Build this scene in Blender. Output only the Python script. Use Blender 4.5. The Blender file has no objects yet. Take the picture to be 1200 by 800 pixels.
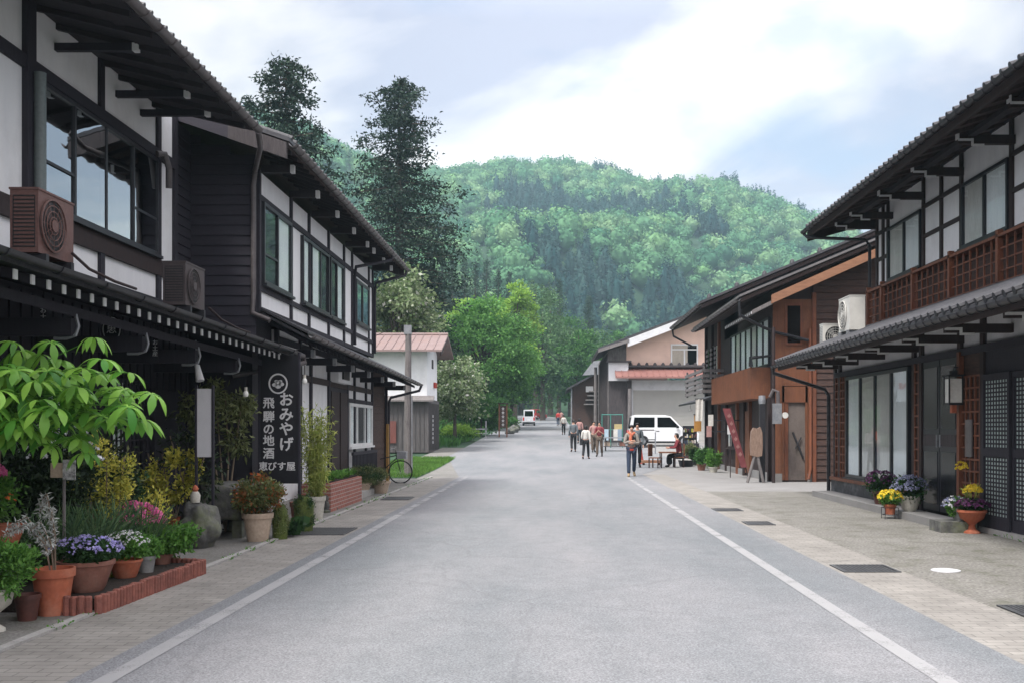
import bpy, bmesh, math, random
import numpy as np
from mathutils import Vector, Matrix, noise as mnoise
random.seed(7); RNG = np.random.default_rng(11)
C = bpy.context.scene.collection
scn = bpy.context.scene
F = 1200.0; VX = 646.0; HY = 502.0; CH = 1.6
def zg(Y):                                   # ground height along the street
    t = Y - 45.0
    return 0.0 if t <= -10 else (0.027*(t+10)**2/40 if t < 10 else 0.027*t)
def G(px, py):                               # pixel on the flat street -> ground point
    Y = F*CH/(py-HY); return (px-VX)*Y/F, Y
def at(px, py, Y): return (px-VX)*Y/F, CH-(py-HY)*Y/F
# ---------------------------------------------------------------- mesh builder
class MB:
    def __init__(s): s.v = []; s.f = []
    def add(s, vs, fs):
        n = len(s.v); s.v += [tuple(v) for v in vs]; s.f += [tuple(i+n for i in f) for f in fs]; return s
    def hexa(s, p):                          # 4 bottom then 4 top
        return s.add(p, [(3,2,1,0),(4,5,6,7),(0,1,5,4),(1,2,6,5),(2,3,7,6),(3,0,4,7)])
    def box(s, x0,x1,y0,y1,z0,z1):
        if x0>x1: x0,x1=x1,x0
        if y0>y1: y0,y1=y1,y0
        if z0>z1: z0,z1=z1,z0
        return s.hexa([(x0,y0,z0),(x1,y0,z0),(x1,y1,z0),(x0,y1,z0),(x0,y0,z1),(x1,y0,z1),(x1,y1,z1),(x0,y1,z1)])
    def obox(s, c, size, rz=0, rx=0, ry=0):
        m = Matrix.Translation(c) @ Matrix.Rotation(rz,4,'Z') @ Matrix.Rotation(ry,4,'Y') @ Matrix.Rotation(rx,4,'X')
        a,b,d = [q/2 for q in size]
        return s.hexa([m@Vector(p) for p in [(-a,-b,-d),(a,-b,-d),(a,b,-d),(-a,b,-d),(-a,-b,d),(a,-b,d),(a,b,d),(-a,b,d)]])
    def slab(s, x0,z0,x1,z1,y0,y1,t,dz=0):   # sloping slab, thickness t downward, dz = rise at y1
        if x0>x1: x0,z0,x1,z1=x1,z1,x0,z0
        return s.hexa([(x0,y0,z0-t),(x1,y0,z1-t),(x1,y1,z1-t+dz),(x0,y1,z0-t+dz),(x0,y0,z0),(x1,y0,z1),(x1,y1,z1+dz),(x0,y1,z0+dz)])
    def poly(s, pts, ax, d):                 # closed outline extruded by d along ax
        n = len(pts); e = Vector((0,0,0)); e[ax] = d
        vs = [Vector(p) for p in pts]; vs += [v+e for v in vs]
        return s.add(vs, [tuple(range(n))[::-1], tuple(range(n,2*n))]+[(i,(i+1)%n,n+(i+1)%n,n+i) for i in range(n)])
    def tube(s, path, r, n=8, cap=True):
        P = [Vector(p) for p in path]; m = len(P)
        R = r if isinstance(r,(list,tuple)) else [r]*m
        base = len(s.v); prev = None
        for i,p in enumerate(P):
            t = (P[min(i+1,m-1)]-P[max(i-1,0)])
            t = t.normalized() if t.length>1e-9 else Vector((0,0,1))
            if prev is None:
                a = t.orthogonal().normalized()
            else:
                a = (prev - t*prev.dot(t)); a = a.normalized() if a.length>1e-6 else t.orthogonal().normalized()
            prev = a; b = t.cross(a)
            for k in range(n):
                q = 2*math.pi*k/n; s.v.append(tuple(p+(a*math.cos(q)+b*math.sin(q))*R[i]))
        for i in range(m-1):
            for k in range(n):
                k2=(k+1)%n; s.f.append((base+i*n+k,base+i*n+k2,base+(i+1)*n+k2,base+(i+1)*n+k))
        if cap:
            s.f.append(tuple(base+k for k in range(n))[::-1]); s.f.append(tuple(base+(m-1)*n+k for k in range(n)))
        return s
    def lathe(s, prof, c, n=20, sx=1, sy=1):
        base=len(s.v); m=len(prof)
        for r,z in prof:
            for k in range(n):
                q=2*math.pi*k/n; s.v.append((c[0]+r*sx*math.cos(q),c[1]+r*sy*math.sin(q),c[2]+z))
        for i in range(m-1):
            for k in range(n):
                k2=(k+1)%n; s.f.append((base+i*n+k,base+i*n+k2,base+(i+1)*n+k2,base+(i+1)*n+k))
        s.f.append(tuple(base+k for k in range(n))[::-1]); s.f.append(tuple(base+(m-1)*n+k for k in range(n)))
        return s
    def mesh(s, name, off=(0,0,0), smooth=False):
        me = bpy.data.meshes.new(name)
        me.from_pydata([(v[0]-off[0],v[1]-off[1],v[2]-off[2]) for v in s.v], [], s.f)
        if smooth:
            me.polygons.foreach_set('use_smooth',[True]*len(me.polygons))
            me.set_sharp_from_angle(angle=math.radians(40))
        me.update(); return me
def thing(name, label, cat, loc=(0,0,0), group=None):
    o = bpy.data.objects.new(name, None); C.objects.link(o); o.location = loc; o.empty_display_size=.1
    o['label']=label; o['category']=cat
    if group: o['group']=group
    return o
def root_of(o):
    while o.parent: o=o.parent
    return o
def part(mb, name, mat, parent, smooth=False, label=None):
    r = root_of(parent); off = tuple(r.location)
    me = mb.mesh(name, off, smooth) if isinstance(mb, MB) else mb
    me.materials.append(mat); o = bpy.data.objects.new(name, me); C.objects.link(o); o.parent = parent
    if label: o['label']=label
    return o
def solo(mb, name, mat, label, cat, group=None, loc=(0,0,0), smooth=False, kind=None):
    me = mb.mesh(name, loc, smooth) if isinstance(mb, MB) else mb
    me.materials.append(mat); o = bpy.data.objects.new(name, me); C.objects.link(o); o.location=loc
    if kind: o['kind']=kind
    if label: o['label']=label; o['category']=cat
    if group: o['group']=group
    return o
def struct(mb, name, mat, smooth=False):
    return solo(mb, name, mat, None, None, kind='structure', smooth=smooth)
def np_mesh(name, V, loops, n):              # faces of n corners each
    me = bpy.data.meshes.new(name); nf = len(loops)//n
    me.vertices.add(len(V)); me.vertices.foreach_set('co', np.asarray(V,dtype=np.float32).ravel())
    me.loops.add(len(loops)); me.loops.foreach_set('vertex_index', np.asarray(loops,dtype=np.int32))
    me.polygons.add(nf); me.polygons.foreach_set('loop_start', np.arange(nf,dtype=np.int32)*n)
    me.update(calc_edges=True); return me
# ---------------------------------------------------------------- materials
def newmat(name):
    m = bpy.data.materials.new(name); m.use_nodes=True; nt=m.node_tree; nt.nodes.clear()
    return m, nt, nt.nodes, nt.links
def rgb(c): return (c[0],c[1],c[2],1)
def M(name, col, col2=None, rough=.8, scale=3, stretch=(1,1,1), bump=.15, bscale=30, fine=.25, metal=0, spec=.4, dirt=None, coat=0):
    """two colours mixed by noise, a fine noise on top, noise bump; dirt = (colour, amount) blotches"""
    m,nt,N,L = newmat(name)
    if col2 is None: col2 = tuple(c*.72 for c in col)
    out=N.new('ShaderNodeOutputMaterial'); b=N.new('ShaderNodeBsdfPrincipled'); L.new(b.outputs[0],out.inputs[0])
    tc=N.new('ShaderNodeTexCoord'); mp=N.new('ShaderNodeMapping'); L.new(tc.outputs['Object'],mp.inputs[0]); mp.inputs['Scale'].default_value=stretch
    n1=N.new('ShaderNodeTexNoise'); n1.inputs['Scale'].default_value=scale; n1.inputs['Detail'].default_value=6; n1.inputs['Roughness'].default_value=.65; L.new(mp.outputs[0],n1.inputs['Vector'])
    r=N.new('ShaderNodeValToRGB'); r.color_ramp.elements[0].position=.3; r.color_ramp.elements[1].position=.72
    r.color_ramp.elements[0].color=rgb(col2); r.color_ramp.elements[1].color=rgb(col); L.new(n1.outputs['Fac'],r.inputs[0])
    n2=N.new('ShaderNodeTexNoise'); n2.inputs['Scale'].default_value=bscale; n2.inputs['Detail'].default_value=4; L.new(mp.outputs[0],n2.inputs['Vector'])
    mx=N.new('ShaderNodeMix'); mx.data_type='RGBA'; mx.blend_type='OVERLAY'; mx.inputs[0].default_value=fine
    L.new(r.outputs[0],mx.inputs[6]); L.new(n2.outputs['Fac'],mx.inputs[7]); cout=mx.outputs[2]
    if dirt:
        n3=N.new('ShaderNodeTexNoise'); n3.inputs['Scale'].default_value=dirt[2] if len(dirt)>2 else 1.3; n3.inputs['Detail'].default_value=8; n3.inputs['Roughness'].default_value=.7
        L.new(tc.outputs['Object'],n3.inputs['Vector'])
        r3=N.new('ShaderNodeValToRGB'); r3.color_ramp.elements[0].position=.5; r3.color_ramp.elements[1].position=.72
        r3.color_ramp.elements[0].color=(0,0,0,1); v=dirt[1]; r3.color_ramp.elements[1].color=(v,v,v,1); L.new(n3.outputs['Fac'],r3.inputs[0])
        m3=N.new('ShaderNodeMix'); m3.data_type='RGBA'; L.new(r3.outputs[0],m3.inputs[0]); L.new(cout,m3.inputs[6]); m3.inputs[7].default_value=rgb(dirt[0]); cout=m3.outputs[2]
    L.new(cout,b.inputs['Base Color']); b.inputs['Roughness'].default_value=rough; b.inputs['Metallic'].default_value=metal
    b.inputs['Specular IOR Level'].default_value=spec
    if coat: b.inputs['Coat Weight'].default_value=coat; b.inputs['Coat Roughness'].default_value=.08
    if bump:
        bp=N.new('ShaderNodeBump'); bp.inputs['Strength'].default_value=bump; bp.inputs['Distance'].default_value=.02; L.new(n2.outputs['Fac'],bp.inputs['Height']); L.new(bp.outputs[0],b.inputs['Normal'])
    return m
def leafmat(name, a, bcol, c=None, trans=.35, nscale=.6, rough=.6, spec=.25):
    """colour differs from leaf to leaf (random per island) and from clump to clump"""
    m,nt,N,L = newmat(name)
    out=N.new('ShaderNodeOutputMaterial')
    g=N.new('ShaderNodeNewGeometry'); r=N.new('ShaderNodeValToRGB'); L.new(g.outputs['Random Per Island'],r.inputs[0])
    r.color_ramp.elements[0].color=rgb(a); r.color_ramp.elements[1].color=rgb(bcol)
    if c: e=r.color_ramp.elements.new(.9); e.color=rgb(bcol); r.color_ramp.elements[-1].color=rgb(c)
    n=N.new('ShaderNodeTexNoise'); n.inputs['Scale'].default_value=nscale; n.inputs['Detail'].default_value=3
    tc=N.new('ShaderNodeTexCoord'); L.new(tc.outputs['Object'],n.inputs['Vector'])
    h=N.new('ShaderNodeHueSaturation'); L.new(r.outputs[0],h.inputs['Color'])
    mr=N.new('ShaderNodeMapRange'); mr.inputs[1].default_value=.3; mr.inputs[2].default_value=.7; mr.inputs[3].default_value=.6; mr.inputs[4].default_value=1.4
    L.new(n.outputs['Fac'],mr.inputs[0]); L.new(mr.outputs[0],h.inputs['Value'])
    p=N.new('ShaderNodeBsdfPrincipled'); p.inputs['Roughness'].default_value=rough; p.inputs['Specular IOR Level'].default_value=spec
    t=N.new('ShaderNodeBsdfTranslucent'); mx=N.new('ShaderNodeMixShader'); mx.inputs[0].default_value=trans
    L.new(h.outputs[0],p.inputs['Base Color']); L.new(h.outputs[0],t.inputs['Color'])
    L.new(p.outputs[0],mx.inputs[1]); L.new(t.outputs[0],mx.inputs[2]); L.new(mx.outputs[0],out.inputs[0])
    return m
def glassmat(name, tint=(.55,.62,.66), gloss=.38, rough=.02, fs=1.0):
    m,nt,N,L = newmat(name)
    out=N.new('ShaderNodeOutputMaterial'); tr=N.new('ShaderNodeBsdfTransparent'); tr.inputs[0].default_value=rgb(tint)
    gl=N.new('ShaderNodeBsdfGlossy'); gl.inputs['Roughness'].default_value=rough; gl.inputs[0].default_value=(.85,.92,.95,1)
    fr=N.new('ShaderNodeFresnel'); fr.inputs[0].default_value=1.5
    ad=N.new('ShaderNodeMath'); ad.operation='MULTIPLY_ADD'; ad.inputs[1].default_value=fs; ad.inputs[2].default_value=gloss; ad.use_clamp=True; L.new(fr.outputs[0],ad.inputs[0])
    tc=N.new('ShaderNodeTexCoord'); nn=N.new('ShaderNodeTexNoise'); nn.inputs['Scale'].default_value=1.2; L.new(tc.outputs['Object'],nn.inputs['Vector'])
    bp=N.new('ShaderNodeBump'); bp.inputs['Strength'].default_value=.06; bp.inputs['Distance'].default_value=.05; L.new(nn.outputs['Fac'],bp.inputs['Height']); L.new(bp.outputs[0],gl.inputs['Normal'])
    mx=N.new('ShaderNodeMixShader'); L.new(ad.outputs[0],mx.inputs[0]); L.new(tr.outputs[0],mx.inputs[1]); L.new(gl.outputs[0],mx.inputs[2]); L.new(mx.outputs[0],out.inputs[0])
    return m
# woods
W_BLACK = M('black_stained_wood',(.030,.027,.037),(.020,.018,.026),rough=.75,stretch=(6,6,1),scale=4,bump=.3,bscale=40)
W_BLACKH= M('black_weathered_boards',(.038,.034,.046),(.024,.022,.031),rough=.8,stretch=(1,1,9),scale=3,bump=.35,bscale=30)
W_SOFFIT= M('dark_soffit_wood',(.042,.034,.038),(.024,.021,.027),rough=.85,stretch=(1,8,1),scale=2,bump=.3,bscale=30)
W_SOFFIT2=M('brown_soffit_boards',(.075,.050,.046),(.042,.028,.028),rough=.8,stretch=(8,1,1),scale=3,bump=.3)
W_DBROWN= M('dark_brown_wood',(.040,.024,.022),(.022,.014,.016),rough=.7,stretch=(5,5,1),scale=3,bump=.3,bscale=30)
W_RED   = M('reddish_brown_wood',(.23,.080,.038),(.12,.042,.024),rough=.6,stretch=(5,5,1),scale=3,bump=.25,bscale=25,dirt=((.04,.02,.016),.5))
W_ORANGE= M('orange_stained_wood',(.20,.077,.036),(.125,.048,.026),rough=.6,stretch=(7,7,.8),scale=3,bump=.25,bscale=25,dirt=((.05,.025,.015),.6))
W_TAN   = M('tan_wood_fascia',(.30,.15,.085),(.21,.10,.058),rough=.7,stretch=(1,1,6),scale=3,bump=.2)
W_CLAP  = M('brown_clapboard',(.085,.046,.035),(.040,.024,.022),rough=.75,stretch=(1.2,1.2,9),scale=3,bump=.35,bscale=25)
W_GREY  = M('silver_grey_weathered_wood',(.24,.22,.215),(.11,.10,.10),rough=.9,stretch=(9,9,.7),scale=3,bump=.4,bscale=25,dirt=((.03,.026,.028),.6))
W_GREYD = M('dark_grey_weathered_wood',(.085,.074,.075),(.038,.033,.037),rough=.9,stretch=(8,8,.8),scale=3,bump=.4,bscale=25)
PLASTER = M('white_plaster',(.82,.82,.83),(.74,.74,.76),rough=.9,scale=1.6,stretch=(2.5,2.5,.5),bump=.05,bscale=60,fine=.06,dirt=((.50,.49,.49),.35,1.1))
PLASTERB= M('grey_white_plaster',(.66,.66,.68),(.55,.55,.57),rough=.9,scale=1.4,bump=.05,bscale=60,fine=.08,dirt=((.32,.32,.33),.5,1.1))
PINK    = M('salmon_plaster',(.78,.56,.46),(.68,.48,.40),rough=.9,scale=.8,bump=.05,bscale=50,fine=.06,dirt=((.42,.27,.22),.4,.6))
WHITEP  = M('white_paint',(.78,.78,.78),(.62,.62,.63),rough=.5,scale=6,bump=.05,fine=.1)
SHUTTER = M('beige_grey_shutter',(.42,.41,.38),(.36,.35,.33),rough=.5,scale=.8,bump=.02,fine=.05)
GUTTER  = M('brown_grey_gutter',(.13,.115,.115),(.07,.06,.063),rough=.45,scale=3,bump=.1,spec=.5)
DMETAL  = M('dark_painted_metal',(.03,.029,.034),(.018,.018,.022),rough=.45,scale=5,bump=.05)
GALV    = M('galvanised_metal',(.36,.37,.39),(.24,.25,.27),rough=.45,metal=.5,scale=6,bump=.05)
TILE    = M('charcoal_roof_tile',(.060,.060,.068),(.030,.030,.036),rough=.55,scale=5,bump=.3,bscale=20,dirt=((.10,.10,.09),.4,2))
REDROOF = M('faded_red_tin_roof',(.29,.145,.125),(.21,.095,.085),rough=.6,scale=1.5,bump=.05,dirt=((.22,.11,.09),.6,1))
PINKROOF= M('faded_pink_tin_roof',(.25,.18,.172),(.19,.135,.128),rough=.6,scale=1.2,bump=.05,dirt=((.28,.17,.14),.6,1))
CONC    = M('concrete_block',(.40,.39,.37),(.28,.27,.26),rough=.9,scale=3,bump=.3,bscale=60)
STONE   = M('weathered_stone',(.17,.17,.155),(.055,.055,.055),rough=.95,scale=4,bump=.7,bscale=14,fine=.5,dirt=((.14,.17,.06),.7,2.2))
DSTONE  = M('dark_crazy_stone',(.045,.048,.055),(.02,.02,.025),rough=.6,scale=4,bump=.5,bscale=10,dirt=((.16,.16,.17),.8,3.5))
MOSS    = M('moss',(.10,.13,.03),(.04,.06,.015),rough=1,scale=9,bump=1,bscale=40,fine=.6)
TERRA   = M('terracotta',(.44,.13,.065),(.34,.095,.05),rough=.75,scale=4,bump=.1,dirt=((.50,.30,.22),.45,3))
TERRAB  = M('dusky_terracotta',(.27,.12,.085),(.18,.08,.062),rough=.8,scale=4,bump=.15,dirt=((.35,.22,.17),.5,3))
TERRAD  = M('dark_brown_ceramic',(.12,.045,.035),(.06,.026,.022),rough=.5,scale=4,bump=.1)
BEIGEP  = M('beige_pot',(.50,.40,.31),(.38,.29,.22),rough=.8,scale=4,bump=.1,dirt=((.25,.19,.14),.5,3))
WHITEC  = M('off_white_ceramic',(.55,.53,.47),(.42,.40,.35),rough=.7,scale=4,bump=.15,dirt=((.25,.25,.17),.6,3))
GREYPOT = M('grey_pot',(.30,.30,.29),(.2,.2,.2),rough=.7)
SOIL    = M('dark_potting_soil',(.035,.024,.018),(.015,.011,.009),rough=1,scale=12,bump=1,bscale=40)
BRICK   = M('fired_brick',(.30,.11,.08),(.16,.06,.048),rough=.85,scale=6,bump=.4,bscale=30,dirt=((.07,.04,.035),.6,4))
RUSTAC  = M('rusty_brown_casing',(.165,.085,.072),(.10,.055,.05),rough=.6,scale=5,bump=.15,dirt=((.06,.035,.03),.6,5))
DKAC    = M('grimy_brown_casing',(.085,.068,.068),(.05,.04,.042),rough=.6,scale=5,bump=.15,dirt=((.03,.024,.022),.6,5))
WHAC    = M('ivory_casing',(.62,.61,.57),(.52,.51,.48),rough=.45,scale=4,bump=.02,fine=.05)
BLACKM  = M('black_grille',(.02,.02,.022),(.012,.012,.014),rough=.5)
CURTAIN = M('grey_curtain_cloth',(.62,.61,.58),(.52,.51,.48),rough=.95,scale=3,stretch=(1,1,.2),bump=.1)
CURTW   = M('white_lace_curtain',(.84,.86,.86),(.70,.74,.75),rough=.95,scale=4,stretch=(1,1,.2),bump=.1)
CURTB   = M('beige_curtain_cloth',(.45,.40,.34),(.36,.32,.27),rough=.95,scale=3,stretch=(1,1,.2))
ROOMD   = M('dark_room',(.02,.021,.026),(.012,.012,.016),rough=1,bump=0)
FRAMEB  = M('bronze_window_frame',(.026,.027,.034),(.016,.017,.022),rough=.4,scale=6,bump=.02)
FRAMEW  = M('white_window_frame',(.72,.72,.72),(.62,.62,.62),rough=.5,bump=.02)
GLASS   = glassmat('window_glass'); GLASSD=glassmat('dim_window_glass',(.99,1,1),gloss=.01,fs=.16); GLASSM=glassmat('shop_glass',(.99,1,1),gloss=.03,fs=.18); DGLASS=M('dark_door_glass',(.018,.018,.02),(.012,.012,.014),rough=.25,bump=0,spec=.5)
CARGL   = glassmat('car_glass',(.12,.14,.16),gloss=.14)
BULB    = M('frosted_bulb_glass',(.8,.8,.76),rough=.2,bump=0)
RUBBER  = M('rubber',(.018,.018,.02),rough=.85)
SIGNW   = M('white_lettering',(.72,.72,.72),(.62,.62,.62),rough=.7,scale=8,bump=0)
SIGNB   = M('black_signboard',(.014,.013,.018),(.010,.010,.013),rough=.6,stretch=(4,4,1),bump=.1)
# ---------------------------------------------------------------- ground materials
def road_mat():
    m,nt,N,L=newmat('worn_grey_asphalt'); out=N.new('ShaderNodeOutputMaterial'); b=N.new('ShaderNodeBsdfPrincipled'); L.new(b.outputs[0],out.inputs[0])
    tc=N.new('ShaderNodeTexCoord')
    def noise(sc,det,ro,src=None,st=None):
        n=N.new('ShaderNodeTexNoise'); n.inputs['Scale'].default_value=sc; n.inputs['Detail'].default_value=det; n.inputs['Roughness'].default_value=ro
        if st:
            mp=N.new('ShaderNodeMapping'); mp.inputs['Scale'].default_value=st; L.new(tc.outputs['Object'],mp.inputs[0]); L.new(mp.outputs[0],n.inputs['Vector'])
        else: L.new(tc.outputs['Object'],n.inputs['Vector'])
        return n
    big=noise(.45,5,.6,st=(1,.25,1)); mid=noise(3,5,.7); sp=noise(62,3,.85)
    r=N.new('ShaderNodeValToRGB'); r.color_ramp.elements[0].position=.36; r.color_ramp.elements[1].position=.64
    r.color_ramp.elements[0].color=(.158,.170,.180,1); r.color_ramp.elements[1].color=(.222,.222,.231,1); L.new(big.outputs['Fac'],r.inputs[0])
    m1=N.new('ShaderNodeMix'); m1.data_type='RGBA'; m1.blend_type='OVERLAY'; m1.inputs[0].default_value=.22; L.new(r.outputs[0],m1.inputs[6]); L.new(mid.outputs['Fac'],m1.inputs[7])
    rs=N.new('ShaderNodeValToRGB'); rs.color_ramp.elements[0].position=.36; rs.color_ramp.elements[1].position=.66; rs.color_ramp.elements[0].color=(.16,.16,.17,1); rs.color_ramp.elements[1].color=(.84,.84,.83,1); L.new(sp.outputs['Fac'],rs.inputs[0])
    m2=N.new('ShaderNodeMix'); m2.data_type='RGBA'; m2.blend_type='OVERLAY'; m2.inputs[0].default_value=.6; L.new(m1.outputs[2],m2.inputs[6]); L.new(rs.outputs[0],m2.inputs[7])
    # hairline cracks
    nv=noise(1.1,4,.6); mv=N.new('ShaderNodeMix'); mv.data_type='VECTOR'; mv.inputs[0].default_value=.25; L.new(tc.outputs['Object'],mv.inputs[4]); L.new(nv.outputs['Color'],mv.inputs[5])
    vo=N.new('ShaderNodeTexVoronoi'); vo.feature='DISTANCE_TO_EDGE'; vo.inputs['Scale'].default_value=.42; L.new(mv.outputs[1],vo.inputs['Vector'])
    cr=N.new('ShaderNodeValToRGB'); cr.color_ramp.elements[0].position=0; cr.color_ramp.elements[1].position=.008; cr.color_ramp.elements[0].color=(.38,.38,.38,1); cr.color_ramp.elements[1].color=(0,0,0,1); L.new(vo.outputs['Distance'],cr.inputs[0])
    mm=N.new('ShaderNodeMath'); mm.operation='MULTIPLY'; L.new(cr.outputs[0],mm.inputs[0]); L.new(mid.outputs['Fac'],mm.inputs[1])
    m3=N.new('ShaderNodeMix'); m3.data_type='RGBA'; L.new(mm.outputs[0],m3.inputs[0]); L.new(m2.outputs[2],m3.inputs[6]); m3.inputs[7].default_value=(.07,.07,.075,1)
    L.new(m3.outputs[2],b.inputs['Base Color']); b.inputs['Roughness'].default_value=.85; b.inputs['Specular IOR Level'].default_value=.3
    bp=N.new('ShaderNodeBump'); bp.inputs['Strength'].default_value=.5; bp.inputs['Distance'].default_value=.006; L.new(sp.outputs['Fac'],bp.inputs['Height']); L.new(bp.outputs[0],b.inputs['Normal'])
    return m
def paint_mat():
    m,nt,N,L=newmat('worn_white_road_paint'); out=N.new('ShaderNodeOutputMaterial'); b=N.new('ShaderNodeBsdfPrincipled')
    tc=N.new('ShaderNodeTexCoord'); n=N.new('ShaderNodeTexNoise'); n.inputs['Scale'].default_value=60; n.inputs['Detail'].default_value=4; n.inputs['Roughness'].default_value=.8; L.new(tc.outputs['Object'],n.inputs['Vector'])
    n2=N.new('ShaderNodeTexNoise'); n2.inputs['Scale'].default_value=2.0; n2.inputs['Detail'].default_value=5; L.new(tc.outputs['Object'],n2.inputs['Vector'])
    sx=N.new('ShaderNodeSeparateXYZ'); L.new(tc.outputs['Object'],sx.inputs[0])
    mr=N.new('ShaderNodeMapRange'); mr.inputs[1].default_value=14; mr.inputs[2].default_value=34; mr.inputs[3].default_value=0; mr.inputs[4].default_value=.16; L.new(sx.outputs['Y'],mr.inputs[0])
    s=N.new('ShaderNodeMath'); s.operation='ADD'; L.new(n.outputs['Fac'],s.inputs[0]); L.new(n2.outputs['Fac'],s.inputs[1])
    s2=N.new('ShaderNodeMath'); s2.operation='SUBTRACT'; L.new(s.outputs[0],s2.inputs[0]); L.new(mr.outputs[0],s2.inputs[1])
    r=N.new('ShaderNodeValToRGB'); r.color_ramp.elements[0].position=.55; r.color_ramp.elements[1].position=.95; L.new(s2.outputs[0],r.inputs[0])
    r.color_ramp.elements[0].color=(.05,.05,.05,1); r.color_ramp.elements[1].color=(.8,.8,.8,1)
    b.inputs['Base Color'].default_value=(.36,.36,.365,1); b.inputs['Roughness'].default_value=.75
    tr=N.new('ShaderNodeBsdfTransparent'); mx=N.new('ShaderNodeMixShader'); L.new(r.outputs[0],mx.inputs[0]); L.new(tr.outputs[0],mx.inputs[1]); L.new(b.outputs[0],mx.inputs[2]); L.new(mx.outputs[0],out.inputs[0])
    return m
def tileband_mat():
    m,nt,N,L=newmat('narrow_paving_bricks'); out=N.new('ShaderNodeOutputMaterial'); b=N.new('ShaderNodeBsdfPrincipled'); L.new(b.outputs[0],out.inputs[0])
    tc=N.new('ShaderNodeTexCoord'); br=N.new('ShaderNodeTexBrick'); L.new(tc.outputs['Object'],br.inputs['Vector'])
    br.inputs['Scale'].default_value=1; br.inputs['Brick Width'].default_value=.218; br.inputs['Row Height'].default_value=.105; br.inputs['Mortar Size'].default_value=.006; br.inputs['Mortar Smooth'].default_value=.3
    br.inputs['Color1'].default_value=(.265,.25,.228,1); br.inputs['Color2'].default_value=(.225,.212,.194,1); br.inputs['Mortar'].default_value=(.15,.142,.13,1)
    n=N.new('ShaderNodeTexNoise'); n.inputs['Scale'].default_value=1.8; n.inputs['Detail'].default_value=8; n.inputs['Roughness'].default_value=.7; L.new(tc.outputs['Object'],n.inputs['Vector'])
    mx=N.new('ShaderNodeMix'); mx.data_type='RGBA'; mx.blend_type='OVERLAY'; mx.inputs[0].default_value=.6; L.new(br.outputs['Color'],mx.inputs[6]); L.new(n.outputs['Fac'],mx.inputs[7])
    v=N.new('ShaderNodeTexVoronoi'); v.inputs['Scale'].default_value=2.3; mp=N.new('ShaderNodeMapping'); mp.inputs['Scale'].default_value=(.5,1.6,1); L.new(tc.outputs['Object'],mp.inputs[0]); L.new(mp.outputs[0],v.inputs['Vector'])
    r=N.new('ShaderNodeValToRGB'); r.color_ramp.elements[0].position=.06; r.color_ramp.elements[1].position=.1; r.color_ramp.elements[0].color=(.7,.7,.7,1); r.color_ramp.elements[1].color=(0,0,0,1); L.new(v.outputs['Distance'],r.inputs[0])
    m3=N.new('ShaderNodeMix'); m3.data_type='RGBA'; L.new(r.outputs[0],m3.inputs[0]); L.new(mx.outputs[2],m3.inputs[6]); m3.inputs[7].default_value=(.09,.085,.08,1)
    L.new(m3.outputs[2],b.inputs['Base Color']); b.inputs['Roughness'].default_value=.9
    bp=N.new('ShaderNodeBump'); bp.inputs['Strength'].default_value=.5; bp.inputs['Distance'].default_value=.005; bp.invert=True; L.new(br.outputs['Fac'],bp.inputs['Height']); L.new(bp.outputs[0],b.inputs['Normal'])
    return m
ROAD=road_mat(); PAINT=paint_mat(); BAND=tileband_mat()
PAVE=M('stained_concrete_pavement',(.22,.213,.20),(.145,.14,.13),rough=.9,scale=1.6,bump=.4,bscale=36,fine=.85,dirt=((.095,.098,.07),.8,2.0))
PAVER=M('mossy_aggregate_forecourt',(.215,.206,.190),(.15,.144,.128),rough=.9,scale=1.3,stretch=(1,.5,1),bump=.5,bscale=34,fine=.95,dirt=((.085,.088,.058),.9,2.2))
APRON=M('pale_new_concrete',(.26,.255,.25),(.20,.195,.19),rough=.9,scale=1,bump=.3,bscale=60,fine=.3)
EARTH=M('hillside_earth_and_grass',(.032,.075,.035),(.018,.048,.025),rough=1,scale=.5,bump=.4,bscale=6,fine=.4)
# ---------------------------------------------------------------- terrain
RP=[(-900,130),(-400,125),(100,118),(300,137),(366,160),(422,190),(470,214),(520,212),(560,204),(600,200),(655,199),(700,206),(760,227),(800,229),(850,235),(872,246),(920,260),(965,275),(1020,290),(1200,315),(1600,330),(2400,360)]
RX=[p[0] for p in RP]; RY=[p[1] for p in RP]
def hill(X,Y):
    X=np.asarray(X,float); Y=np.asarray(Y,float)
    px=VX+F*X/np.maximum(Y,60); R=790.0
    top=(HY-np.interp(px,RX,RY))/F*R+CH-9
    t=np.clip((Y-205)/(R-205),0,1.35)
    f=np.where(t<1,.55*t+.45*t*t*(3-2*t),1-(t-1)*.6)
    sp=np.sin(X*.021+np.sin(Y*.008)*1.7)*np.cos(X*.0093-Y*.012+1.0)
    h=top*f+sp*24*np.clip(t*4,0,1)*np.clip((1-t)*2.2,0,1)
    near=np.clip((Y-45),0,1e9)*.027; near=np.where(Y<205,near,4.32)
    side=np.clip((-X-16)/60,0,1)*np.clip((Y-70)/120,0,1)*16*(1-np.clip(t*3,0,1))
    side2=np.clip((X-26)/90,0,1)*np.clip((Y-60)/150,0,1)*10*(1-np.clip(t*3,0,1))
    return np.maximum(h,0)*np.clip(t*30,0,1)+near+side+side2
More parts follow.
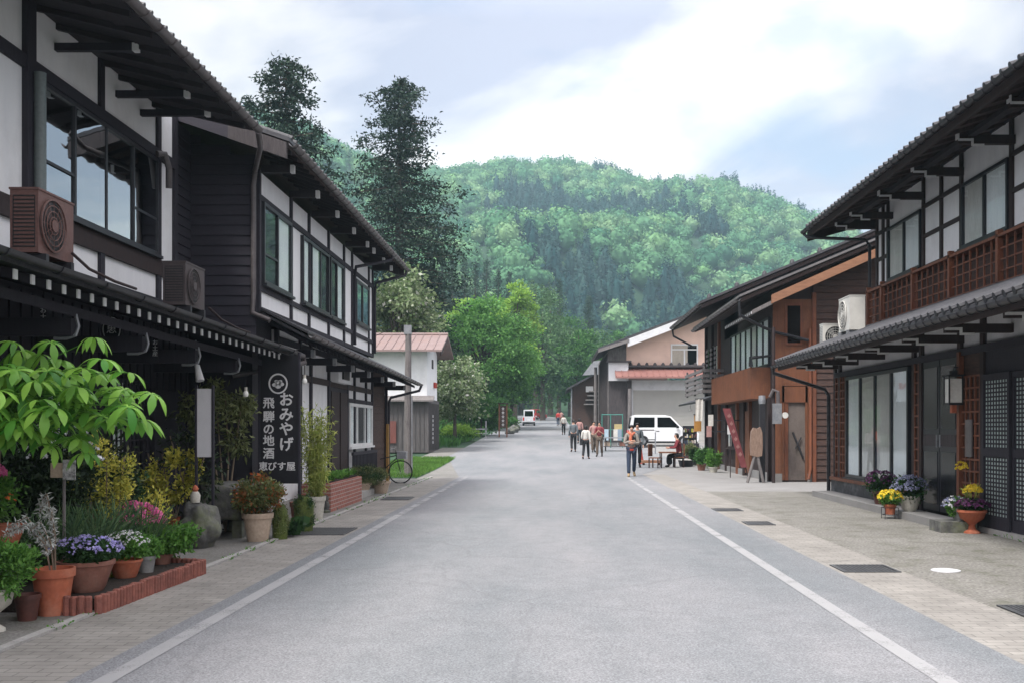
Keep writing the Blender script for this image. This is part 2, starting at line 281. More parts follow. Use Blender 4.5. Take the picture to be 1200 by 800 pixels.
def terrain():
    xs=np.concatenate([np.linspace(-1600,-400,10),np.linspace(-360,-60,31),np.linspace(-50,50,26),np.linspace(60,360,31),np.linspace(400,1600,10)])
    ys=np.concatenate([np.linspace(-60,40,6),np.linspace(46,200,23),np.linspace(206,900,82),np.linspace(950,1600,8)])
    XX,YY=np.meshgrid(xs,ys); ZZ=hill(XX,YY)-.03
    V=np.stack([XX,YY,ZZ],-1).reshape(-1,3); nx=len(xs); ny=len(ys)
    i,j=np.meshgrid(np.arange(nx-1),np.arange(ny-1)); a=(j*nx+i).ravel()
    me=np_mesh('ground',V,np.stack([a,a+1,a+1+nx,a+nx],-1).ravel(),4)
    me.polygons.foreach_set('use_smooth',[True]*len(me.polygons))
    struct(me,'ground',EARTH)
terrain()
def strip(name, fx0, fx1, y0, y1, mat, dz, n=60):
    mb=MB(); ys=[y0+(y1-y0)*i/n for i in range(n+1)]
    for y in ys:
        z=zg(y)+dz; mb.v.append((fx0(y),y,z)); mb.v.append((fx1(y),y,z))
    mb.f=[(2*i,2*i+1,2*i+3,2*i+2) for i in range(n)]
    return struct(mb,name,mat)
def rl(y): return -3.06 if y<34 else -3.06-min((y-34)*.12,2.2) if y<75 else -5.26-max(0,y-160)**2*.004
def rr(y): return 3.2 if y<36 else 3.2+min((y-36)*.25,2.6) if y<62 else max(5.8-(y-62)*.09,2.2)-max(0,y-160)**2*.004
strip('road',rl,rr,-6,230,ROAD,.004,118)
strip('paving_band_left',lambda y:-3.93,lambda y:-3.06,-6,34,BAND,.002)
strip('paving_band_right',lambda y:3.2,lambda y:3.95,-6,36,BAND,.002)
strip('pavement_left',lambda y:-6.6,lambda y:-3.93 if y<33.2 else -2.9,-6,62,PAVE,.0,100)
strip('pavement_right',lambda y:3.95,lambda y:7.6,-6,26.2,PAVER,.0)
strip('pavement_right_far',lambda y:2.9 if y<60 else rr(y)-.3,lambda y:12,26.2,90,APRON,-.002,40)
strip('road_line_left',lambda y:-2.89,lambda y:-2.755,-6,34,PAINT,.009,40)
strip('road_line_right',lambda y:2.425,lambda y:2.56,-6,34,PAINT,.009,40)
mb=MB()
for k in range(60): mb.box(-4.02,-3.935,-2+k*.6,-1.405+k*.6,-.02,.022)
struct(mb,'kerb_left',CONC)
# drain grates
def grate(x0,x1,y0,y1,lab):
    t=thing('drain_grate',lab,'drain grate',((x0+x1)/2,(y0+y1)/2,0),'iron drain grates in the pavement')
    mb=MB(); mb.box(x0,x1,y0,y1,-.02,.007); part(mb,'drain_pit',BLACKM,t)
    mb=MB(); mb.box(x0,x1,y0,y0+.03,.0,.014); mb.box(x0,x1,y1-.03,y1,.0,.014); mb.box(x0,x0+.03,y0+.03,y1-.03,.0,.014); mb.box(x1-.03,x1,y0+.03,y1-.03,.0,.014)
    n=int((x1-x0-.06)/.045)
    for k in range(n): xx=x0+.04+k*(x1-x0-.08)/n; mb.box(xx,xx+.018,y0+.031,y1-.031,.001,.012)
    part(mb,'grate_bars',DMETAL_G,t)
DMETAL_G=M('worn_iron_grate',(.10,.105,.11),(.05,.052,.056),rough=.5,scale=6)
grate(3.26,3.9,11.4,12.0,'dark iron drain grate nearest the camera in the right paving band')
grate(3.27,3.73,17.0,17.6,'iron drain grate in the right paving band level with the glass lattice doors')
grate(3.2,3.74,19.9,20.5,'farthest iron drain grate in the right paving band')
grate(4.02,4.5,8.7,9.25,'dark drain grate beside the right paving band at the picture edge')
grate(-3.88,-3.12,15.4,16.5,'wide dark drain grate on the left in front of the mossy stone ball')
grate(-3.85,-3.2,23.0,24.0,'iron drain grate on the left past the brick planter')
mb=MB(); mb.lathe([(.16,0),(.16,.010),(.14,.014)],(4.45,11.55,0),n=20); solo(mb,'valve_cover',PLASTERB,'small pale round valve cover set in the right forecourt','valve cover')
# ---------------------------------------------------------------- building helpers
def win(parent, xp, s, y0,y1,z0,z1, n, inner, frame=None, glass=None, name='window', lattice=None, fw=.05, bars=None):
    """sliding window in a wall facing s (x); inner = list of what stands behind each pane"""
    frame=frame or FRAMEB; glass=glass or GLASS
    mb=MB(); d=.07
    X0,X1=xp-s*.03,xp+s*d
    mb.box(X0,X1,y0,y1,z0,z0+fw); mb.box(X0,X1,y0,y1,z1-fw,z1); mb.box(X0,X1,y0,y0+fw,z0+fw,z1-fw); mb.box(X0,X1,y1-fw,y1,z0+fw,z1-fw)
    w=(y1-y0)/n
    for k in range(1,n): mb.box(X0+s*.002,X1-s*.01,y0+k*w-fw*.5,y0+k*w+fw*.5,z0+fw,z1-fw)
    f=part(mb,name,frame,parent)
    mb=MB(); mb.box(X0-s*.06,X1+s*.05,y0-.04,y1+.04,z0-.05,z0-.002); part(mb,'sill',frame,f)
    for k in range(n):
        a=y0+k*w+fw*.5; b=y0+(k+1)*w-fw*.5
        mb=MB(); xg=xp+s*(.045 if k%2 else .03); mb.box(xg,xg+s*.004,a,b,z0+fw,z1-fw); part(mb,'pane',glass,f)
        kind=inner[k%len(inner)]
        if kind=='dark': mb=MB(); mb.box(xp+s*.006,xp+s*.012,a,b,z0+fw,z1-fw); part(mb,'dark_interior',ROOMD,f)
        else:
            mat={'curtain':CURTAIN,'white':CURTW,'beige':CURTB}[kind]; mb=MB(); m=26
            for i in range(m+1):
                yy=a+(b-a)*i/m; xx=xp+s*(.012+.007*math.sin(i*1.9)); mb.v+=[(xx,yy,z0+fw),(xx,yy,z1-fw)]
            mb.f=[(2*i,2*i+2,2*i+3,2*i+1) for i in range(m)]; part(mb,'curtain',mat,f,smooth=True)
        if bars and k in bars:
            mb=MB(); zz=z0+(z1-z0)*.36; mb.box(xp+s*.05,xp+s*.056,a,b,zz,zz+.035); part(mb,'glazing_bar',frame,f)
    return f
def lattice(mb, xa, xb, y0,y1,z0,z1, ny, nz, t=.02):
    for k in range(ny+1):
        y=y0+(y1-y0)*k/ny; mb.box(xa,xb,y-t/2,y+t/2,z0,z1)
    for k in range(nz+1):
        z=z0+(z1-z0)*k/nz; mb.box(xa+.002,xb-.002 if xb>xa else xb+.002,y0,y1,z-t/2,z+t/2)
def clapx(mb, xp, s, y0,y1,z0,z1, h=.16):     # clapboards on a wall facing s x
    z=z0; i=0
    while z<z1-.01:
        zt=min(z+h,z1); mb.hexa([(xp,y0,z),(xp+s*.03,y0,z),(xp+s*.03,y1,z),(xp,y1,z),(xp,y0,zt),(xp+s*.006,y0,zt),(xp+s*.006,y1,zt),(xp,y1,zt)]); z+=h
def clapy(mb, yp, s, x0,x1,z0,z1, h=.16, top=None):    # wall facing s y; top(x) optional sloping top
    z=z0
    while z<z1-.01:
        zt=min(z+h,z1)
        xa,xb=x0,x1
        if top:
            if top(x0)<zt and top(x1)<zt: break
            if top(x0)<zt:                        # shorten on the low side
                lo,hi=x0,x1
                for _ in range(20):
                    m_=(lo+hi)/2
                    if top(m_)<zt: lo=m_
                    else: hi=m_
                xa=hi
            if top(x1)<zt:
                lo,hi=x0,x1
                for _ in range(20):
                    m_=(lo+hi)/2
                    if top(m_)<zt: hi=m_
                    else: lo=m_
                xb=lo
        mb.hexa([(xa,yp,z),(xb,yp,z),(xb,yp+s*.03,z),(xa,yp+s*.03,z),(xa,yp,zt),(xb,yp,zt),(xb,yp+s*.006,zt),(xa,yp+s*.006,zt)]); z+=h
def posts(parent, xp, s, ys, z0,z1, mat, w=.11, d=.045, name='post'):
    for y in ys: mb=MB(); mb.box(xp-s*.02,xp+s*d,y-w/2,y+w/2,z0,z1); part(mb,name,mat,parent)
def beams(parent, xp, s, zs, y0,y1, mat, h=.11, d=.04, name='beam'):
    for z in zs: mb=MB(); mb.box(xp-s*.021,xp+s*d,y0,y1,z-h/2,z+h/2); part(mb,name,mat,parent)
def gutter(parent, x, y0,y1,z, r=.06, mat=None, dz=0, step=.45, s=1):
    mat=mat or GUTTER; mb=MB(); n=8
    # half-round trough
    for e,(y,zz) in enumerate(((y0,z),(y1,z+dz))):
        for k in range(n+1):
            a=math.pi+math.pi*k/n; mb.v.append((x+r*math.cos(a),y,zz+r*math.sin(a)))
        for k in range(n,-1,-1):
            a=math.pi+math.pi*k/n; mb.v.append((x+(r-.006)*math.cos(a),y,zz+(r-.006)*math.sin(a)))
    m=2*(n+1); mb.f=[(i,(i+1)%m,m+(i+1)%m,m+i) for i in range(m)]
    mb.f.append(tuple(range(m))); mb.f.append(tuple(range(m,2*m))[::-1])
    yy=y0+.1
    while yy<y1:
        zz=z+dz*(yy-y0)/(y1-y0); mb.tube([(x+(r+.008)*math.cos(math.pi+math.pi*q/6),yy,zz+(r+.008)*math.sin(math.pi+math.pi*q/6)) for q in range(7)],.008,n=4); yy+=step
    return part(mb,'gutter',mat,parent,smooth=True)
def pipe(parent, path, r=.035, mat=None, name='drainpipe'):
    mb=MB(); mb.tube(path,r,n=10); o=part(mb,name,mat or GUTTER,parent,smooth=True); return o
def rolls(mb, x0,z0,x1,z1,y0,y1,sp,r,dz=0):   # round tile rows running down the slope
    n=int((y1-y0)/sp)
    for k in range(n+1):
        y=y0+k*sp+.05; d=dz*(y-y0)/(y1-y0)
        mb.tube([(x0,y,z0+d),(x1,y,z1+d)],r,n=8)
def capbeam(parent, x0, x1, y, z, w=.12, h=.2, s=1, mat=None, cap=WHITEP, step=False):
    """eave beam from the wall (x0) outward to x1; pale metal cap on its end"""
    mb=MB(); mb.box(x0,x1,y-w/2,y+w/2,z-h,z); b=part(mb,'eave_beam',mat or W_SOFFIT,parent)
    mb=MB()
    if step:                                # stepped pale trim running down the end of the beam
        mb.box(x1,x1+s*.02,y-w/2-.01,y+w/2+.01,z-h*.45,z+.03)
        mb.box(x1-s*.22,x1+s*.02,y-w/2-.01,y-w/2-.001,z-h*.45-.04,z-h*.45)
        mb.box(x1-s*.24,x1-s*.2,y-w/2-.012,y-w/2-.001,z-h*1.05,z-h*.45+.002)
        mb.box(x1-s*.42,x1-s*.2,y-w/2-.01,y-w/2-.001,z-h*1.05-.035,z-h*1.05)
    else: mb.box(x1-s*.05,x1+s*.015,y-w/2-.008,y+w/2+.005,z-h-.006,z-.001)
    part(mb,'beam_cap',cap,b)
# ================================================================ LEFT 1: the near shop house
t=thing('wooden_shop_house','two-storey black timber and white plaster shop house, nearest on the left','house',(-6,10,0),)
B1=t; XU=-6.05
mb=MB(); mb.box(-11,-6.12,2,17.3,0,3.45)
part(mb,'ground_floor_wall',W_BLACK,t)
mb=MB()
for k in range(60):
    y=2.1+k*.255; mb.box(-6.12,-6.095,y,y+.03,.3,3.2)
part(mb,'wall_battens',W_BLACK,t)
mb=MB(); mb.box(-11,XU,2,16.4,3.45,6.66); part(mb,'plaster_wall',PLASTER,t)
mb=MB(); mb.box(-11,XU-.06,16.4,17.34,3.45,6.6); clapx(mb,XU-.06,1,16.44,17.3,3.5,6.5); part(mb,'board_wall',W_BLACKH,t)
posts(t,XU,1,[6.2,8.2,10.0,13.72,15.72,16.4],3.45,6.62,W_BLACK,.13)
posts(t,XU,1,[11.8],3.45,6.62,W_BLACK,.2,.07)
beams(t,XU,1,[5.8],2,16.34,W_BLACK,.15,.055)
beams(t,XU,1,[4.06],2,16.34,W_DBROWN,.24,.058); beams(t,XU,1,[3.53],2,16.34,W_BLACK,.1,.058)
w1=win(t,XU,1,12.0,15.62,4.23,5.7,4,['dark','dark','curtain','dark'],bars=[0,3])
win(t,XU,1,7.0,9.8,4.23,5.7,3,['dark','curtain','dark'])
# shutters rail and big roof
mb=MB(); mb.slab(-11,7.78,-4.62,6.25,2,15.85,.05); mb.slab(-11,7.78,-16,6.3,2,15.85,.05); r=part(mb,'roof',W_SOFFIT,t)
mb=MB(); mb.slab(-11,7.86,-4.56,6.32,1.95,15.9,.07); mb.slab(-11,7.86,-16.1,6.36,1.95,15.9,.07); rolls(mb,-11,7.87,-4.55,6.33,1.95,15.85,.22,.032); part(mb,'roof_tiles',TILE,r)
for k in range(24):
    y=2.3+k*.6
    if y<15.8: mb=MB(); mb.slab(-6.3,6.60,-4.66,6.21,y,y+.06,.07); part(mb,'rafter',W_SOFFIT,r)
for y in (7.0,8.8,10.6,12.5,14.25,15.1): capbeam(t,XU,-5.05,y,6.29,.08,.09,1,mat=W_BLACK)
mb=MB(); mb.box(-5.06,-4.94,2,15.7,6.275,6.33) ; part(mb,'eave_purlin',W_SOFFIT,t)
gutter(t,-4.53,2,15.85,6.23,.07,step=.42)
pipe(t,[(-4.55,15.9,6.2),(-4.6,16.2,6.05),(-5.0,17.28,5.95),(-5.03,17.3,5.7),(-5.03,17.3,3.9),(-5.05,17.3,3.55),(-4.75,17.28,3.42)],.045)
# window head hoods and conduit
pipe(t,[(-5.97,15.5,5.75),(-5.9,15.62,5.78),(-5.88,15.75,5.6),(-5.9,15.8,5.3)],.05,GUTTER,'vent_pipe')
pipe(t,[(-5.93,11.88,5.72),(-5.93,11.88,3.6)],.07,M('grey_green_conduit',(.16,.19,.19),rough=.5),'conduit')
# pent roof
dzp=-.17
mb=MB(); mb.slab(-6.08,3.5,-4.42,3.06,3.5,17.6,.05,dz=dzp); p=part(mb,'pent_roof',TILE,t)
mb=MB(); mb.slab(-6.07,3.56,-4.36,3.11,3.45,17.65,.05,dz=dzp); part(mb,'tin_cover',DMETAL,p)
for k in range(48):
    y=3.7+k*.288
    if y>17.4: break
    d=dzp*(y-3.5)/14.1
    mb=MB(); mb.slab(-6.0,3.40+d,-4.52,3.0+d,y,y+.05,.08); rf=part(mb,'rafter',W_BLACK,p)
    mb=MB(); mb.hexa([(-4.52,y-.004,2.915+d),(-4.505,y-.004,2.915+d),(-4.505,y+.054,2.915+d),(-4.52,y+.054,2.915+d),(-4.52,y-.004,3.0+d),(-4.505,y-.004,3.0+d),(-4.505,y+.054,3.0+d),(-4.52,y+.054,3.0+d)]); part(mb,'white_rafter_tip',WHITEP,rf)
mb=MB(); mb.slab(-4.9,2.93,-4.82,2.91,3.5,17.5,.1,dz=dzp); part(mb,'purlin',W_BLACK,p)
for y in (5.0,6.8,8.6,10.4,12.2,14.0,15.8):
    d=dzp*(y-3.5)/14.1
    mb=MB(); mb.box(-6.1,-4.85,y-.06,y+.06,2.62+d,2.8+d); b=part(mb,'bracket_arm',W_BLACK,t)
    mb=MB(); mb.tube([(-4.83,y,2.84+d),(-4.80,y,2.72+d),(-4.83,y,2.63+d),(-4.92,y,2.60+d),(-5.05,y,2.60+d)],.018,n=6); part(mb,'metal_trim',GALV,b)
gutter(t,-4.34,3.5,17.6,3.08,.05,DMETAL,dz=dzp,step=.9)
pipe(t,[(-4.34,17.6,2.88),(-4.3,17.75,2.86),(-4.28,17.8,2.75),(-4.45,17.6,2.68),(-5.4,17.35,2.5)],.045)
# lattice windows of the ground floor
for (a,b_) in ((8.2,9.9),(10.2,11.9),(12.2,13.6),(14.0,15.2)):
    f=win(t,-6.1,1,a,b_,.75,2.3,2,['white','dark'],name='lattice_window',glass=GLASSD)
    mb=MB(); lattice(mb,-6.02,-5.995,a,b_,.75,2.3,8,9,.018); part(mb,'lattice',W_BLACK,f)
mb=MB(); mb.box(-6.12,-6.04,15.6,16.9,.1,2.2); part(mb,'door',W_BLACK,t)
def hook_lamp(x,y,z,lab):
    tt=thing('bare_bulb_lamp',lab,'bulb lamp',(x,y,z),'bare bulbs under the shop eave')
    mb=MB(); mb.tube([(x,y,z+.25),(x,y,z+.08)],.006,n=5); part(mb,'cord',RUBBER,tt)
    mb=MB(); mb.lathe([(.022,.03),(.024,.1)],(x,y,z),n=12); part(mb,'socket',WHITEC,tt)
    mb=MB(); mb.lathe([(.005,-.05),(.03,-.04),(.043,-.01),(.038,.02),(.022,.045)],(x,y,z),n=14); part(mb,'bulb',BULB,tt,smooth=True)
x,z=at(357,446,16.4); hook_lamp(x,16.4,z,'bare white bulb hanging at the corner right of the black shop sign')
x,z=at(288,461,15.5); hook_lamp(x,15.5,z,'bare white bulb hanging left of the black shop sign above the thin tree')
# spot lamp
def spot():
    x,z=at(231,436,14.5); tt=thing('spotlight','small white spotlight under the shop eave above the thin tree','spotlight',(x,14.5,z))
    mb=MB(); mb.tube([(x-.02,14.5,2.85),(x,14.5,z+.08)],.012,n=6); part(mb,'arm',GALV,tt)
    mb=MB(); mb.tube([(x,14.5,z+.1),(x+.06,14.45,z-.12)],[.035,.06],n=12); part(mb,'housing',WHITEP,tt,smooth=True)
spot()
# text helper
def text_mesh(s, size, off=.0, vertical=False):
    cu=bpy.data.curves.new('lettering','FONT'); cu.body='\n'.join(s) if vertical else s; cu.size=size; cu.align_x='CENTER'; cu.align_y='CENTER'
    cu.space_line=.98; cu.offset=off; cu.extrude=.004; cu.resolution_u=3
    o=bpy.data.objects.new('tmp_text',cu); C.objects.link(o); dg=bpy.context.evaluated_depsgraph_get(); dg.update()
    me=bpy.data.meshes.new_from_object(o.evaluated_get(dg)); bpy.data.objects.remove(o,do_unlink=True); bpy.data.curves.remove(cu); me.materials.clear(); return me
def text_part(s, size, pos, parent, mat, off=0, bold=0, face='-y', vertical=False, name='lettering'):
    me=text_mesh(s,size,off,vertical)
    R=Matrix.Rotation(math.pi/2,4,'X')
    if face=='+x': R=Matrix.Rotation(math.pi/2,4,'Z')@R
    if face=='-x': R=Matrix.Rotation(-math.pi/2,4,'Z')@R
    me.transform(Matrix.Translation(Vector(pos)-Vector(root_of(parent).location))@R)
    if bold:
        bm=bmesh.new(); bm.from_mesh(me); src=bm.verts[:]+bm.edges[:]+bm.faces[:]
        for dx,dz_,dy in ((-bold,0,.0007),(bold,0,-.0007),(0,bold,.0014),(0,-bold,-.0014)):
            g=bmesh.ops.duplicate(bm,geom=src)['geom']; bmesh.ops.translate(bm,verts=[v for v in g if isinstance(v,bmesh.types.BMVert)],vec=(dx,dy,dz_))
        bm.to_mesh(me); bm.free()
    me.materials.append(mat); o=bpy.data.objects.new(name,me); C.objects.link(o); o.parent=parent; return o
# ---- the big black sign
YS=17.05
def P(px,py): x,z=at(px,py,YS); return x,z
x0,z1=P(305,424); x1,z0=P(349,566)
t=thing('shop_signboard','tall black shop signboard with white Japanese lettering and a round crest','signboard',((x0+x1)/2,YS,z0))
mb=MB(); mb.box(x0,x1,YS,YS+.05,z0,z1+.12); b=part(mb,'board',SIGNB,t)
for xx in (x0-.035,x1+.002): mb=MB(); mb.box(xx,xx+.033,YS-.01,YS+.06,.0,z1+.16); part(mb,'sign_post',W_BLACK,t)
def tx(s,px,py,size,off=.007):
    x,z=P(px,py); return text_part(s,size,(x,YS-.006,z),t,SIGNW,0,bold=off*.75,name='lettering')
for ch,py in zip('おみやげ',(468.5,486,503,521)): tx(ch,335.5,py,.245,.008)
for ch,py in zip('飛騨の地酒',(472.5,488.5,503,516.5,531.5)): tx(ch,315,py,.195,.006)
for ch,px in zip('恵びす屋',(308.5,319,330,341)): tx(ch,px,546.5,.155,.004)
xc,zc=P(326,449); mb=MB()
for k in range(32):
    a=2*math.pi*k/32; c=2*math.pi*(k+1)/32
    mb.hexa([(xc+.135*math.cos(a),YS-.008,zc+.145*math.sin(a)),(xc+.16*math.cos(a),YS-.008,zc+.17*math.sin(a)),(xc+.16*math.cos(c),YS-.008,zc+.17*math.sin(c)),(xc+.135*math.cos(c),YS-.008,zc+.145*math.sin(c)),
             (xc+.135*math.cos(a),YS-.001,zc+.145*math.sin(a)),(xc+.16*math.cos(a),YS-.001,zc+.17*math.sin(a)),(xc+.16*math.cos(c),YS-.001,zc+.17*math.sin(c)),(xc+.135*math.cos(c),YS-.001,zc+.145*math.sin(c))])
for dx,dz_,r_ in ((-.055,-.02,.045),(0,.015,.055),(.055,-.01,.045),(.0,-.045,.05),(-.03,.04,.03),(.04,.04,.03)):
    mb.poly([(xc+dx+r_*math.cos(a*math.pi/5),YS-.009,zc+dz_+r_*.75*math.sin(a*math.pi/5)) for a in range(10)],1,.007)
part(mb,'crest',SIGNW,t)
# hanging oval crest sign and name strips under the eave
x,z=at(131,386,12.6)
t=thing('hanging_oval_sign','black oval sign with a thin white ring and character hanging under the eave','hanging sign',(x,12.6,z))
mb=MB(); mb.poly([(x+.13*math.cos(a*math.pi/12),12.6,z+.17*math.sin(a*math.pi/12)) for a in range(24)],1,.02); part(mb,'plate',SIGNB,t)
mb=MB()
for a in range(24):
    p,q=a*math.pi/12,(a+1)*math.pi/12; mb.tube([(x+.105*math.cos(p),12.592,z+.145*math.sin(p)),(x+.105*math.cos(q),12.592,z+.145*math.sin(q))],.006,n=4)
part(mb,'ring',SIGNW,t); text_part('恵',.13,(x,12.59,z),t,SIGNW,.0)
mb=MB(); mb.tube([(x,12.61,z+.17),(x,12.61,z+.33)],.006,n=4); part(mb,'hanger',RUBBER,t)
for px,py,Y,lab in ((51,372,11.2,'thin dark wooden tag with faint characters hanging left of the oval sign'),(182,408,13.7,'thin dark wooden tag with faint characters hanging right of the oval sign')):
    x,z=at(px,py,Y); t=thing('hanging_tag',lab,'hanging tag',(x,Y,z),'wooden tags hanging under the shop eave')
    mb=MB(); mb.box(x-.035,x+.035,Y,Y+.015,z-.2,z+.2); part(mb,'tag_plate',W_BLACK,t)
    text_part('お土産',.075,(x,Y-.006,z),t,PLASTERB,0,vertical=True)
    mb=MB(); mb.tube([(x,Y+.01,z+.2),(x,Y+.01,z+.5)],.005,n=4); part(mb,'hanger',RUBBER,t)
x0,z1=at(231,455,14.2); x1,z0=at(248,535,14.2)
t=thing('white_notice_board','tall plain white notice board standing behind the thin tree','notice board',((x0+x1)/2,14.2,z0))
mb=MB(); mb.box(x0,x1,14.2,14.225,z0,z1); part(mb,'board',PLASTERB,t)
for xx in (x0-.03,x1): mb=MB(); mb.box(xx,xx+.03,14.19,14.235,0,z1+.05); part(mb,'stand_post',W_BLACK,t)
# ---- air conditioners
def ac(x,y,z,facing,lab,body,w=.80,d=.30,h=.60,legs=.12,grp=None,tilt=0):
    """outdoor unit: fan face looks along 'facing' (+x, -x or -y); x,y centre of unit, z where its feet stand"""
    t=thing('air_conditioner',lab,'air conditioner',(x,y,z),grp)
    R={'+x':math.pi/2,'-x':-math.pi/2,'-y':0}[facing]
    def T(mb):
        m=Matrix.Translation((x,y,z))@Matrix.Rotation(R,4,'Z')
        mb.v=[tuple(m@Vector(v)) for v in mb.v]; return mb
    mb=MB(); mb.box(-w/2,w/2,-d/2,d/2,legs,legs+h); part(T(mb),'casing',body,t)
    mb=MB(); mb.box(-w/2-.008,w/2+.008,-d/2-.008,d/2+.008,legs+h,legs+h+.02); part(T(mb),'top_cover',body,t)
    cx=-w*.12; cz=legs+h*.5; rr_=h*.42
    mb=MB(); n=28
    mb.add([(cx,-d/2-.002,cz)]+[(cx+rr_*math.cos(2*math.pi*k/n),-d/2-.002,cz+rr_*math.sin(2*math.pi*k/n)) for k in range(n)],[(0,1+(k+1)%n,1+k) for k in range(n)]); fo=part(T(mb),'fan_opening',BLACKM,t)
    mb=MB()
    for k in range(3):
        a=k*2.094; mb.add([(cx+.04*math.cos(a),-d/2-.006,cz+.04*math.sin(a)),(cx+rr_*.92*math.cos(a-.35),-d/2-.012,cz+rr_*.92*math.sin(a-.35)),(cx+rr_*.95*math.cos(a+.45),-d/2-.005,cz+rr_*.95*math.sin(a+.45)),(cx+.05*math.cos(a+1.),-d/2-.005,cz+.05*math.sin(a+1.))],[(0,1,2,3)])
    part(T(mb),'fan_blades',GREYPOT if body is WHAC else DKAC,fo)
    mb=MB()
    for rr2 in (rr_*1.0,rr_*.78,rr_*.56,rr_*.34):
        pts=[(cx+rr2*math.cos(2*math.pi*k/n),-d/2-.02,cz+rr2*math.sin(2*math.pi*k/n)) for k in range(n+1)]
        mb.tube(pts,.006 if rr2<rr_ else .012,n=4,cap=False)
    for k in range(12):
        a=2*math.pi*k/12; mb.tube([(cx+.03*math.cos(a),-d/2-.022,cz+.03*math.sin(a)),(cx+rr_*math.cos(a),-d/2-.018,cz+rr_*math.sin(a))],.003,n=4)
    part(T(mb),'fan_grille',body,fo)
    mb=MB(); mb.lathe([(.06,0),(.06,.01)],(0,0,0),n=14); mb.v=[(cx+v[0],-d/2-.022-v[2],cz+v[1]) for v in mb.v]; part(T(mb),'fan_hub',body,fo)
    mb=MB()
    for k in range(14): mb.box(-w/2-.006,-w/2+.001,-d/2+.03,d/2-.03,legs+.05+k*h*.062,legs+.062+k*h*.062)
    mb.box(-w/2-.004,-w/2-.001,-d/2+.028,-d/2+.036,legs+.05,legs+h-.07); mb.box(-w/2-.004,-w/2-.001,d/2-.036,d/2-.028,legs+.05,legs+h-.07)
    part(T(mb),'side_louvres',BLACKM if body is not WHAC else GREYPOT,t)
    for sx in (-1,1): mb=MB(); mb.box(sx*w*.36-.03,sx*w*.36+.03,-d/2-.04,d/2+.04,0,legs-.001); part(T(mb),'foot',GALV if body is WHAC else DMETAL,t)
    return t
ac(-5.03,10.13,3.20,'+x','reddish brown air conditioner on the shop pent roof, near the left edge',RUSTAC,w=.72,d=.27,h=.60,legs=.08,grp='air conditioners on the left pent roof')
ac(-5.0,13.95,3.14,'+x','grimy dark brown air conditioner on the pent roof beside the black board wall',DKAC,w=.74,d=.30,h=.56,legs=.10,grp='air conditioners on the left pent roof')
def acpipe(path,lab): mb=MB(); mb.tube(path,.016,n=6); solo(mb,'coolant_pipe',W_DBROWN,lab,'coolant pipe',loc=tuple(path[0]),smooth=True)
acpipe([(-4.87,10.4,3.38),(-4.76,10.55,3.24),(-4.58,10.75,3.14),(-4.50,11.1,3.11)],'brown coolant pipe hanging from the reddish brown air conditioner over the eave')
acpipe([(-4.82,14.4,3.3),(-4.7,14.6,3.15),(-4.55,14.9,3.05),(-4.50,15.3,3.03)],'brown coolant pipe hanging from the dark air conditioner over the eave')
# ================================================================ LEFT 2
t=thing('timber_framed_house','black timber and white plaster house, second on the left','house',(-5.5,22,0))
B2=t; XW=-5.0
mb=MB(); mb.box(-10.5,XW-.10,17.4,28.6,3.3,6.1); part(mb,'core_wall',W_BLACKH,t)
mb=MB(); mb.poly([(XW-.10,17.399,3.3),(XW-.10,17.399,6.15),(-10.5,17.399,8.0),(-10.5,17.399,3.3)],1,.04); mb.v=[(a,b-.045,c) for a,b,c in mb.v]; clapy(mb,17.354,-1,-10.5,XW-.0,3.0,8.1,.17,top=lambda x:6.25+(XW-x)*.34); part(mb,'board_gable',W_BLACKH,t)
mb=MB(); mb.box(XW-.1,XW,17.42,28.6,3.62,6.0); part(mb,'plaster_wall',PLASTER,t)
posts(t,XW,1,[17.46,19.6,21.05,22.9,24.6,25.6,28.55],3.6,6.0,W_BLACK,.1)
posts(t,XW,1,[27.0+.95],3.6,6.0,W_BLACK,.08)
beams(t,XW,1,[5.55],17.4,28.6,W_BLACK,.1); beams(t,XW,1,[4.0],17.4,28.6,W_BLACK,.09); beams(t,XW,1,[3.63],17.4,28.6,W_BLACK,.1)
win(t,XW,1,17.62,19.5,4.1,5.5,2,['dark','white'],bars=[0],fw=.06,glass=GLASSD)
win(t,XW,1,20.4,22.8,4.1,5.45,3,['white','white','dark'],fw=.06,glass=GLASSD); win(t,XW,1,22.95,24.4,4.1,5.45,2,['dark','white'],fw=.06,glass=GLASSD)
win(t,XW,1,26.0,27.8,4.3,5.4,2,['curtain','dark'],fw=.07)
mb=MB(); mb.slab(-10.5,8.35,-4.28,6.22,16.55,29.6,.05); mb.slab(-10.5,8.35,-15.5,6.6,16.55,29.6,.05); r=part(mb,'roof',W_SOFFIT2,t)
mb=MB(); mb.slab(-10.5,8.43,-4.22,6.29,16.5,29.65,.07); mb.slab(-10.5,8.43,-15.6,6.7,16.5,29.65,.07); rolls(mb,-10.5,8.44,-4.21,6.30,16.6,29.5,.28,.05); part(mb,'roof_tiles',TILE,r)
mb=MB(); mb.slab(-5.2,6.523,-4.26,6.2,16.46,16.54,.26); part(mb,'bargeboard',W_GREYD,r)
mb=MB(); mb.slab(-10.5,8.33,-5.201,6.52,16.465,16.535,.25); part(mb,'bargeboard',W_BLACKH,r)  # black colour stands in for shade under the near house's roof
mb=MB(); mb.slab(-10.5,8.33,-4.26,6.2,29.6,29.68,.22); part(mb,'bargeboard',W_GREYD,r)
for k in range(30):
    y=16.9+k*.42
    if y<29.5: mb=MB(); mb.slab(-5.1,6.45,-4.3,6.17,y,y+.05,.06); part(mb,'rafter',W_SOFFIT,r)
for y in (17.7,19.6,21.4,23.2,24.9,25.8,27.3,28.6): capbeam(t,XW,-4.45,y,6.14,.10,.13,1,cap=WHITEP)
gutter(t,-4.17,16.5,29.65,6.2,.065,step=.42)
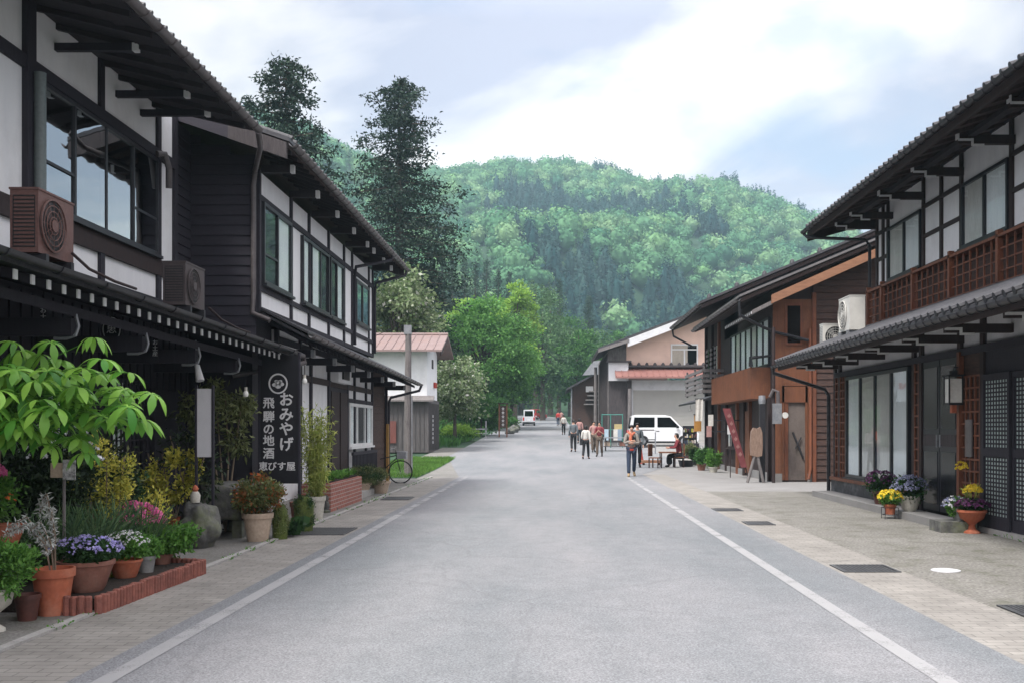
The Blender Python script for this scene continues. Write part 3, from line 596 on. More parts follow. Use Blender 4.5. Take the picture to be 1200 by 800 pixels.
for ya,yb in ((25.7,26.9),(28.6,29.5)):
    pipe(t,[(-4.17,yb,6.12),(-4.2,yb-.05,6.0),(-4.9,ya,5.65),(-4.93,ya,5.4),(-4.93,ya,3.7)],.04,W_BLACK)
dz2=-.2
mb=MB(); mb.slab(XW,3.62,-4.2,3.2,17.5,32.4,.05,dz=dz2); p=part(mb,'pent_roof',TILE,t)
mb=MB(); mb.slab(XW,3.68,-4.14,3.25,17.45,32.45,.04,dz=dz2); part(mb,'tin_cover',DMETAL,p)
for k in range(40):
    y=17.8+k*.36; d=dz2*(y-17.5)/14.9
    if y<32.3: mb=MB(); mb.slab(XW,3.54+d,-4.25,3.13+d,y,y+.05,.07); part(mb,'rafter',W_BLACK,p)
for y in (19,20.9,22.8,24.8,26.8,28.8,30.8):
    d=dz2*(y-17.5)/14.9; capbeam(t,XW,-4.4,y,3.08+d,.1,.14,1,mat=W_BLACK,cap=GALV)
gutter(t,-4.1,17.5,32.4,3.2,.055,dz=dz2,step=.5)
pipe(t,[(-4.1,32.3,2.95),(-4.15,32.2,2.8),(-4.9,31.25,2.55),(-4.95,31.2,2.4),(-4.95,31.2,.05)],.04,W_BLACK)
# ground floor
mb=MB(); mb.box(-10.5,XW-.08,17.4,31.0,0,3.4); part(mb,'ground_floor_wall',W_BLACK,t)
mb=MB(); mb.box(XW-.08,XW,18.6,28.4,.25,3.4); part(mb,'lower_plaster',PLASTER,t)
mb=MB(); mb.box(XW-.08,XW+.01,18,31,0,.25); part(mb,'foundation',CONC,t)
mb=MB(); clapx(mb,XW-.05,1,28.45,31.0,.25,3.4,.2); mb.box(XW-.08,XW-.05,28.45,31,.25,3.4); part(mb,'board_wall',W_CLAP,t)
mb=MB(); mb.box(-10.5,XW-.05,31.0,31.04,0,3.4); clapy(mb,31.04,1,-10.5,XW-.05,.1,3.4,.2); part(mb,'end_boards',W_CLAP,t)
posts(t,XW,1,[18.6,20.3,21.2,22.9,25.0,25.9,27.5,28.45,30.95],.25,3.4,W_BLACK,.12,.05)
beams(t,XW,1,[2.62],18.6,28.4,W_DBROWN,.13); beams(t,XW,1,[2.3],25,28.4,W_BLACK,.1); beams(t,XW,1,[3.22],18.6,28.4,W_BLACK,.12)
mb=MB(); mb.box(XW-.02,XW+.03,23.0,24.95,.0,2.55); d=part(mb,'door',W_BLACK,t)
mb=MB(); mb.box(XW+.03,XW+.05,23.1,23.95,.1,2.45); mb.box(XW+.03,XW+.06,24.05,24.85,.1,2.45); part(mb,'door_leaf',W_DBROWN,d)
mb=MB(); mb.box(XW+.0,XW+.2,23.1,24.6,2.66,3.08); mt=part(mb,'meter_cabinet',PLASTER,t); mb=MB(); mb.box(XW+.2,XW+.24,23.5,24.2,2.74,3.0); part(mb,'meter',BLACKM,mt)
win(t,XW,1,25.1,28.3,1.15,2.24,3,['white','dark','white'],frame=FRAMEW,glass=GLASSD,fw=.08)
mb=MB()
mb.box(XW+.12,XW+.18,25.0,28.4,.95,1.03); mb.box(XW+.12,XW+.18,25.0,28.4,.1,.17)
for k in range(18): mb.box(XW+.13,XW+.17,25.05+k*.195,25.11+k*.195,.17,.95)
part(mb,'balustrade',W_BLACK,t)
mb=MB(); mb.box(XW+.02,XW+.10,30.85,30.97,.0,1.75); part(mb,'yellow_conduit',M('ochre_pipe_cover',(.42,.24,.07),rough=.7),t)
mb=MB(); mb.box(-5.0,-4.35,22.9,25.2,0,.14); part(mb,'doorstep',CONC,t)
x,z=at(416.5,513,26.5); tt=thing('satellite_dish','small grey round dish on the dark balustrade of the second left house','dish',(x,26.5,1.0))
mb=MB(); mb.tube([(x-.1,26.5,1.0),(x-.1,26.5,z)],.02,n=6); part(mb,'stand',GALV,tt)
mb=MB(); mb.lathe([(.02,.02),(.1,.03),(.17,.07),(.175,.075),(.1,.02),(.01,.0)],(0,0,0),n=18); mb.v=[(x-.08+v[0]*.9,26.5-v[2],z+v[1]) for v in mb.v]; part(mb,'bowl',GREYPOT,tt,smooth=True)
# ================================================================ LEFT 3: the white storehouse
KX=-6.75; t=thing('storehouse','small white plaster storehouse with faded pink tin roof and grey board base','storehouse',(-9,58,zg(57)))
zb=zg(57)
mb=MB(); mb.box(-13,KX,55.6,60.5,zb+2.9,5.9); mb.poly([(KX,55.6,5.9),(KX,60.5,5.9),(KX,58.05,6.7)],0,-6.2); part(mb,'plaster_wall',PLASTER,t)
mb=MB(); mb.box(-13,KX+.1,55.5,60.6,zb,zb+2.9)
for k in range(26): mb.box(-12.9+k*.24,-12.88+k*.24,55.46,55.5,zb+.1,zb+2.7)
for k in range(20): mb.box(KX+.1,KX+.13,55.6+k*.25,55.64+k*.25,zb+.1,zb+2.7)
part(mb,'board_base',M('dark_silver_boards',(.13,.12,.12),(.06,.055,.057),rough=.9,stretch=(9,9,.7),scale=3,bump=.4,bscale=25),t)
mb=MB(); mb.hexa([(-13.2,55.15,zb+2.75),(KX+.4,55.15,zb+2.75),(KX+.4,55.6,zb+2.95),(-13.2,55.6,zb+2.95),(-13.2,55.15,zb+2.83),(KX+.4,55.15,zb+2.83),(KX+.4,55.6,zb+3.08),(-13.2,55.6,zb+3.08)]); part(mb,'ledge_roof',W_GREY,t)
mb=MB(); mb.hexa([(-13.6,54.7,5.72),(KX+.9,54.7,5.72),(KX+.9,58.05,6.78),(-13.6,58.05,6.78),(-13.6,54.7,5.82),(KX+.9,54.7,5.82),(KX+.9,58.05,6.9),(-13.6,58.05,6.9)])
mb.hexa([(-13.6,58.05,6.77),(KX+.9,58.05,6.77),(KX+.9,61.4,5.72),(-13.6,61.4,5.72),(-13.6,58.05,6.89),(KX+.9,58.05,6.89),(KX+.9,61.4,5.82),(-13.6,61.4,5.82)])
for k in range(17): mb.tube([(-13.5+k*.45,54.7,5.84),(-13.5+k*.45,58.05,6.92)],.025,n=5)
rf=part(mb,'roof',PINKROOF,t)
mb=MB(); mb.tube([(-13.6,58.05,6.93),(KX+.9,58.05,6.93)],.09,n=8); part(mb,'ridge_cap',PINKROOF,rf)
mb=MB(); mb.hexa([(KX+.8,54.8,5.5),(KX+.86,54.8,5.5),(KX+.86,58.05,6.55),(KX+.8,58.05,6.55),(KX+.8,54.8,5.72),(KX+.86,54.8,5.72),(KX+.86,58.05,6.78),(KX+.8,58.05,6.78)]); part(mb,'bargeboard',W_DBROWN,rf)
mb=MB(); mb.box(-9.5,-8.4,55.43,55.5,zb+.5,zb+1.7); part(mb,'red_panel',M('dull_red_board',(.17,.06,.05),rough=.8),t)
mb=MB(); mb.box(KX,KX+.05,57.8,58.3,5.0,5.5); part(mb,'vent',W_GREYD,t)
for k,(dy,c) in enumerate(((0,'a'),(.5,'b'))):
    mb=MB(); mb.box(KX+.01,KX+.12,58.6+dy,58.95+dy,3.95,4.25); part(mb,'red_lamp',M('red_enamel',(.5,.04,.03),rough=.4),t)
mb=MB()
for k in range(7): mb.box(-6.64,-6.62,57.2,57.5,zb+1.9-k*.24,zb+2.05-k*.24)
part(mb,'white_characters',SIGNW,t)
# utility pole
gx,gy=G(478,558); t=thing('utility_pole','short weathered wooden pole with a grey box at its top, before the white storehouse','utility pole',(gx,gy,0))
mb=MB(); mb.tube([(gx,gy,0),(gx,gy,2.6),(gx+.02,gy,5.0)],[.13,.115,.10],n=12); part(mb,'pole_shaft',W_GREY,t,smooth=True)
mb=MB(); mb.box(gx-.12,gx+.12,gy-.1,gy+.1,4.75,5.05); part(mb,'junction_box',GALV,t)
mb=MB(); mb.tube([(gx+.14,gy-.05,0),(gx+.14,gy-.05,2.7)],.03,n=6); part(mb,'conduit',GALV,t)
for a,b_ in (((gx-.4,gy,5.0),(gx-12,gy+25,5.6)),): 
    mb=MB(); n=14; mb.tube([(a[0]+(b_[0]-a[0])*k/n,a[1]+(b_[1]-a[1])*k/n,a[2]+(b_[2]-a[2])*k/n-.5*math.sin(math.pi*k/n)) for k in range(n+1)],.01,n=4); part(mb,'cable',RUBBER,t)
# bicycle
def bicycle():
    Y=30.2; cx=-4.55; t=thing('bicycle','black city bicycle parked at the end of the second left house','bicycle',(cx,Y,0))
    r=.33
    def P3(u,z): return (cx-.0+u, Y+.25*u, z)      # bike lies roughly along x
    for u,nm in ((.10,'front'),(-.95,'rear')):
        c=P3(u,r); mb=MB(); n=28; pts=[(c[0]+r*math.cos(2*math.pi*k/n),c[1]+.25*r*math.cos(2*math.pi*k/n),c[2]+r*math.sin(2*math.pi*k/n)) for k in range(n+1)]
        mb.tube(pts,.02,n=6,cap=False); w=part(mb,'wheel',RUBBER,t)
        mb=MB()
        for k in range(12):
            a=2*math.pi*k/12; mb.tube([c,(c[0]+.31*math.cos(a),c[1]+.25*.31*math.cos(a),c[2]+.31*math.sin(a))],.003,n=4)
        part(mb,'spokes',GALV,w)
    f=MB()
    for a,b in (((-.95,r),(-.5,.28)),((-.5,.28),(-.65,.80)),((-.95,r),(-.62,.68)),((-.5,.28),(.0,.75)),((-.62,.68),(-.02,.82))): f.tube([P3(*a),P3(*b)],.016,n=6)
    part(f,'frame',DMETAL,t)
    f=MB(); f.tube([P3(.10,r),P3(.0,.72),P3(-.05,.98)],.014,n=6); part(f,'fork',DMETAL,t)
    f=MB(); p=P3(-.05,1.0); f.tube([(p[0]-.1,p[1]-.28,p[2]),(p[0],p[1]-.1,p[2]+.03),(p[0],p[1]+.1,p[2]+.03),(p[0]-.1,p[1]+.28,p[2])],.013,n=6); part(f,'handlebar',GALV,t)
    f=MB(); p=P3(-.68,.86); f.hexa([(p[0]-.13,p[1]-.08,p[2]-.03),(p[0]+.14,p[1]-.02,p[2]-.02),(p[0]+.14,p[1]+.02,p[2]-.02),(p[0]-.13,p[1]+.08,p[2]-.03),(p[0]-.13,p[1]-.09,p[2]+.03),(p[0]+.14,p[1]-.02,p[2]+.02),(p[0]+.14,p[1]+.02,p[2]+.02),(p[0]-.13,p[1]+.09,p[2]+.03)]); part(f,'saddle',RUBBER,t)
    f=MB(); p=P3(.15,.82); 
    f.box(p[0]-.13,p[0]+.13,p[1]-.17,p[1]+.17,p[2]-.1,p[2]+.12); part(f,'basket',GALV,t)
bicycle()
# ================================================================ RIGHT 1
t=thing('two_storey_wooden_house','large wooden house with red-brown lattice balcony and glass shopfront, nearest on the right','house',(8,18,0))
XG=6.8; XR=7.8
mb=MB(); mb.box(XG+.08,14,7,24.5,0,3.6); part(mb,'ground_floor_wall',W_DBROWN,t)
mb=MB(); mb.box(XR+.08,14,7,24.5,3.55,7.0); part(mb,'core_wall',W_BLACKH,t)
mb=MB(); clapy(mb,24.5,1,XR+.1,12.4,3.5,8.2,.18,top=lambda x:6.45+(x-6.36)*.285-.12); part(mb,'end_boards',W_CLAP,t)
mb=MB(); mb.box(XR,XR+.08,7,24.5,4.0,6.95); part(mb,'plaster_wall',PLASTER,t)
posts(t,XR,-1,[8.4,10.4,12.4,14.4,15.4,16.35,17.3,19.42,20.42,21.4,23.65,24.0,24.45],4.0,6.9,W_DBROWN,.11)
beams(t,XR,-1,[4.93],7,24.5,W_DBROWN,.12)
for (a,b_) in ((19.42,21.4),(23.6,24.45),(14.4,17.3)):
    beams(t,XR,-1,[6.22,5.6],a,b_,W_DBROWN,.08)
beams(t,XR,-1,[6.88],7,24.5,W_BLACK,.12)
win(t,XR,-1,21.5,23.6,4.98,6.2,2,['white','curtain'],fw=.06,glass=GLASSD); win(t,XR,-1,17.38,19.35,4.98,6.2,2,['white','curtain'],fw=.06,glass=GLASSD); win(t,XR,-1,11,14,5.0,6.25,3,['curtain','white','dark'],fw=.06)
# balcony lattice band
mb=MB(); mb.box(XR-.28,XR,7,24.5,4.02,4.07); mb.box(XR-.28,XR,7,24.5,4.82,4.87); r_=part(mb,'balcony_rail',W_RED,t)
mb=MB(); mb.box(XR-.05,XR-.045,7,24.45,4.07,4.82); part(mb,'back_boards',W_CLAP,r_)
mb=MB()
for k in range(59): mb.box(XR-.24,XR-.21,7.1+k*.3,7.13+k*.3,4.07,4.82)
for z in (4.25,4.44,4.63): mb.box(XR-.235,XR-.215,7,24.5,z-.012,z+.012)
part(mb,'balcony_lattice',W_RED,r_)
posts(t,XR-.2,-1,[9.4,11.4,13.4,15.4,17.3,19.4,21.4,23.4,24.42],3.9,4.95,W_RED,.09,.08,name='balcony_post')
# main roof
mb=MB(); mb.slab(12.5,8.25,6.36,6.50,7,25.3,.05); mb.slab(12.5,8.25,18,6.6,7,25.3,.05); r=part(mb,'roof',W_SOFFIT2,t)
mb=MB(); mb.slab(12.5,8.33,6.30,6.56,6.95,25.4,.07); mb.slab(12.5,8.33,18.1,6.66,6.95,25.4,.07); rolls(mb,6.29,6.58,12.5,8.35,7,25.3,.28,.05); part(mb,'roof_tiles',TILE,r)
mb=MB(); mb.slab(12.5,8.2,6.34,6.46,25.3,25.38,.24); part(mb,'bargeboard',W_DBROWN,r)
mb=MB(); mb.slab(12.5,8.2,6.34,6.46,7,25.3,.0) if False else mb.box(6.34,6.40,7,25.3,6.33,6.46); part(mb,'fascia',W_DBROWN,r)
mb=MB(); mb.box(7.0,7.14,7,25.2,6.50,6.58); part(mb,'eave_purlin',W_SOFFIT,t)
for y in (9.2,11.2,13.2,15.3,17.25,19.4,21.4,23.4,24.6): capbeam(t,XR,6.85,y,6.53,.11,.15,-1,mat=W_DBROWN,step=True)
for k in range(32):
    y=7.3+k*.57; mb=MB(); mb.slab(7.9,6.90,6.42,6.46,y,y+.06,.06); part(mb,'rafter',W_SOFFIT2,r)
gutter(t,6.24,7,25.4,6.47,.065,DMETAL,step=.33)
pipe(t,[(6.24,25.3,6.4),(6.3,25.2,6.3),(7.6,24.75,6.15),(7.68,24.7,6.0),(7.68,24.7,4.0)],.04,DMETAL)
# pent roof over the shopfront
mb=MB(); mb.slab(XR,4.0,5.46,3.12,7,24.6,.05); p=part(mb,'pent_roof',W_SOFFIT2,t)
mb=MB(); mb.slab(XR-.26,4.0,5.40,3.19,6.95,24.65,.07); rolls(mb,5.38,3.205,XR-.26,4.01,7,24.6,.27,.05); part(mb,'pent_tiles',TILE,p)
mb=MB(); mb.box(5.44,5.50,7,24.6,3.0,3.10); part(mb,'fascia',W_DBROWN,p)
mb=MB(); mb.box(5.95,6.05,7,24.5,3.16,3.24); part(mb,'purlin',W_SOFFIT2,p)
for y in (8.9,11,13.1,15.1,16.9,18.9,20.9,22.7,24.2): capbeam(t,XG,5.8,y,3.14,.10,.13,-1,mat=W_DBROWN,step=True)
for k in range(31):
    y=7.3+k*.57; mb=MB(); mb.slab(XG,3.58,5.5,3.09,y,y+.05,.06); part(mb,'rafter',W_SOFFIT2,p)
gutter(t,5.34,6.95,24.7,3.11,.06,DMETAL,step=.3)
pipe(t,[(5.34,24.65,3.1),(5.36,24.75,2.95),(6.6,24.7,2.55),(6.68,24.66,2.4),(6.68,24.66,.05)],.045,DMETAL)
pipe(t,[(6.68,24.5,3.4),(6.5,24.6,3.3)],.03,DMETAL)
# ground floor front, from far to near
mb=MB(); mb.box(XG,XG+.08,15.95,24.45,2.86,3.55); mb.box(XG,XG+.08,7,15.95,2.92,3.55); part(mb,'transom_plaster',PLASTERB,t)
posts(t,XG,-1,[24.4,19.1,18.72,16.95,16.05,24.0],0,3.5,W_DBROWN,.13,.06)
beams(t,XG,-1,[2.86],7,24.4,W_BLACK,.12,.065)
mb=MB(); mb.box(XG-.02,XG+.08,23.5,24.35,.45,2.86); l_=part(mb,'lattice_backing',W_CLAP,t)
mb=MB(); lattice(mb,XG-.06,XG-.03,23.52,24.3,.45,2.86,4,13,.03); part(mb,'lattice',W_RED,l_)
win(t,XG,-1,19.35,23.45,.5,2.78,4,['white','curtain','curtain','white'],glass=GLASSM,fw=.07,name='shop_window')  # end panes: white curtains stand in for pale reflections on the glass
mb=MB(); mb.box(XG-.12,XG+.08,19.2,24.45,0,.40); part(mb,'foundation_stone',DSTONE,t)
mb=MB(); mb.box(XG-.16,XG+.02,19.2,24.45,.40,.47); part(mb,'window_ledge',W_RED,t)
mb=MB(); mb.box(XG-.02,XG+.08,18.78,19.04,.2,2.86); l_=part(mb,'lattice_backing',W_CLAP,t)
mb=MB(); lattice(mb,XG-.06,XG-.03,18.80,19.02,.2,2.86,1,13,.03); part(mb,'lattice',W_RED,l_)
# dark double door
mb=MB(); mb.box(XG-.0,XG+.08,17.0,18.66,.13,2.86); d=part(mb,'double_door',W_BLACK,t)
for k in range(2):
    a=17.04+k*.81
    mb=MB(); mb.box(XG-.035,XG-.001,a,a+.78,.16,2.8); dl=part(mb,'door_leaf',FRAMEB,d)
    mb=MB(); mb.box(XG-.045,XG-.036,a+.08,a+.70,1.6,2.68); mb.box(XG-.045,XG-.036,a+.08,a+.70,.28,1.2); part(mb,'pane',DGLASS,dl)
    mb=MB(); mb.box(XG-.05,XG-.036,a+.05,a+.73,1.30,1.50); part(mb,'kick_rail',W_GREYD,dl)
    mb=MB(); mb.box(XG-.07,XG-.036,a+(.70 if k==0 else .04),a+(.73 if k==0 else .07),1.28,1.5); part(mb,'handle',GALV,dl)
# lattice panel with lamp
mb=MB(); mb.box(XG-.02,XG+.08,16.1,16.88,.13,2.86); l_=part(mb,'lattice_backing',W_CLAP,t)
mb=MB(); lattice(mb,XG-.06,XG-.03,16.12,16.86,.15,2.45,4,12,.03); part(mb,'lattice',W_RED,l_)
mb=MB(); mb.box(XG-.10,XG-.02,16.83,16.93,.13,2.86); part(mb,'red_post',W_RED,t)
mb=MB(); mb.box(XG-.09,XG-.065,16.35,16.6,1.15,1.75); part(mb,'letter_box',GUTTER,t)
# lattice sliding doors near
mb=MB(); mb.box(XG-.02,XG+.08,7,16.0,2.45,2.86); part(mb,'lintel',W_BLACK,t)
for k in range(5):
    b_=15.98-k*.95-(.0 if k<4 else 0); a=b_-.95
    xo=XG-(.0 if k%2 else .045)
    mb=MB(); mb.box(xo-.04,xo-.0,a,a+.07,.08,2.44); mb.box(xo-.04,xo,b_-.07,b_,.08,2.44); mb.box(xo-.04,xo,a+.07,b_-.07,.08,.26); mb.box(xo-.04,xo,a+.07,b_-.07,2.36,2.44); mb.box(xo-.04,xo,a+.07,b_-.07,1.18,1.30); d=part(mb,'lattice_door',W_BLACK,t)
    mb=MB(); mb.box(xo-.012,xo-.006,a+.07,b_-.07,.26,2.36); part(mb,'frosted_pane',M('frosted_blue_green_glass',(.46,.54,.52),(.34,.41,.40),rough=.25,scale=2,bump=0) if k==0 else bpy.data.materials['frosted_blue_green_glass'],d)
    mb=MB(); lattice(mb,xo-.022,xo-.013,a+.08,b_-.08,.27,1.17,8,14,.026); lattice(mb,xo-.022,xo-.013,a+.08,b_-.08,1.31,2.35,8,16,.026); part(mb,'lattice',W_BLACK,d)
mb=MB(); mb.box(XG-.12,XG+.08,7,16.0,.0,.08); part(mb,'threshold',CONC,t)
mb=MB(); mb.box(XG-.05,XG+.08,7,11.1,.08,2.45); part(mb,'side_panel',W_DBROWN,t)
mb=MB(); mb.box(6.22,XG-.125,16.3,24.4,-.02,.13); struct(mb,'doorstep_slab',APRON)
mb=MB(); mb.box(6.0,6.55,15.75,16.25,0,.17); solo(mb,'granite_block',STONE,'dark granite block step in front of the red lattice panel, behind the terracotta urn','step',loc=(6.2,16,0))
# lantern
t=thing('wall_lantern','square white-glass lantern on the red post by the dark double door','lantern',(6.6,16.88,2.1))
x,y=6.62,16.86
mb=MB(); mb.box(x-.10,x+.10,y-.10,y+.10,2.03,2.42); part(mb,'glass_body',BULB,t)
mb=MB()
for sx in (-1,1):
    for sy in (-1,1): mb.box(x+sx*.11-.01,x+sx*.11+.01,y+sy*.11-.01,y+sy*.11+.01,2.0,2.46)
mb.box(x-.115,x+.115,y-.115,y+.115,1.99,2.025); mb.box(x-.14,x+.14,y-.14,y+.14,2.46,2.49); mb.box(x-.05,x+.05,y-.05,y+.05,2.49,2.56); part(mb,'lantern_frame',DMETAL,t)
mb=MB(); mb.box(x-.04,x+.04,y-.04,y+.04,1.86,1.99); part(mb,'finial',TERRA,t)
mb=MB(); mb.tube([(XG-.04,y+.02,2.6),(x+.02,y,2.62),(x,y,2.55)],.012,n=6); part(mb,'bracket',DMETAL,t)
# AC units right
ac(6.75,23.0,3.66,'-x','white air conditioner standing on the right pent roof next to the drainpipe',WHAC,w=.85,d=.34,h=.74,legs=.12,grp='white air conditioners on the right pent roof')
ac(7.15,25.6,3.55,'-y','smaller white air conditioner with dark fan facing the street, behind the taller one',WHAC,w=.80,d=.3,h=.62,legs=.02,grp='white air conditioners on the right pent roof')
mb=MB(); mb.box(6.3,7.9,25.42,25.8,3.50,3.55); mb.box(6.4,6.46,25.45,25.5,3.1,3.5); mb.box(7.7,7.76,25.45,25.5,3.1,3.5); solo(mb,'wall_shelf',DMETAL,'dark metal shelf carrying the smaller white air conditioner','shelf',loc=(7,25.6,3.5))
# ================================================================ RIGHT 2
t=thing('brown_timber_house','brown timber house with orange balcony and boarded gable, second on the right','house',(8,35,0))
XF=6.7; YN=31.0
sl=.42
def rz(x): return 5.50+(x-5.6)*sl
mb=MB(); mb.poly([(XF,YN,0),(XF,YN,rz(XF)),(13.6,YN,rz(13.6)),(19,YN,rz(13.6)-2),(19,YN,0)],1,8.6); part(mb,'core_wall',W_DBROWN,t)
mb=MB(); clapy(mb,YN-.03,-1,7.92,18,.1,8.5,.2,top=lambda x:rz(x)-.1); mb.box(7.92,13,YN-.03,YN-.001,0,.3); part(mb,'boarded_gable',W_CLAP,t)
mb=MB(); mb.box(XF,7.9,YN-.05,YN-.002,2.9,5.5); mb.box(XF,6.98,YN-.05,YN-.002,.25,2.9); mb.box(7.74,7.9,YN-.05,YN-.002,.25,2.9)
part(mb,'orange_wall',W_ORANGE,t)
mb=MB(); mb.box(XF-.02,6.98,YN-.06,YN+.0,0,.25); part(mb,'plinth',APRON,t)
mb=MB(); mb.box(7.74,7.95,YN-.06,YN,0,.25); part(mb,'plinth',APRON,t)
mb=MB(); mb.box(6.98,7.04,YN-.07,YN-.01,.05,2.88); mb.box(7.68,7.74,YN-.07,YN-.01,.05,2.88); mb.box(6.98,7.74,YN-.07,YN-.01,2.4,2.88) ; d=part(mb,'entrance_frame',W_ORANGE,t)
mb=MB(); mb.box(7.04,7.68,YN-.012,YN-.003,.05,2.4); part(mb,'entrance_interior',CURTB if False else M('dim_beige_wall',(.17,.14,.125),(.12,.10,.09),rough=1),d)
mb=MB(); mb.box(7.05,7.16,YN-.05,YN-.013,.05,2.39); part(mb,'door_leaf',W_RED,d)
mb=MB(); mb.tube([(7.3,YN-.05,1.5),(7.5,YN-.06,1.0),(7.62,YN-.05,.7)],.03,n=6); mb.tube([(7.38,YN-.06,1.0),(7.55,YN-.06,1.35)],.02,n=6); part(mb,'hanging_tools',DMETAL,d)
x0,z1=at(922,368,YN); x1,z0=at(937,402,YN); mb=MB(); mb.box(x0-.06,x1+.06,YN-.09,YN-.051,z0-.06,z1+.3); w_=part(mb,'gable_window',W_RED,t); mb=MB(); mb.box(x0,x1,YN-.095,YN-.0905,z0,z1+.24); part(mb,'pane',CARGL,w_)
posts_=[7.92]
mb=MB(); mb.box(7.88,8.0,YN-.1,YN-.0,0,5.7); part(mb,'corner_post',W_RED,t)
pipe(t,[(7.8,YN-.12,4.6),(7.82,YN-.12,2.8),(7.82,YN-.13,.4),(7.74,YN-.2,.08)],.045,W_RED)
# near roof
mb=MB(); mb.slab(5.6,5.46,13.6,rz(13.6)-.04,YN-.75,40,.12); mb.slab(13.6,rz(13.6)-.04,19,rz(13.6)-2.2,YN-.75,40,.12); r=part(mb,'lower_roof',W_SOFFIT2,t)
mb=MB(); mb.slab(5.55,5.54,13.6,rz(13.6)+.04,YN-.85,40.1,.07); mb.slab(13.6,rz(13.6)+.04,19.1,rz(13.6)-2.1,YN-.85,40.1,.07); part(mb,'roof_metal',M('pale_grey_verge_metal',(.19,.18,.18),(.10,.095,.10),rough=.5,scale=3),r)
mb=MB(); mb.slab(6.5,5.54,13.6,rz(13.6)-.17,YN-.80,YN-.72,.26); part(mb,'bargeboard',W_TAN,r)
gutter(t,5.52,YN-.8,40,5.42,.07,step=.6)
pipe(t,[(5.55,YN-.75,5.35),(5.58,YN-.7,4.95),(6.4,YN-.25,4.62),(6.75,YN-.15,4.5),(7.75,YN-.15,4.25)],.045,DMETAL)
# far, higher roof
mb=MB(); x_,z_=5.3,5.98; mb.slab(x_,z_,14,z_+8.7*.42,36.2,44.5,.14); mb.slab(14,z_+8.7*.42,20,z_+8.7*.42-2.4,36.2,44.5,.14); r=part(mb,'upper_roof',W_DBROWN,t)
mb=MB(); mb.slab(x_-.05,z_+.1,14,z_+8.7*.42+.1,36.1,44.6,.09); mb.slab(14,z_+8.7*.42+.1,20.1,z_+8.7*.42-2.3,36.1,44.6,.09)
for k in range(9):
    mb.lathe([(.10,0),(.07,.12),(.02,.16)],(x_+.3+k*.98,36.3,z_+.1+(.3+k*.98)*.42),n=8)
part(mb,'roof_tiles',TILE,r)
gutter(t,x_-.08,36.1,44.6,z_,.08,step=.6)
pipe(t,[(x_-.05,44.4,5.9),(x_,44.4,5.6),(6.2,44.3,5.1)],.045,DMETAL)
mb=MB(); mb.poly([(XF,39.6,0),(XF,39.6,z_+(XF-x_)*.42-.14),(13.6,39.6,z_+8*.42),(13.6,39.6,0)],1,4.6); part(mb,'far_wall',W_DBROWN,t)
mb=MB(); mb.poly([(XF,36.8,5.0),(XF,36.8,z_+(XF-x_)*.42-.14),(13.6,36.8,z_+8.2*.42),(13.6,36.8,5.0)],1,2.8); part(mb,'upper_gable',W_BLACKH,t)
# front: windows, awning, balcony
win(t,XF,-1,31.3,38.0,3.55,5.0,7,['white','white','curtain','white','white','curtain','white'],frame=FRAMEB,glass=GLASSM,fw=.05,name='balcony_window')
x0=5.98
mb=MB(); mb.hexa([(5.95,30.3,4.98),(6.75,30.3,5.38),(6.75,35.0,5.38),(5.95,35.0,4.98),(5.95,30.3,5.10),(6.75,30.3,5.5),(6.75,35,5.5),(5.95,35,5.10)]); aw=part(mb,'window_awning',W_GREY,t)
for k in range(16): mb=MB(); mb.box(5.925,5.945,30.35+k*.3,30.42+k*.3,4.99,5.06); part(mb,'rafter_tip',WHITEP,aw)
mb=MB(); mb.box(6.1,6.14,31.3,39.0,2.52,3.48); mb.box(6.141,XF,31.3,31.34,2.52,3.48); mb.box(6.141,XF,38.96,39.0,2.52,3.48); mb.box(6.141,XF,31.341,38.959,2.52,2.6)
for k in range(39): mb.box(6.085,6.099,31.33+k*.197,31.345+k*.197,2.52,3.48)
part(mb,'balcony',W_ORANGE,t)
mb=MB(); mb.tube([(6.12,31.25,3.5),(6.12,31.25,3.75),(6.9,31.05,3.85)],.04,n=8); mb.tube([(6.12,31.6,3.52),(6.12,31.6,3.8),(6.7,31.6,3.85)],.03,n=8); part(mb,'balcony_rail',DMETAL,t)
# timber uprights and shop front beneath
for y,m_ in ((31.15,W_DBROWN),(34.2,W_ORANGE),(35.2,W_DBROWN),(36.5,W_RED),(38.8,W_DBROWN),(40.5,W_RED),(42.2,W_DBROWN),(43.9,W_DBROWN)):
    mb=MB(); mb.box(XF-.1,XF+.05,y,y+.2,0,2.55 if y<39 else 6.2); part(mb,'post',m_,t)
mb=MB(); mb.box(XF-.04,XF,34.5,35.2,.1,2.2); part(mb,'orange_door',W_ORANGE,t)
mb=MB(); mb.box(XF-.05,XF,31.4,34.1,.0,.25); part(mb,'plinth',APRON,t)
mb=MB(); mb.box(XF-.05,XF,35.4,44,.0,.2); part(mb,'plinth',APRON,t)
win(t,XF,-1,36.8,38.7,.9,2.2,2,['dark','curtain'],frame=W_DBROWN,glass=GLASSD,name='shop_window')
win(t,XF,-1,40.8,43.8,3.6,5.0,4,['curtain','dark','beige','dark'],frame=W_DBROWN,glass=GLASSD)
for k in range(3):
    y=40.9+k*1.05; mb=MB()
    for j in range(7): mb.box(XF-.14,XF-.1,y,y+.45,3.65+j*.19,3.75+j*.19)
    part(mb,'slatted_shutter',W_GREY,t)
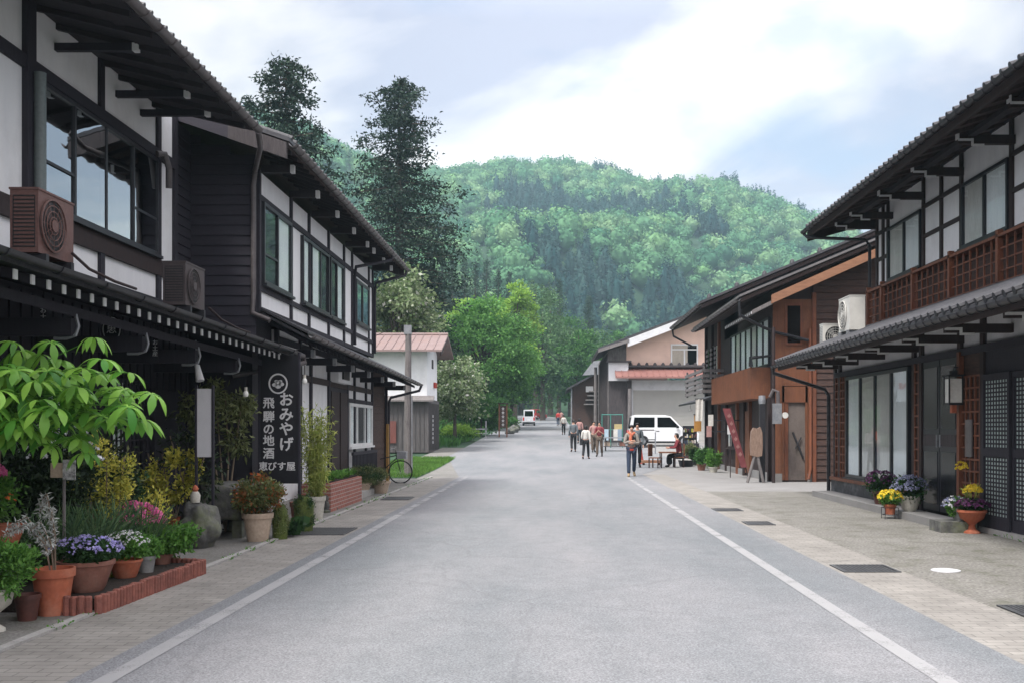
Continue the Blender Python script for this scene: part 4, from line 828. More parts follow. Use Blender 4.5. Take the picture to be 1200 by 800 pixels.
# small slatted balcony and pent of the far half
mb=MB(); mb.slab(5.6,2.66,XF,3.0,39.6,45,.08); part(mb,'small_pent_roof',DMETAL,t)
mb=MB()
for j in range(5): mb.box(5.85,5.9,39.7,44.8,3.0+j*.2,3.12+j*.2); mb.box(5.9,XF,39.7,39.74,3.0+j*.2,3.12+j*.2)
for y in (39.75,42.2,44.6): mb.box(5.9,5.97,y,y+.1,2.95,4.05)
part(mb,'slatted_balcony',W_GREY,t)
for y in (40.0,42.3): x_b=5.75; hook_lamp(x_b,y,2.38,'bare bulb under the small pent roof of the brown house, %s'%('nearer one' if y<41 else 'farther one'))
# service pipe with meters on post
t=thing('service_mast','brown service pipe with electricity meters and coiled cable at the corner of the brown house','electricity service',(6.62,30.4,0))
x=6.60
mb=MB(); mb.tube([(x,30.4,0),(x,30.4,4.6)],.05,n=8); part(mb,'pipe',W_DBROWN,t)
mb=MB(); mb.tube([(x-.1,30.4,2.55),(x-.03,30.3,2.75),(x+.1,30.3,2.7),(x+.12,30.3,2.2)],.06,n=8); part(mb,'coiled_cable',GUTTER,t)
mb=MB(); mb.box(x-.05,x+.2,30.2,30.34,1.75,2.35); part(mb,'meter_box',GALV,t)
mb=MB(); mb.lathe([(.09,0),(.09,.12)],(0,0,0),n=14); mb.v=[(x+.3+v[0],30.3-v[2],2.0+v[1]) for v in mb.v]; part(mb,'round_meter',WHAC,t)
t=thing('square_post','tall black post with white band beside the tan roll','post',(6.1,30.8,0))
x=(893-646)/F*30.8
mb=MB(); mb.box(x-.08,x+.08,30.72,30.88,0,2.35); part(mb,'shaft',DMETAL,t)
mb=MB(); mb.lathe([(.1,0),(.11,.1),(.1,.25)],(x,30.8,2.35),n=12); part(mb,'cap',GALV,t)
t=thing('bark_panel','tan weathered bark panel on two slanting timber legs by the black post','panel',(6.0,30.4,0))
xa,za=at(885,566,30.4); 
mb=MB(); n=14
pr=[(-.19,.95),(-.2,1.4),(-.17,1.85),(-.1,2.0),(0,1.95),(.1,2.02),(.16,1.8),(.17,1.3),(.15,.92),(0,.88)]
mb.poly([(6.1+a,30.35,b*.78+.08) for a,b in pr],1,.12); part(mb,'panel',M('tan_bark',(.30,.21,.16),(.17,.11,.085),rough=1,scale=6,stretch=(4,4,1),bump=.6),t)
for a,b in ((-.28,-.06),(.2,.02)): mb=MB(); mb.tube([(6.1+a,30.4,0),(6.1+b,30.4,.80)],.045,n=6); part(mb,'leg',W_GREY,t)
# leaning red banner
PNK_B=M('faded_pink_print',(.34,.17,.16),rough=.9,bump=0)
t=thing('leaning_banner','faded dark red banner with pale characters leaning before the orange balcony house','banner',(6.1,33.2,0))
xa,za=at(852,478,33.2); xb,zb_=at(872,547,33.2)
mb=MB(); mb.hexa([(xb-.1,33.2,.35),(xb+.1,33.2,.35),(xb+.1,33.22,.35),(xb-.1,33.22,.35),(xa-.14,33.2,za),(xa+.1,33.2,za),(xa+.1,33.22,za),(xa-.14,33.22,za)]); part(mb,'cloth',M('faded_red_cloth',(.22,.06,.065),(.14,.04,.045),rough=.95),t)
mb=MB(); mb.tube([(xa+.13,33.25,za+.05),(xb+.14,33.25,.02)],.02,n=6); part(mb,'stick',W_DBROWN,t)
mb=MB()
for k in range(6):
    f=.12+k*.13; cx=xa*(1-f)+xb*f; cz=za*(1-f)+.35*f; mb.box(cx-.05,cx+.05,33.19,33.199,cz-.05,cz+.02); mb.box(cx-.015,cx+.015,33.188,33.1985,cz-.08,cz+.06)
part(mb,'pale_characters',PNK_B,t)
t=thing('white_notice','white paper notice on the wall beside the red banner','notice',(6.0,33.6,1.4))
xa,za=at(856,503,33.6); mb=MB(); mb.box(xa-.1,xa+.12,33.6,33.61,za-.15,za+.15); part(mb,'paper',WHITEP,t)
mb=MB(); mb.tube([(xa,33.62,0),(xa,33.62,za+.1)],.015,n=6); part(mb,'stick',W_DBROWN,t)
# ================================================================ RIGHT 3: salmon house with shutter
YR=70.0
t=thing('salmon_garage_house','salmon plastered house with large roller shutter and faded red tin pent roof','house',(8,YR,zg(YR)))
zb=zg(YR)-.2
def A(px,py,Y=YR): return at(px,py,Y)
xl,_=A(734,0); xr_=16.5; 
_,z427=A(0,427); 
xw,_=A(712,0)
def rr3(x): return A(734,401)[1]+(x-xl)*.37
mb=MB(); mb.poly([(xl,YR,z427-.4),(xl,YR,rr3(xl)),(xr_,YR,rr3(xr_)),(xr_,YR,z427-.4)],1,9); part(mb,'salmon_wall',PINK,t)
mb=MB(); mb.poly([(xw,YR+.05,zb),(xw,YR+.05,rr3(xw)-.1),(xl-.001,YR+.05,rr3(xl)-.1),(xl-.001,YR+.05,zb)],1,14); part(mb,'grey_board_wing',W_GREY,t)
mb=MB(); 
for k in range(26): mb.box(xw-.03,xw,YR+.1+k*.5,YR+.14+k*.5,zb,rr3(xw)-.3)
for k in range(7): mb.box(xw+.08+k*.2,xw+.11+k*.2,YR+.02,YR+.049,zb,A(0,432)[1])
part(mb,'battens',W_GREYD,t)
xs0=A(742,0)[0]
mb=MB(); mb.box(xl,xs0-.12,YR-.25,YR-.001,zb,A(0,445)[1]); mb.box(xw+.1,xl-.01,YR-.2,YR+.04,zb,A(0,445)[1]);part(mb,'dark_boards',W_GREYD,t)
mb=MB(); mb.box(xs0-.12,xr_,YR-.02,YR-.001,A(0,457)[1],A(0,445)[1]); mb.box(xs0-.12,xs0,YR-.05,YR-.001,zb,A(0,457)[1]); part(mb,'shutter_housing',PLASTERB,t)
mb=MB(); z0,z1=zb,A(0,457)[1]; k=0
while z0+k*.09<z1: mb.hexa([(xs0,YR-.04,z0+k*.09),(xr_-4,YR-.04,z0+k*.09),(xr_-4,YR-.002,z0+k*.09),(xs0,YR-.002,z0+k*.09),(xs0,YR-.015,z0+k*.09+.088),(xr_-4,YR-.015,z0+k*.09+.088),(xr_-4,YR-.002,z0+k*.09+.088),(xs0,YR-.002,z0+k*.09+.088)]); k+=1
part(mb,'roller_shutter',SHUTTER,t)
x0=A(720,0)[0]; zt=A(0,433)[1]; zl=A(0,443.5)[1]
mb=MB(); mb.hexa([(x0,YR-1.3,zl-.02),(xr_,YR-1.3,zl-.02),(xr_,YR-.03,zt+.0),(x0,YR-.03,zt+.0),(x0,YR-1.3,zl+.1),(xr_,YR-1.3,zl+.1),(xr_,YR-.03,zt+.15),(x0,YR-.03,zt+.15)])
for k in range(30): mb.tube([(x0+.05+k*.42,YR-1.3,zl+.12),(x0+.05+k*.42,YR-.05,zt+.17)],.03,n=5)
part(mb,'red_tin_pent',REDROOF,t)
mb=MB(); mb.box(x0+.8,xr_,YR-.45,YR-.03,zt+.16,z427-.05)
for k in range(18): mb.lathe([(.14,0),(.1,.12),(.02,.2)],(x0+1.1+k*.55,YR-.25,z427-.06),n=8)
part(mb,'tile_capping',W_GREYD,t)
mb=MB(); xa,za=A(712,425); xb,zb2=A(734,446); mb.box(xa+.05,xb+.1,YR-.5,YR+.04,zb2,za); part(mb,'white_box_bay',PLASTERB,t); mb=MB(); mb.box(xa-.1,xb+.3,YR-.7,YR+.04,za+.01,za+.12); part(mb,'bay_cap',W_GREYD,t)
xa,za=A(786,429); xb,zt_=A(818,403)
mb=MB(); mb.box(xa,xb,YR-.06,YR-.001,za,za+.1); mb.box(xa,xb,YR-.06,YR-.001,zt_-.1,zt_); mb.box(xa,xa+.1,YR-.06,YR-.001,za+.1,zt_-.1); mb.box(xb-.1,xb,YR-.06,YR-.001,za+.1,zt_-.1); mb.box(xa+.1,xb-.1,YR-.07,YR-.001,zt_-.42,zt_-.34); mb.box((xa+xb)/2-.05,(xa+xb)/2+.05,YR-.065,YR-.001,za+.1,zt_-.42); w_=part(mb,'window',FRAMEW,t)
mb=MB(); mb.box(xa+.1,xa+1.15,YR-.03,YR-.002,za+.1,zt_-.1); part(mb,'curtain',CURTB,w_)
mb=MB(); mb.box(xa+1.151,xb-.1,YR-.03,YR-.002,za+.1,zt_-.1); part(mb,'pane',CARGL,w_)
# roof
xe,ze=A(700,409); 
mb=MB(); R3=rr3
mb.slab(xe,ze,13,R3(13)+.35,YR-1.2,YR+11,.15); mb.slab(13,R3(13)+.35,20,R3(13)-2,YR-1.2,YR+11,.15); r=part(mb,'roof',TILE,t)
mb=MB(); mb.slab(xl+.0,R3(xl)+.10,13,R3(13)+.18,YR-1.22,YR-1.12,.5); part(mb,'white_bargeboard',PLASTERB,r)
mb=MB(); mb.slab(xe,ze-.1,xl+.1,R3(xl)+.12,YR-1.25,YR-1.1,.22); part(mb,'dark_bargeboard',W_GREY,r)
mb=MB(); mb.box(xe+.02,xe+.06,YR-1,YR+10.5,ze-.3,ze-.16); part(mb,'fascia',W_GREYD,r)
# pale poles standing before it
for px,y0_,Yp,lab in ((738,455,67,'pale weathered pole standing against the salmon house corner'),(698,430,80,'tall pale pole at the far corner of the grey boarded wing')):
    x,z=at(px,y0_,Yp); mb=MB(); mb.tube([(x,Yp,zg(Yp)-.05),(x,Yp,z)],[.16,.12],n=10); solo(mb,'wooden_pole',W_GREY,lab,'pole',loc=(x,Yp,zg(Yp)),smooth=True)
# ================================================================ RIGHT 4: small brown house beyond
Y4=97.0
def A4(px,py): return at(px,py,Y4)
t=thing('distant_brown_house','small dark brown wooden house with pale gable tip beyond the salmon house','house',(4,Y4,zg(Y4)))
xa=A4(671,0)[0]; xb=11
zz=A4(0,452)[1]
mb=MB(); mb.poly([(xa,Y4,zg(Y4)-.3),(xa,Y4,zz),(xb,Y4,zz+(xb-xa)*.55),(xb,Y4,zg(Y4)-.3)],1,10); part(mb,'wall',W_CLAP,t)
mb=MB(); x1,z1=A4(664,455); mb.slab(x1,z1,xb,z1+(xb-x1)*.55,Y4-1,Y4+11,.18); r=part(mb,'roof',TILE,t)
mb=MB(); x2,z2=A4(682,440); 
xq=A4(702,425); mb.poly([(x2,Y4-1.1,z2),(xq[0]-.6,Y4-1.1,xq[1]+.1),(xq[0]+1.2,Y4-1.1,xq[1]+.3),(xq[0]+1.2,Y4-1.1,z2+.15)],1,.6); part(mb,'pale_gable_tip',GALV,r)
xa_,za_=A4(686.5,459); mb=MB(); mb.box(xa_,xa_+.7,Y4-.06,Y4-.001,za_,za_+.55); part(mb,'window',FRAMEW,t)
for k in range(4):
    x,z=A4(684+k*2,474-k*5); mb=MB(); mb.box(x,x+2.2,Y4-.9,Y4-.1,z,z+.1); part(mb,'slatted_rack',W_GREY,t)
for px in (669.5,): x,_=A4(px,0); mb=MB(); mb.tube([(x,Y4-.6,zg(Y4)-.2),(x,Y4-.6,A4(0,455)[1])],.07,n=6); part(mb,'drainpipe',GALV,t)
# roadside signpost left
gx=(589.5-646)/F*80; gz=zg(80)
t=thing('wooden_signpost','brown wooden signpost with white characters beside the road under the bright trees','signpost',(gx,80,gz))
for s_ in (-1,1): mb=MB(); mb.box(gx+s_*.3-.05,gx+s_*.3+.05,79.95,80.05,gz,gz+2.6); part(mb,'post',W_RED,t)
mb=MB(); mb.box(gx-.24,gx+.24,79.97,80.02,gz+.75,gz+2.45); part(mb,'board',W_CLAP,t)
mb=MB(); mb.slab(gx-.42,gz+2.6,gx+.42,gz+2.6,79.8,80.2,-.08); part(mb,'cap',W_DBROWN,t)
mb=MB()
for k in range(5):
    z=gz+2.25-k*.31; mb.box(gx-.1,gx+.1,79.955,79.968,z-.02,z+.02); mb.box(gx-.02,gx+.02,79.956,79.967,z-.12,z+.1); mb.box(gx-.09,gx+.09,79.955,79.968,z-.12,z-.08)
part(mb,'white_characters',SIGNW,t)
# ================================================================ foliage
L_CHEST = leafmat('fresh_bright_green_leaf',(.05,.22,.025),(.34,.62,.10),trans=.4,nscale=2,rough=.45,spec=.4)
L_GREEN = leafmat('green_leaf',(.06,.17,.03),(.16,.34,.07),nscale=3)
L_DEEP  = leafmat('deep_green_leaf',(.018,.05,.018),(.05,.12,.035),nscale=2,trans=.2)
L_DARK  = leafmat('dark_shrub_leaf',(.012,.022,.012),(.035,.06,.025),nscale=2,trans=.15)
L_GRASSY= leafmat('blue_green_blade',(.05,.11,.06),(.15,.24,.10),nscale=3)
L_YELL  = leafmat('yellow_variegated_leaf',(.30,.34,.05),(.85,.76,.16),nscale=4)
L_YGRN  = leafmat('yellow_green_bamboo_leaf',(.22,.30,.06),(.50,.52,.16),nscale=3,trans=.4)
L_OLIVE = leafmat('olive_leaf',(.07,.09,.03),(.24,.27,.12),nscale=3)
L_RED   = leafmat('red_and_green_leaf',(.06,.12,.03),(.30,.09,.03),(.45,.10,.03),nscale=4,trans=.25)
L_SILV  = leafmat('silver_leaf',(.30,.32,.30),(.50,.52,.50),nscale=4,trans=.1)
L_CONIF = leafmat('cedar_foliage',(.010,.024,.018),(.028,.055,.034),nscale=.7,trans=.12)
L_CONIF2= leafmat('blue_green_conifer_foliage',(.02,.05,.03),(.045,.09,.05),nscale=.5,trans=.12)
L_BRIGHT= leafmat('spring_green_foliage',(.06,.17,.04),(.15,.33,.075),nscale=.45,trans=.35)
L_LIME  = leafmat('lime_spring_foliage',(.17,.33,.05),(.30,.46,.09),nscale=.35,trans=.4)
L_GREYG = leafmat('grey_green_foliage',(.055,.12,.045),(.12,.22,.09),nscale=.3,trans=.3)
L_MID   = leafmat('mid_green_foliage',(.035,.11,.025),(.09,.22,.05),nscale=.3,trans=.3)
L_PALE  = leafmat('pale_blossom_foliage',(.10,.17,.06),(.26,.32,.18),(.60,.60,.56),nscale=.5,trans=.3)
L_GRASS = leafmat('grass_blade',(.06,.15,.025),(.15,.28,.06),nscale=1,trans=.4)
F_WHITE = leafmat('white_petal',(.62,.62,.66),(.75,.75,.75),nscale=5,trans=.3)
F_PINK  = leafmat('pink_petal',(.65,.10,.30),(.80,.25,.48),nscale=5,trans=.3)
F_VIOL  = leafmat('lavender_petal',(.30,.26,.62),(.55,.52,.80),nscale=5,trans=.3)
F_YELL  = leafmat('yellow_petal',(.65,.48,.02),(.80,.65,.08),nscale=5,trans=.3)
F_DKPUR = leafmat('dark_pansy_petal',(.05,.012,.05),(.12,.03,.10),(.40,.30,.42),nscale=5,trans=.1)
F_BLUE  = leafmat('grey_blue_petal',(.12,.13,.24),(.34,.36,.48),nscale=5,trans=.2)
F_RED   = leafmat('orange_red_petal',(.55,.09,.02),(.65,.22,.05),nscale=5,trans=.2)
BARK    = M('bark',(.10,.08,.065),(.05,.04,.034),rough=.95,stretch=(4,4,1),scale=3,bump=.6)
BARKP   = M('pale_stem_bark',(.26,.20,.14),(.16,.12,.09),rough=.9,stretch=(4,4,1),scale=3,bump=.3)
def unit(n):
    d=RNG.normal(size=(n,3)); return d/np.linalg.norm(d,axis=1,keepdims=True)
def leafV(P, D, size, asp=.45, bend=.15, nrm=None):
    """rhombic leaves from base points P along directions D"""
    n=len(P); size=np.asarray(size)*np.ones(n); S=np.cross(D,unit(n) if nrm is None else nrm); S/=np.maximum(np.linalg.norm(S,axis=1,keepdims=True),1e-6)
    Nn=np.cross(S,D); z=size[:,None]; mid=P+D*z*.45
    V=np.stack([P,mid+S*z*asp*.5+Nn*z*bend,P+D*z,mid-S*z*asp*.5+Nn*z*bend],1)
    return V.reshape(-1,3)
def leafmesh(name, Vs, off=(0,0,0)):
    V=np.concatenate(Vs) if isinstance(Vs,list) else Vs
    return np_mesh(name, V-np.asarray(off,float), np.arange(len(V)), 4)
def cloud(c, r, n, size, asp=.45, lumps=14, tight=.38, up=.2, droop=0, shell=.55, top=False):
    """leaves in lumps spread through an ellipsoid"""
    c=np.asarray(c,float); r=np.asarray(r,float)
    u=unit(lumps); rad=(shell+(1-shell)*RNG.random(lumps))[:,None]
    if top: u[:,2]=np.abs(u[:,2])
    cc=u*rad*(1-tight*.6); k=RNG.integers(0,lumps,n)
    q=RNG.normal(size=(n,3))*tight*.5; p=cc[k]+q; L=np.linalg.norm(p,axis=1,keepdims=True); p=np.where(L>1.12,p/L*1.12,p)
    D=unit(n)*.9+p/np.maximum(L,1e-6)*.7; D[:,2]+=up-droop; D/=np.linalg.norm(D,axis=1,keepdims=True)
    return leafV(c+p*r, D, size*(.7+.6*RNG.random(n)), asp)
def leafpart(V, name, mat, parent, label=None):
    off=tuple(root_of(parent).location); return part(leafmesh(name,V,off),name,mat,parent,label=label)
def potmesh(mb, x,y,z,r,h,kind='pot'):
    if kind=='pot': pr=[(r*.68,0),(r*.93,h*.82),(r*1.02,h*.82),(r*1.04,h),(r*.94,h),(r*.9,h*.86),(r*.05,h*.86)]
    elif kind=='bowl': pr=[(r*.55,0),(r*.72,h*.2),(r*.93,h*.7),(r*1.0,h*.86),(r*1.06,h*.88),(r*1.06,h),(r*.96,h),(r*.9,h*.86),(r*.05,h*.85)]
    elif kind=='urn': pr=[(r*.62,0),(r*.6,h*.06),(r*.30,h*.16),(r*.22,h*.34),(r*.42,h*.46),(r*.85,h*.62),(r*1.0,h*.86),(r*1.1,h*.9),(r*1.08,h),(r*.96,h*.98),(r*.9,h*.9),(r*.05,h*.88)]
    mb.lathe(pr,(x,y,z),n=28)
def pot(x,y,r,h,mat,lab,z=0,kind='pot',cat='potted plant',name='potted_plant',grp=None):
    t=thing(name,lab,cat,(x,y,z),grp); mb=MB(); potmesh(mb,x,y,z,r,h,kind); part(mb,'pot',mat,t,smooth=True)
    mb=MB(); mb.lathe([(r*.9,h*.84),(r*.1,h*.87)],(x,y,z),n=16); part(mb,'soil',SOIL,t); return t
def flowers(c, r, n, size, up=.6):
    """small five-petal flowers over the top of an ellipsoid"""
    c=np.asarray(c,float); r=np.asarray(r,float); u=unit(n); u[:,2]=np.abs(u[:,2])*.9+.1
    P=c+u*r*(.92+.15*RNG.random((n,1))); out=[]
    for k in range(5):
        D=unit(n); N_=u.copy(); N_[:,2]+=up; N_[:,1]-=.5; N_/=np.linalg.norm(N_,axis=1,keepdims=True)
        D=D-N_*(D*N_).sum(1,keepdims=True); D/=np.linalg.norm(D,axis=1,keepdims=True)
        out.append(leafV(P,D,size,.9,.05))
    return np.concatenate(out)
def blades(c, n, L, spread, w=.06, z0=0):
    """arching narrow blades from a clump"""
    out=[]; c=np.asarray(c,float)
    a=RNG.random(n)*2*np.pi; s=spread*(.3+.7*RNG.random(n)); H=L*(.6+.4*RNG.random(n))
    base=c+np.stack([np.cos(a)*.04,np.sin(a)*.04,np.zeros(n)],1)
    p0=base
    for k in range(3):
        f=(k+1)/3; p1=base+np.stack([np.cos(a)*s*f**1.4,np.sin(a)*s*f**1.4,H*(f-.35*f*f*f*s/spread)],1)
        D=p1-p0; ln=np.linalg.norm(D,axis=1); out.append(leafV(p0,D/ln[:,None],ln*1.15,w/ max(L/3,.01)*1.2,.02)); p0=p1
    return np.concatenate(out)
def tone(m): return m
# ---- brick-edged bed on the left
t=thing('brick_planter_bed','low flower bed edged with upright fired-brick rolls on the left pavement','planter bed',(-4.3,10,0))
mb=MB()
def rollw(xa,ya,xb,yb):
    d=math.hypot(xb-xa,yb-ya); n=int(d/.062)
    for k in range(n+1):
        f=k/n; h=.165+RNG.normal()*.005; mb.lathe([(.033,-.02),(.033,h-.01),(.024,h)],(xa+(xb-xa)*f+RNG.normal()*.003,ya+(yb-ya)*f,0),n=8)
rollw(-4.55,8.84,-4.03,8.78); rollw(-3.98,8.80,-3.915,8.86); rollw(-3.90,8.92,-3.84,11.3); rollw(-3.90,11.33,-4.5,11.5)
part(mb,'brick_edging',BRICK,t)
mb=MB(); mb.poly([(-3.93,8.93,.0),(-3.87,11.3,.0),(-5.9,11.4,.0),(-5.9,8.93,.0)],2,.12); part(mb,'soil',SOIL,t)
# ---- potted plants near left
def PX(px,py,z=0):                          # point at height z under pixel
    Y=F*(CH-z)/(py-HY); return (px-VX)*Y/F, Y
x,y=-4.42,8.1
t=pot(x,y,.155,.34,WHITEC,'off-white ceramic urn with a round green bush at the left picture edge',kind='urn')
leafpart(cloud((x+.08,y,.50),(.26,.22,.20),2600,.05,.4),'foliage',L_GREEN,t)
x,y=PX(32,726); t=pot(x,y,.105,.22,TERRAD,'small empty dark brown pot between the white urn and the big terracotta pot',cat='flower pot',name='flower_pot')
x,y=PX(61,722); y+=.12; x-=.05
t=pot(x,y,.175,.40,TERRA,'big bright terracotta pot with an arching silver-leaved plant')
V=[]; mb=MB()
for k in range(7):
    a=RNG.random()*6.28; top=.42+.30*RNG.random(); dx=(-.07+.10*math.cos(a)); dy=.12*math.sin(a)
    pts=[(x+.02*math.cos(a),y+.02*math.sin(a),.34),(x+dx*.4,y+dy*.4,.34+top*.6),(x+dx*1.0-.06,y+dy,.34+top),(x+dx*1.7-.12,y+dy*1.5,.34+top*.85)]
    mb.tube(pts,.006,n=5)
    for i in range(16):
        f=i/15; q=np.array([np.interp(f*3,[0,1,2,3],[p[j] for p in pts]) for j in range(3)])
        if f>.25: D=unit(7)*.8; D[:,2]-=.3; D/=np.linalg.norm(D,axis=1,keepdims=True); V.append(leafV(np.repeat(q[None],7,0),D,.06,.22))
part(mb,'stem',BARKP,t); leafpart(V,'silver_leaves',L_SILV,t)
x,y=PX(101,694,.10); t=pot(x,y,.235,.30,TERRAB,'wide dusky terracotta pot full of lavender-blue flowers in the brick bed',z=.1,kind='bowl')
leafpart(cloud((x-.02,y,.47),(.30,.24,.13),2400,.05,.45),'foliage',L_DEEP,t); leafpart(flowers((x,y,.48),(.31,.25,.14),150,.024),'flowers',F_VIOL,t)
x,y=PX(147,678,.1); t=pot(x,y,.155,.20,TERRA,'red-brown bowl of small white flowers in the brick bed',z=.1,kind='bowl')
leafpart(cloud((x,y,.42),(.22,.2,.14),1800,.045,.45),'foliage',L_GREEN,t); leafpart(flowers((x,y,.43),(.22,.2,.15),120,.02),'flowers',F_WHITE,t)
x,y=PX(150,655,.1); t=thing('azalea_bush','low azalea bush covered in pink blossom behind the white-flowered bowl','bush',(x,y+.25,.1))
leafpart(cloud((x,y+.25,.45),(.32,.26,.28),1400,.05,.45),'foliage',L_DEEP,t); leafpart(flowers((x,y+.2,.47),(.32,.26,.27),190,.036),'flowers',F_PINK,t)
x,y=PX(171,672,.1); t=pot(x,y,.10,.19,GREYPOT,'small grey pot with bright green foliage in the brick bed',z=.1)
leafpart(cloud((x,y,.38),(.17,.15,.12),1500,.04,.45),'foliage',L_GREEN,t)
x,y=PX(190,662,.1); t=pot(x,y,.115,.13,TERRAB,'low reddish pot with leafy deep green foliage at the far end of the brick bed',z=.1)
leafpart(cloud((x+.05,y,.40),(.36,.26,.20),2200,.055,.5),'foliage',L_GREEN,t)
x,y=PX(197,628,.1); t=pot(x,y+.3,.14,.24,TERRA,'orange terracotta pot with a tall yellow-flowering shrub behind the brick bed',z=.1)
for k,(dx,zz,w,h) in enumerate(((-.25,.95,.16,.35),(-.02,1.15,.15,.30),(.06,.72,.2,.25),(-.45,.8,.14,.25),(.18,1.05,.17,.22))):
    leafpart(cloud((x+dx,y+.3,zz),(w,w,h),760,.05,.6,lumps=8),'yellow_foliage',L_YELL,t)
mb=MB()
for dx in (-.4,-.2,0,.15): mb.tube([(x,y+.3,.3),(x+dx*.6,y+.3,.7),(x+dx,y+.3,1.25)],.008,n=5)
part(mb,'stem',BARKP,t)
x,y=PX(135,676,.1)
t=thing('succulent_clump','small pale spiky succulent clump at the brick edge in front of the pots','plant',(x,y-.1,.1)); leafpart(blades((x-.0,y-.1,.12),60,.14,.12,.03),'leaves',L_YGRN,t)
for px,py,Y,rx,rz_,mt,nm,lab,nl in ((112,600,11.6,.30,.30,L_OLIVE,'shrub','loose olive shrub between the sedge blades and the yellow-leaved shrub',1300),(60,590,11.2,.40,.34,L_DEEP,'shrub','deep green shrub behind the silver-leaved plant',1900),(88,560,12.0,.42,.36,L_DARK,'shrub','dark shrub in front of the lattice windows left of the notices',1700),(150,580,12.6,.40,.42,L_DEEP,'shrub','deep green shrub behind the yellow-flowering pot',1800),(182,600,12.4,.22,.26,L_YELL,'variegated_shrub','small bright yellow shrub left of the boulder',700),(235,600,15.9,.34,.40,L_DARK,'shrub','dark feathery shrub behind the boulder against the shop wall',1600)):
    x,z=at(px,py,Y); t=thing(nm,lab,'shrub',(x,Y,0)); leafpart(cloud((x,Y,z),(rx,rx,rz_),nl,.06,.45,lumps=20),'foliage',mt,t)
    mb=MB(); mb.tube([(x,Y,0),(x+.03,Y,z)],.015,n=6); mb.tube([(x+.02,Y,z*.5),(x+.15,Y,z+.1)],.008,n=5); mb.tube([(x+.02,Y,z*.5),(x-.15,Y,z+.1)],.008,n=5); part(mb,'stem',BARK,t)
# window box on bench
bx=-4.85; by=9.0
t=thing('wooden_bench','rough wooden bench carrying the orange flower trough at the left edge','bench',(-5.0,9.05,0))
mb=MB(); mb.box(-5.9,-4.70,8.85,9.25,.50,.56); part(mb,'bench_top',W_GREY,t)
for xx in (-5.7,-4.85): mb=MB(); mb.box(xx,xx+.08,8.9,9.2,.1,.50); part(mb,'leg',W_GREYD,t)
t=thing('flower_trough','orange plastic flower trough with green plants and pink blooms on the wooden bench','flower trough',(-5.1,9.0,.565))
mb=MB(); mb.hexa([(-5.60,8.93,.565),(-4.76,8.93,.565),(-4.76,9.13,.565),(-5.6,9.13,.565),(-5.66,8.88,.76),(-4.70,8.88,.76),(-4.70,9.18,.76),(-5.66,9.18,.76)]); part(mb,'trough',TERRA,t)
leafpart(cloud((-5.1,9.03,.98),(.42,.2,.26),3000,.05,.5),'foliage',L_GREEN,t); leafpart(flowers((-5.0,9.0,1.18),(.20,.15,.12),70,.04),'flowers',F_PINK,t)
leafpart(flowers((-4.85,9.0,.95),(.12,.15,.10),14,.025),'orange_flowers',F_RED,t)
# grasses and shrubs behind the bed
t=thing('sedge_clump','arching clump of fine green blades behind the lavender pot','grass clump',(-4.75,9.9,.1))
leafpart(np.concatenate([blades((-4.75+dx,9.9+dy,.1),130,.95,.50,.014) for dx,dy in ((0,0),(-.25,.1),(.2,.25),(-.45,.0))]),'blades',L_GRASSY,t)
t=thing('sedge_clump','second arching clump of fine blades nearer the pink azalea','grass clump',(-4.6,11.0,.1))
leafpart(np.concatenate([blades((-4.6+dx,10.8+dy,.1),110,.95,.45,.014) for dx,dy in ((0,0),(-.3,.1),(.2,.25))]),'blades',L_GRASSY,t)
t=thing('dark_shrub','dense dark evergreen shrub behind the flower trough under the chestnut leaves','shrub',(-5.45,10.2,.1))
leafpart(cloud((-5.5,10.2,.9),(.6,.7,.85),3800,.07,.4,lumps=26),'foliage',L_DARK,t); mb=MB(); mb.tube([(-5.5,10.2,.1),(-5.45,10.2,.9)],.03,n=6); part(mb,'stem',BARK,t)
t=thing('dark_shrub','dense dark evergreen shrub against the lattice windows behind the pink azalea','shrub',(-5.4,12.2,0))
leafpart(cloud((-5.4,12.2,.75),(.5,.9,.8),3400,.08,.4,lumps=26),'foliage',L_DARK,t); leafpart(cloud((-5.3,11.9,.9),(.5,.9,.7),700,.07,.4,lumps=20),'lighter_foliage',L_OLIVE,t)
t=thing('variegated_shrub','airy shrub with yellow speckled leaves in front of the lattice window','shrub',(-4.95,11.4,.0))
for dx,zz in ((-.25,.95),(.05,.85),(-.1,1.25),(.2,1.1)): leafpart(cloud((-4.95+dx,11.4,zz),(.2,.2,.28),420,.045,.55,lumps=9),'foliage',L_YELL,t)
mb=MB(); 
for dx in (-.25,.0,.2): mb.tube([(-4.95,11.4,0),(-4.95+dx*.6,11.4,.6),(-4.95+dx,11.4,1.3)],.008,n=5)
part(mb,'stem',BARKP,t)
t=thing('white_flowering_shrub','dark shrub with scattered white blossom below the tips of the chestnut leaves','shrub',(-4.95,10.5,.1))
leafpart(cloud((-5.0,10.5,1.15),(.40,.3,.45),1500,.06,.5,lumps=18),'foliage',L_DARK,t); leafpart(flowers((-5.0,10.4,1.25),(.40,.3,.45),45,.035),'flowers',F_WHITE,t)
mb=MB(); mb.tube([(-5,10.5,.1),(-5,10.5,.9)],.015,n=6); part(mb,'stem',BARK,t)
x,z=at(68,551,9.6); t=thing('note_boards','two small paper notices, cream and patterned white, pinned among the shrubs','notice',(x,9.7,z))
mb=MB(); mb.box(x-.12,x-.005,9.7,9.71,z-.07,z+.07); part(mb,'cream_sheet',BEIGEP,t); mb=MB(); mb.box(x+.0,x+.12,9.69,9.7,z-.09,z+.10); part(mb,'patterned_sheet',M('spotted_white_paper',(.7,.7,.7),(.05,.05,.05),scale=22,bump=0),t)
mb=MB(); mb.box(x-.01,x+.01,9.711,9.73,.1,z+.05); part(mb,'stake',W_GREY,t)
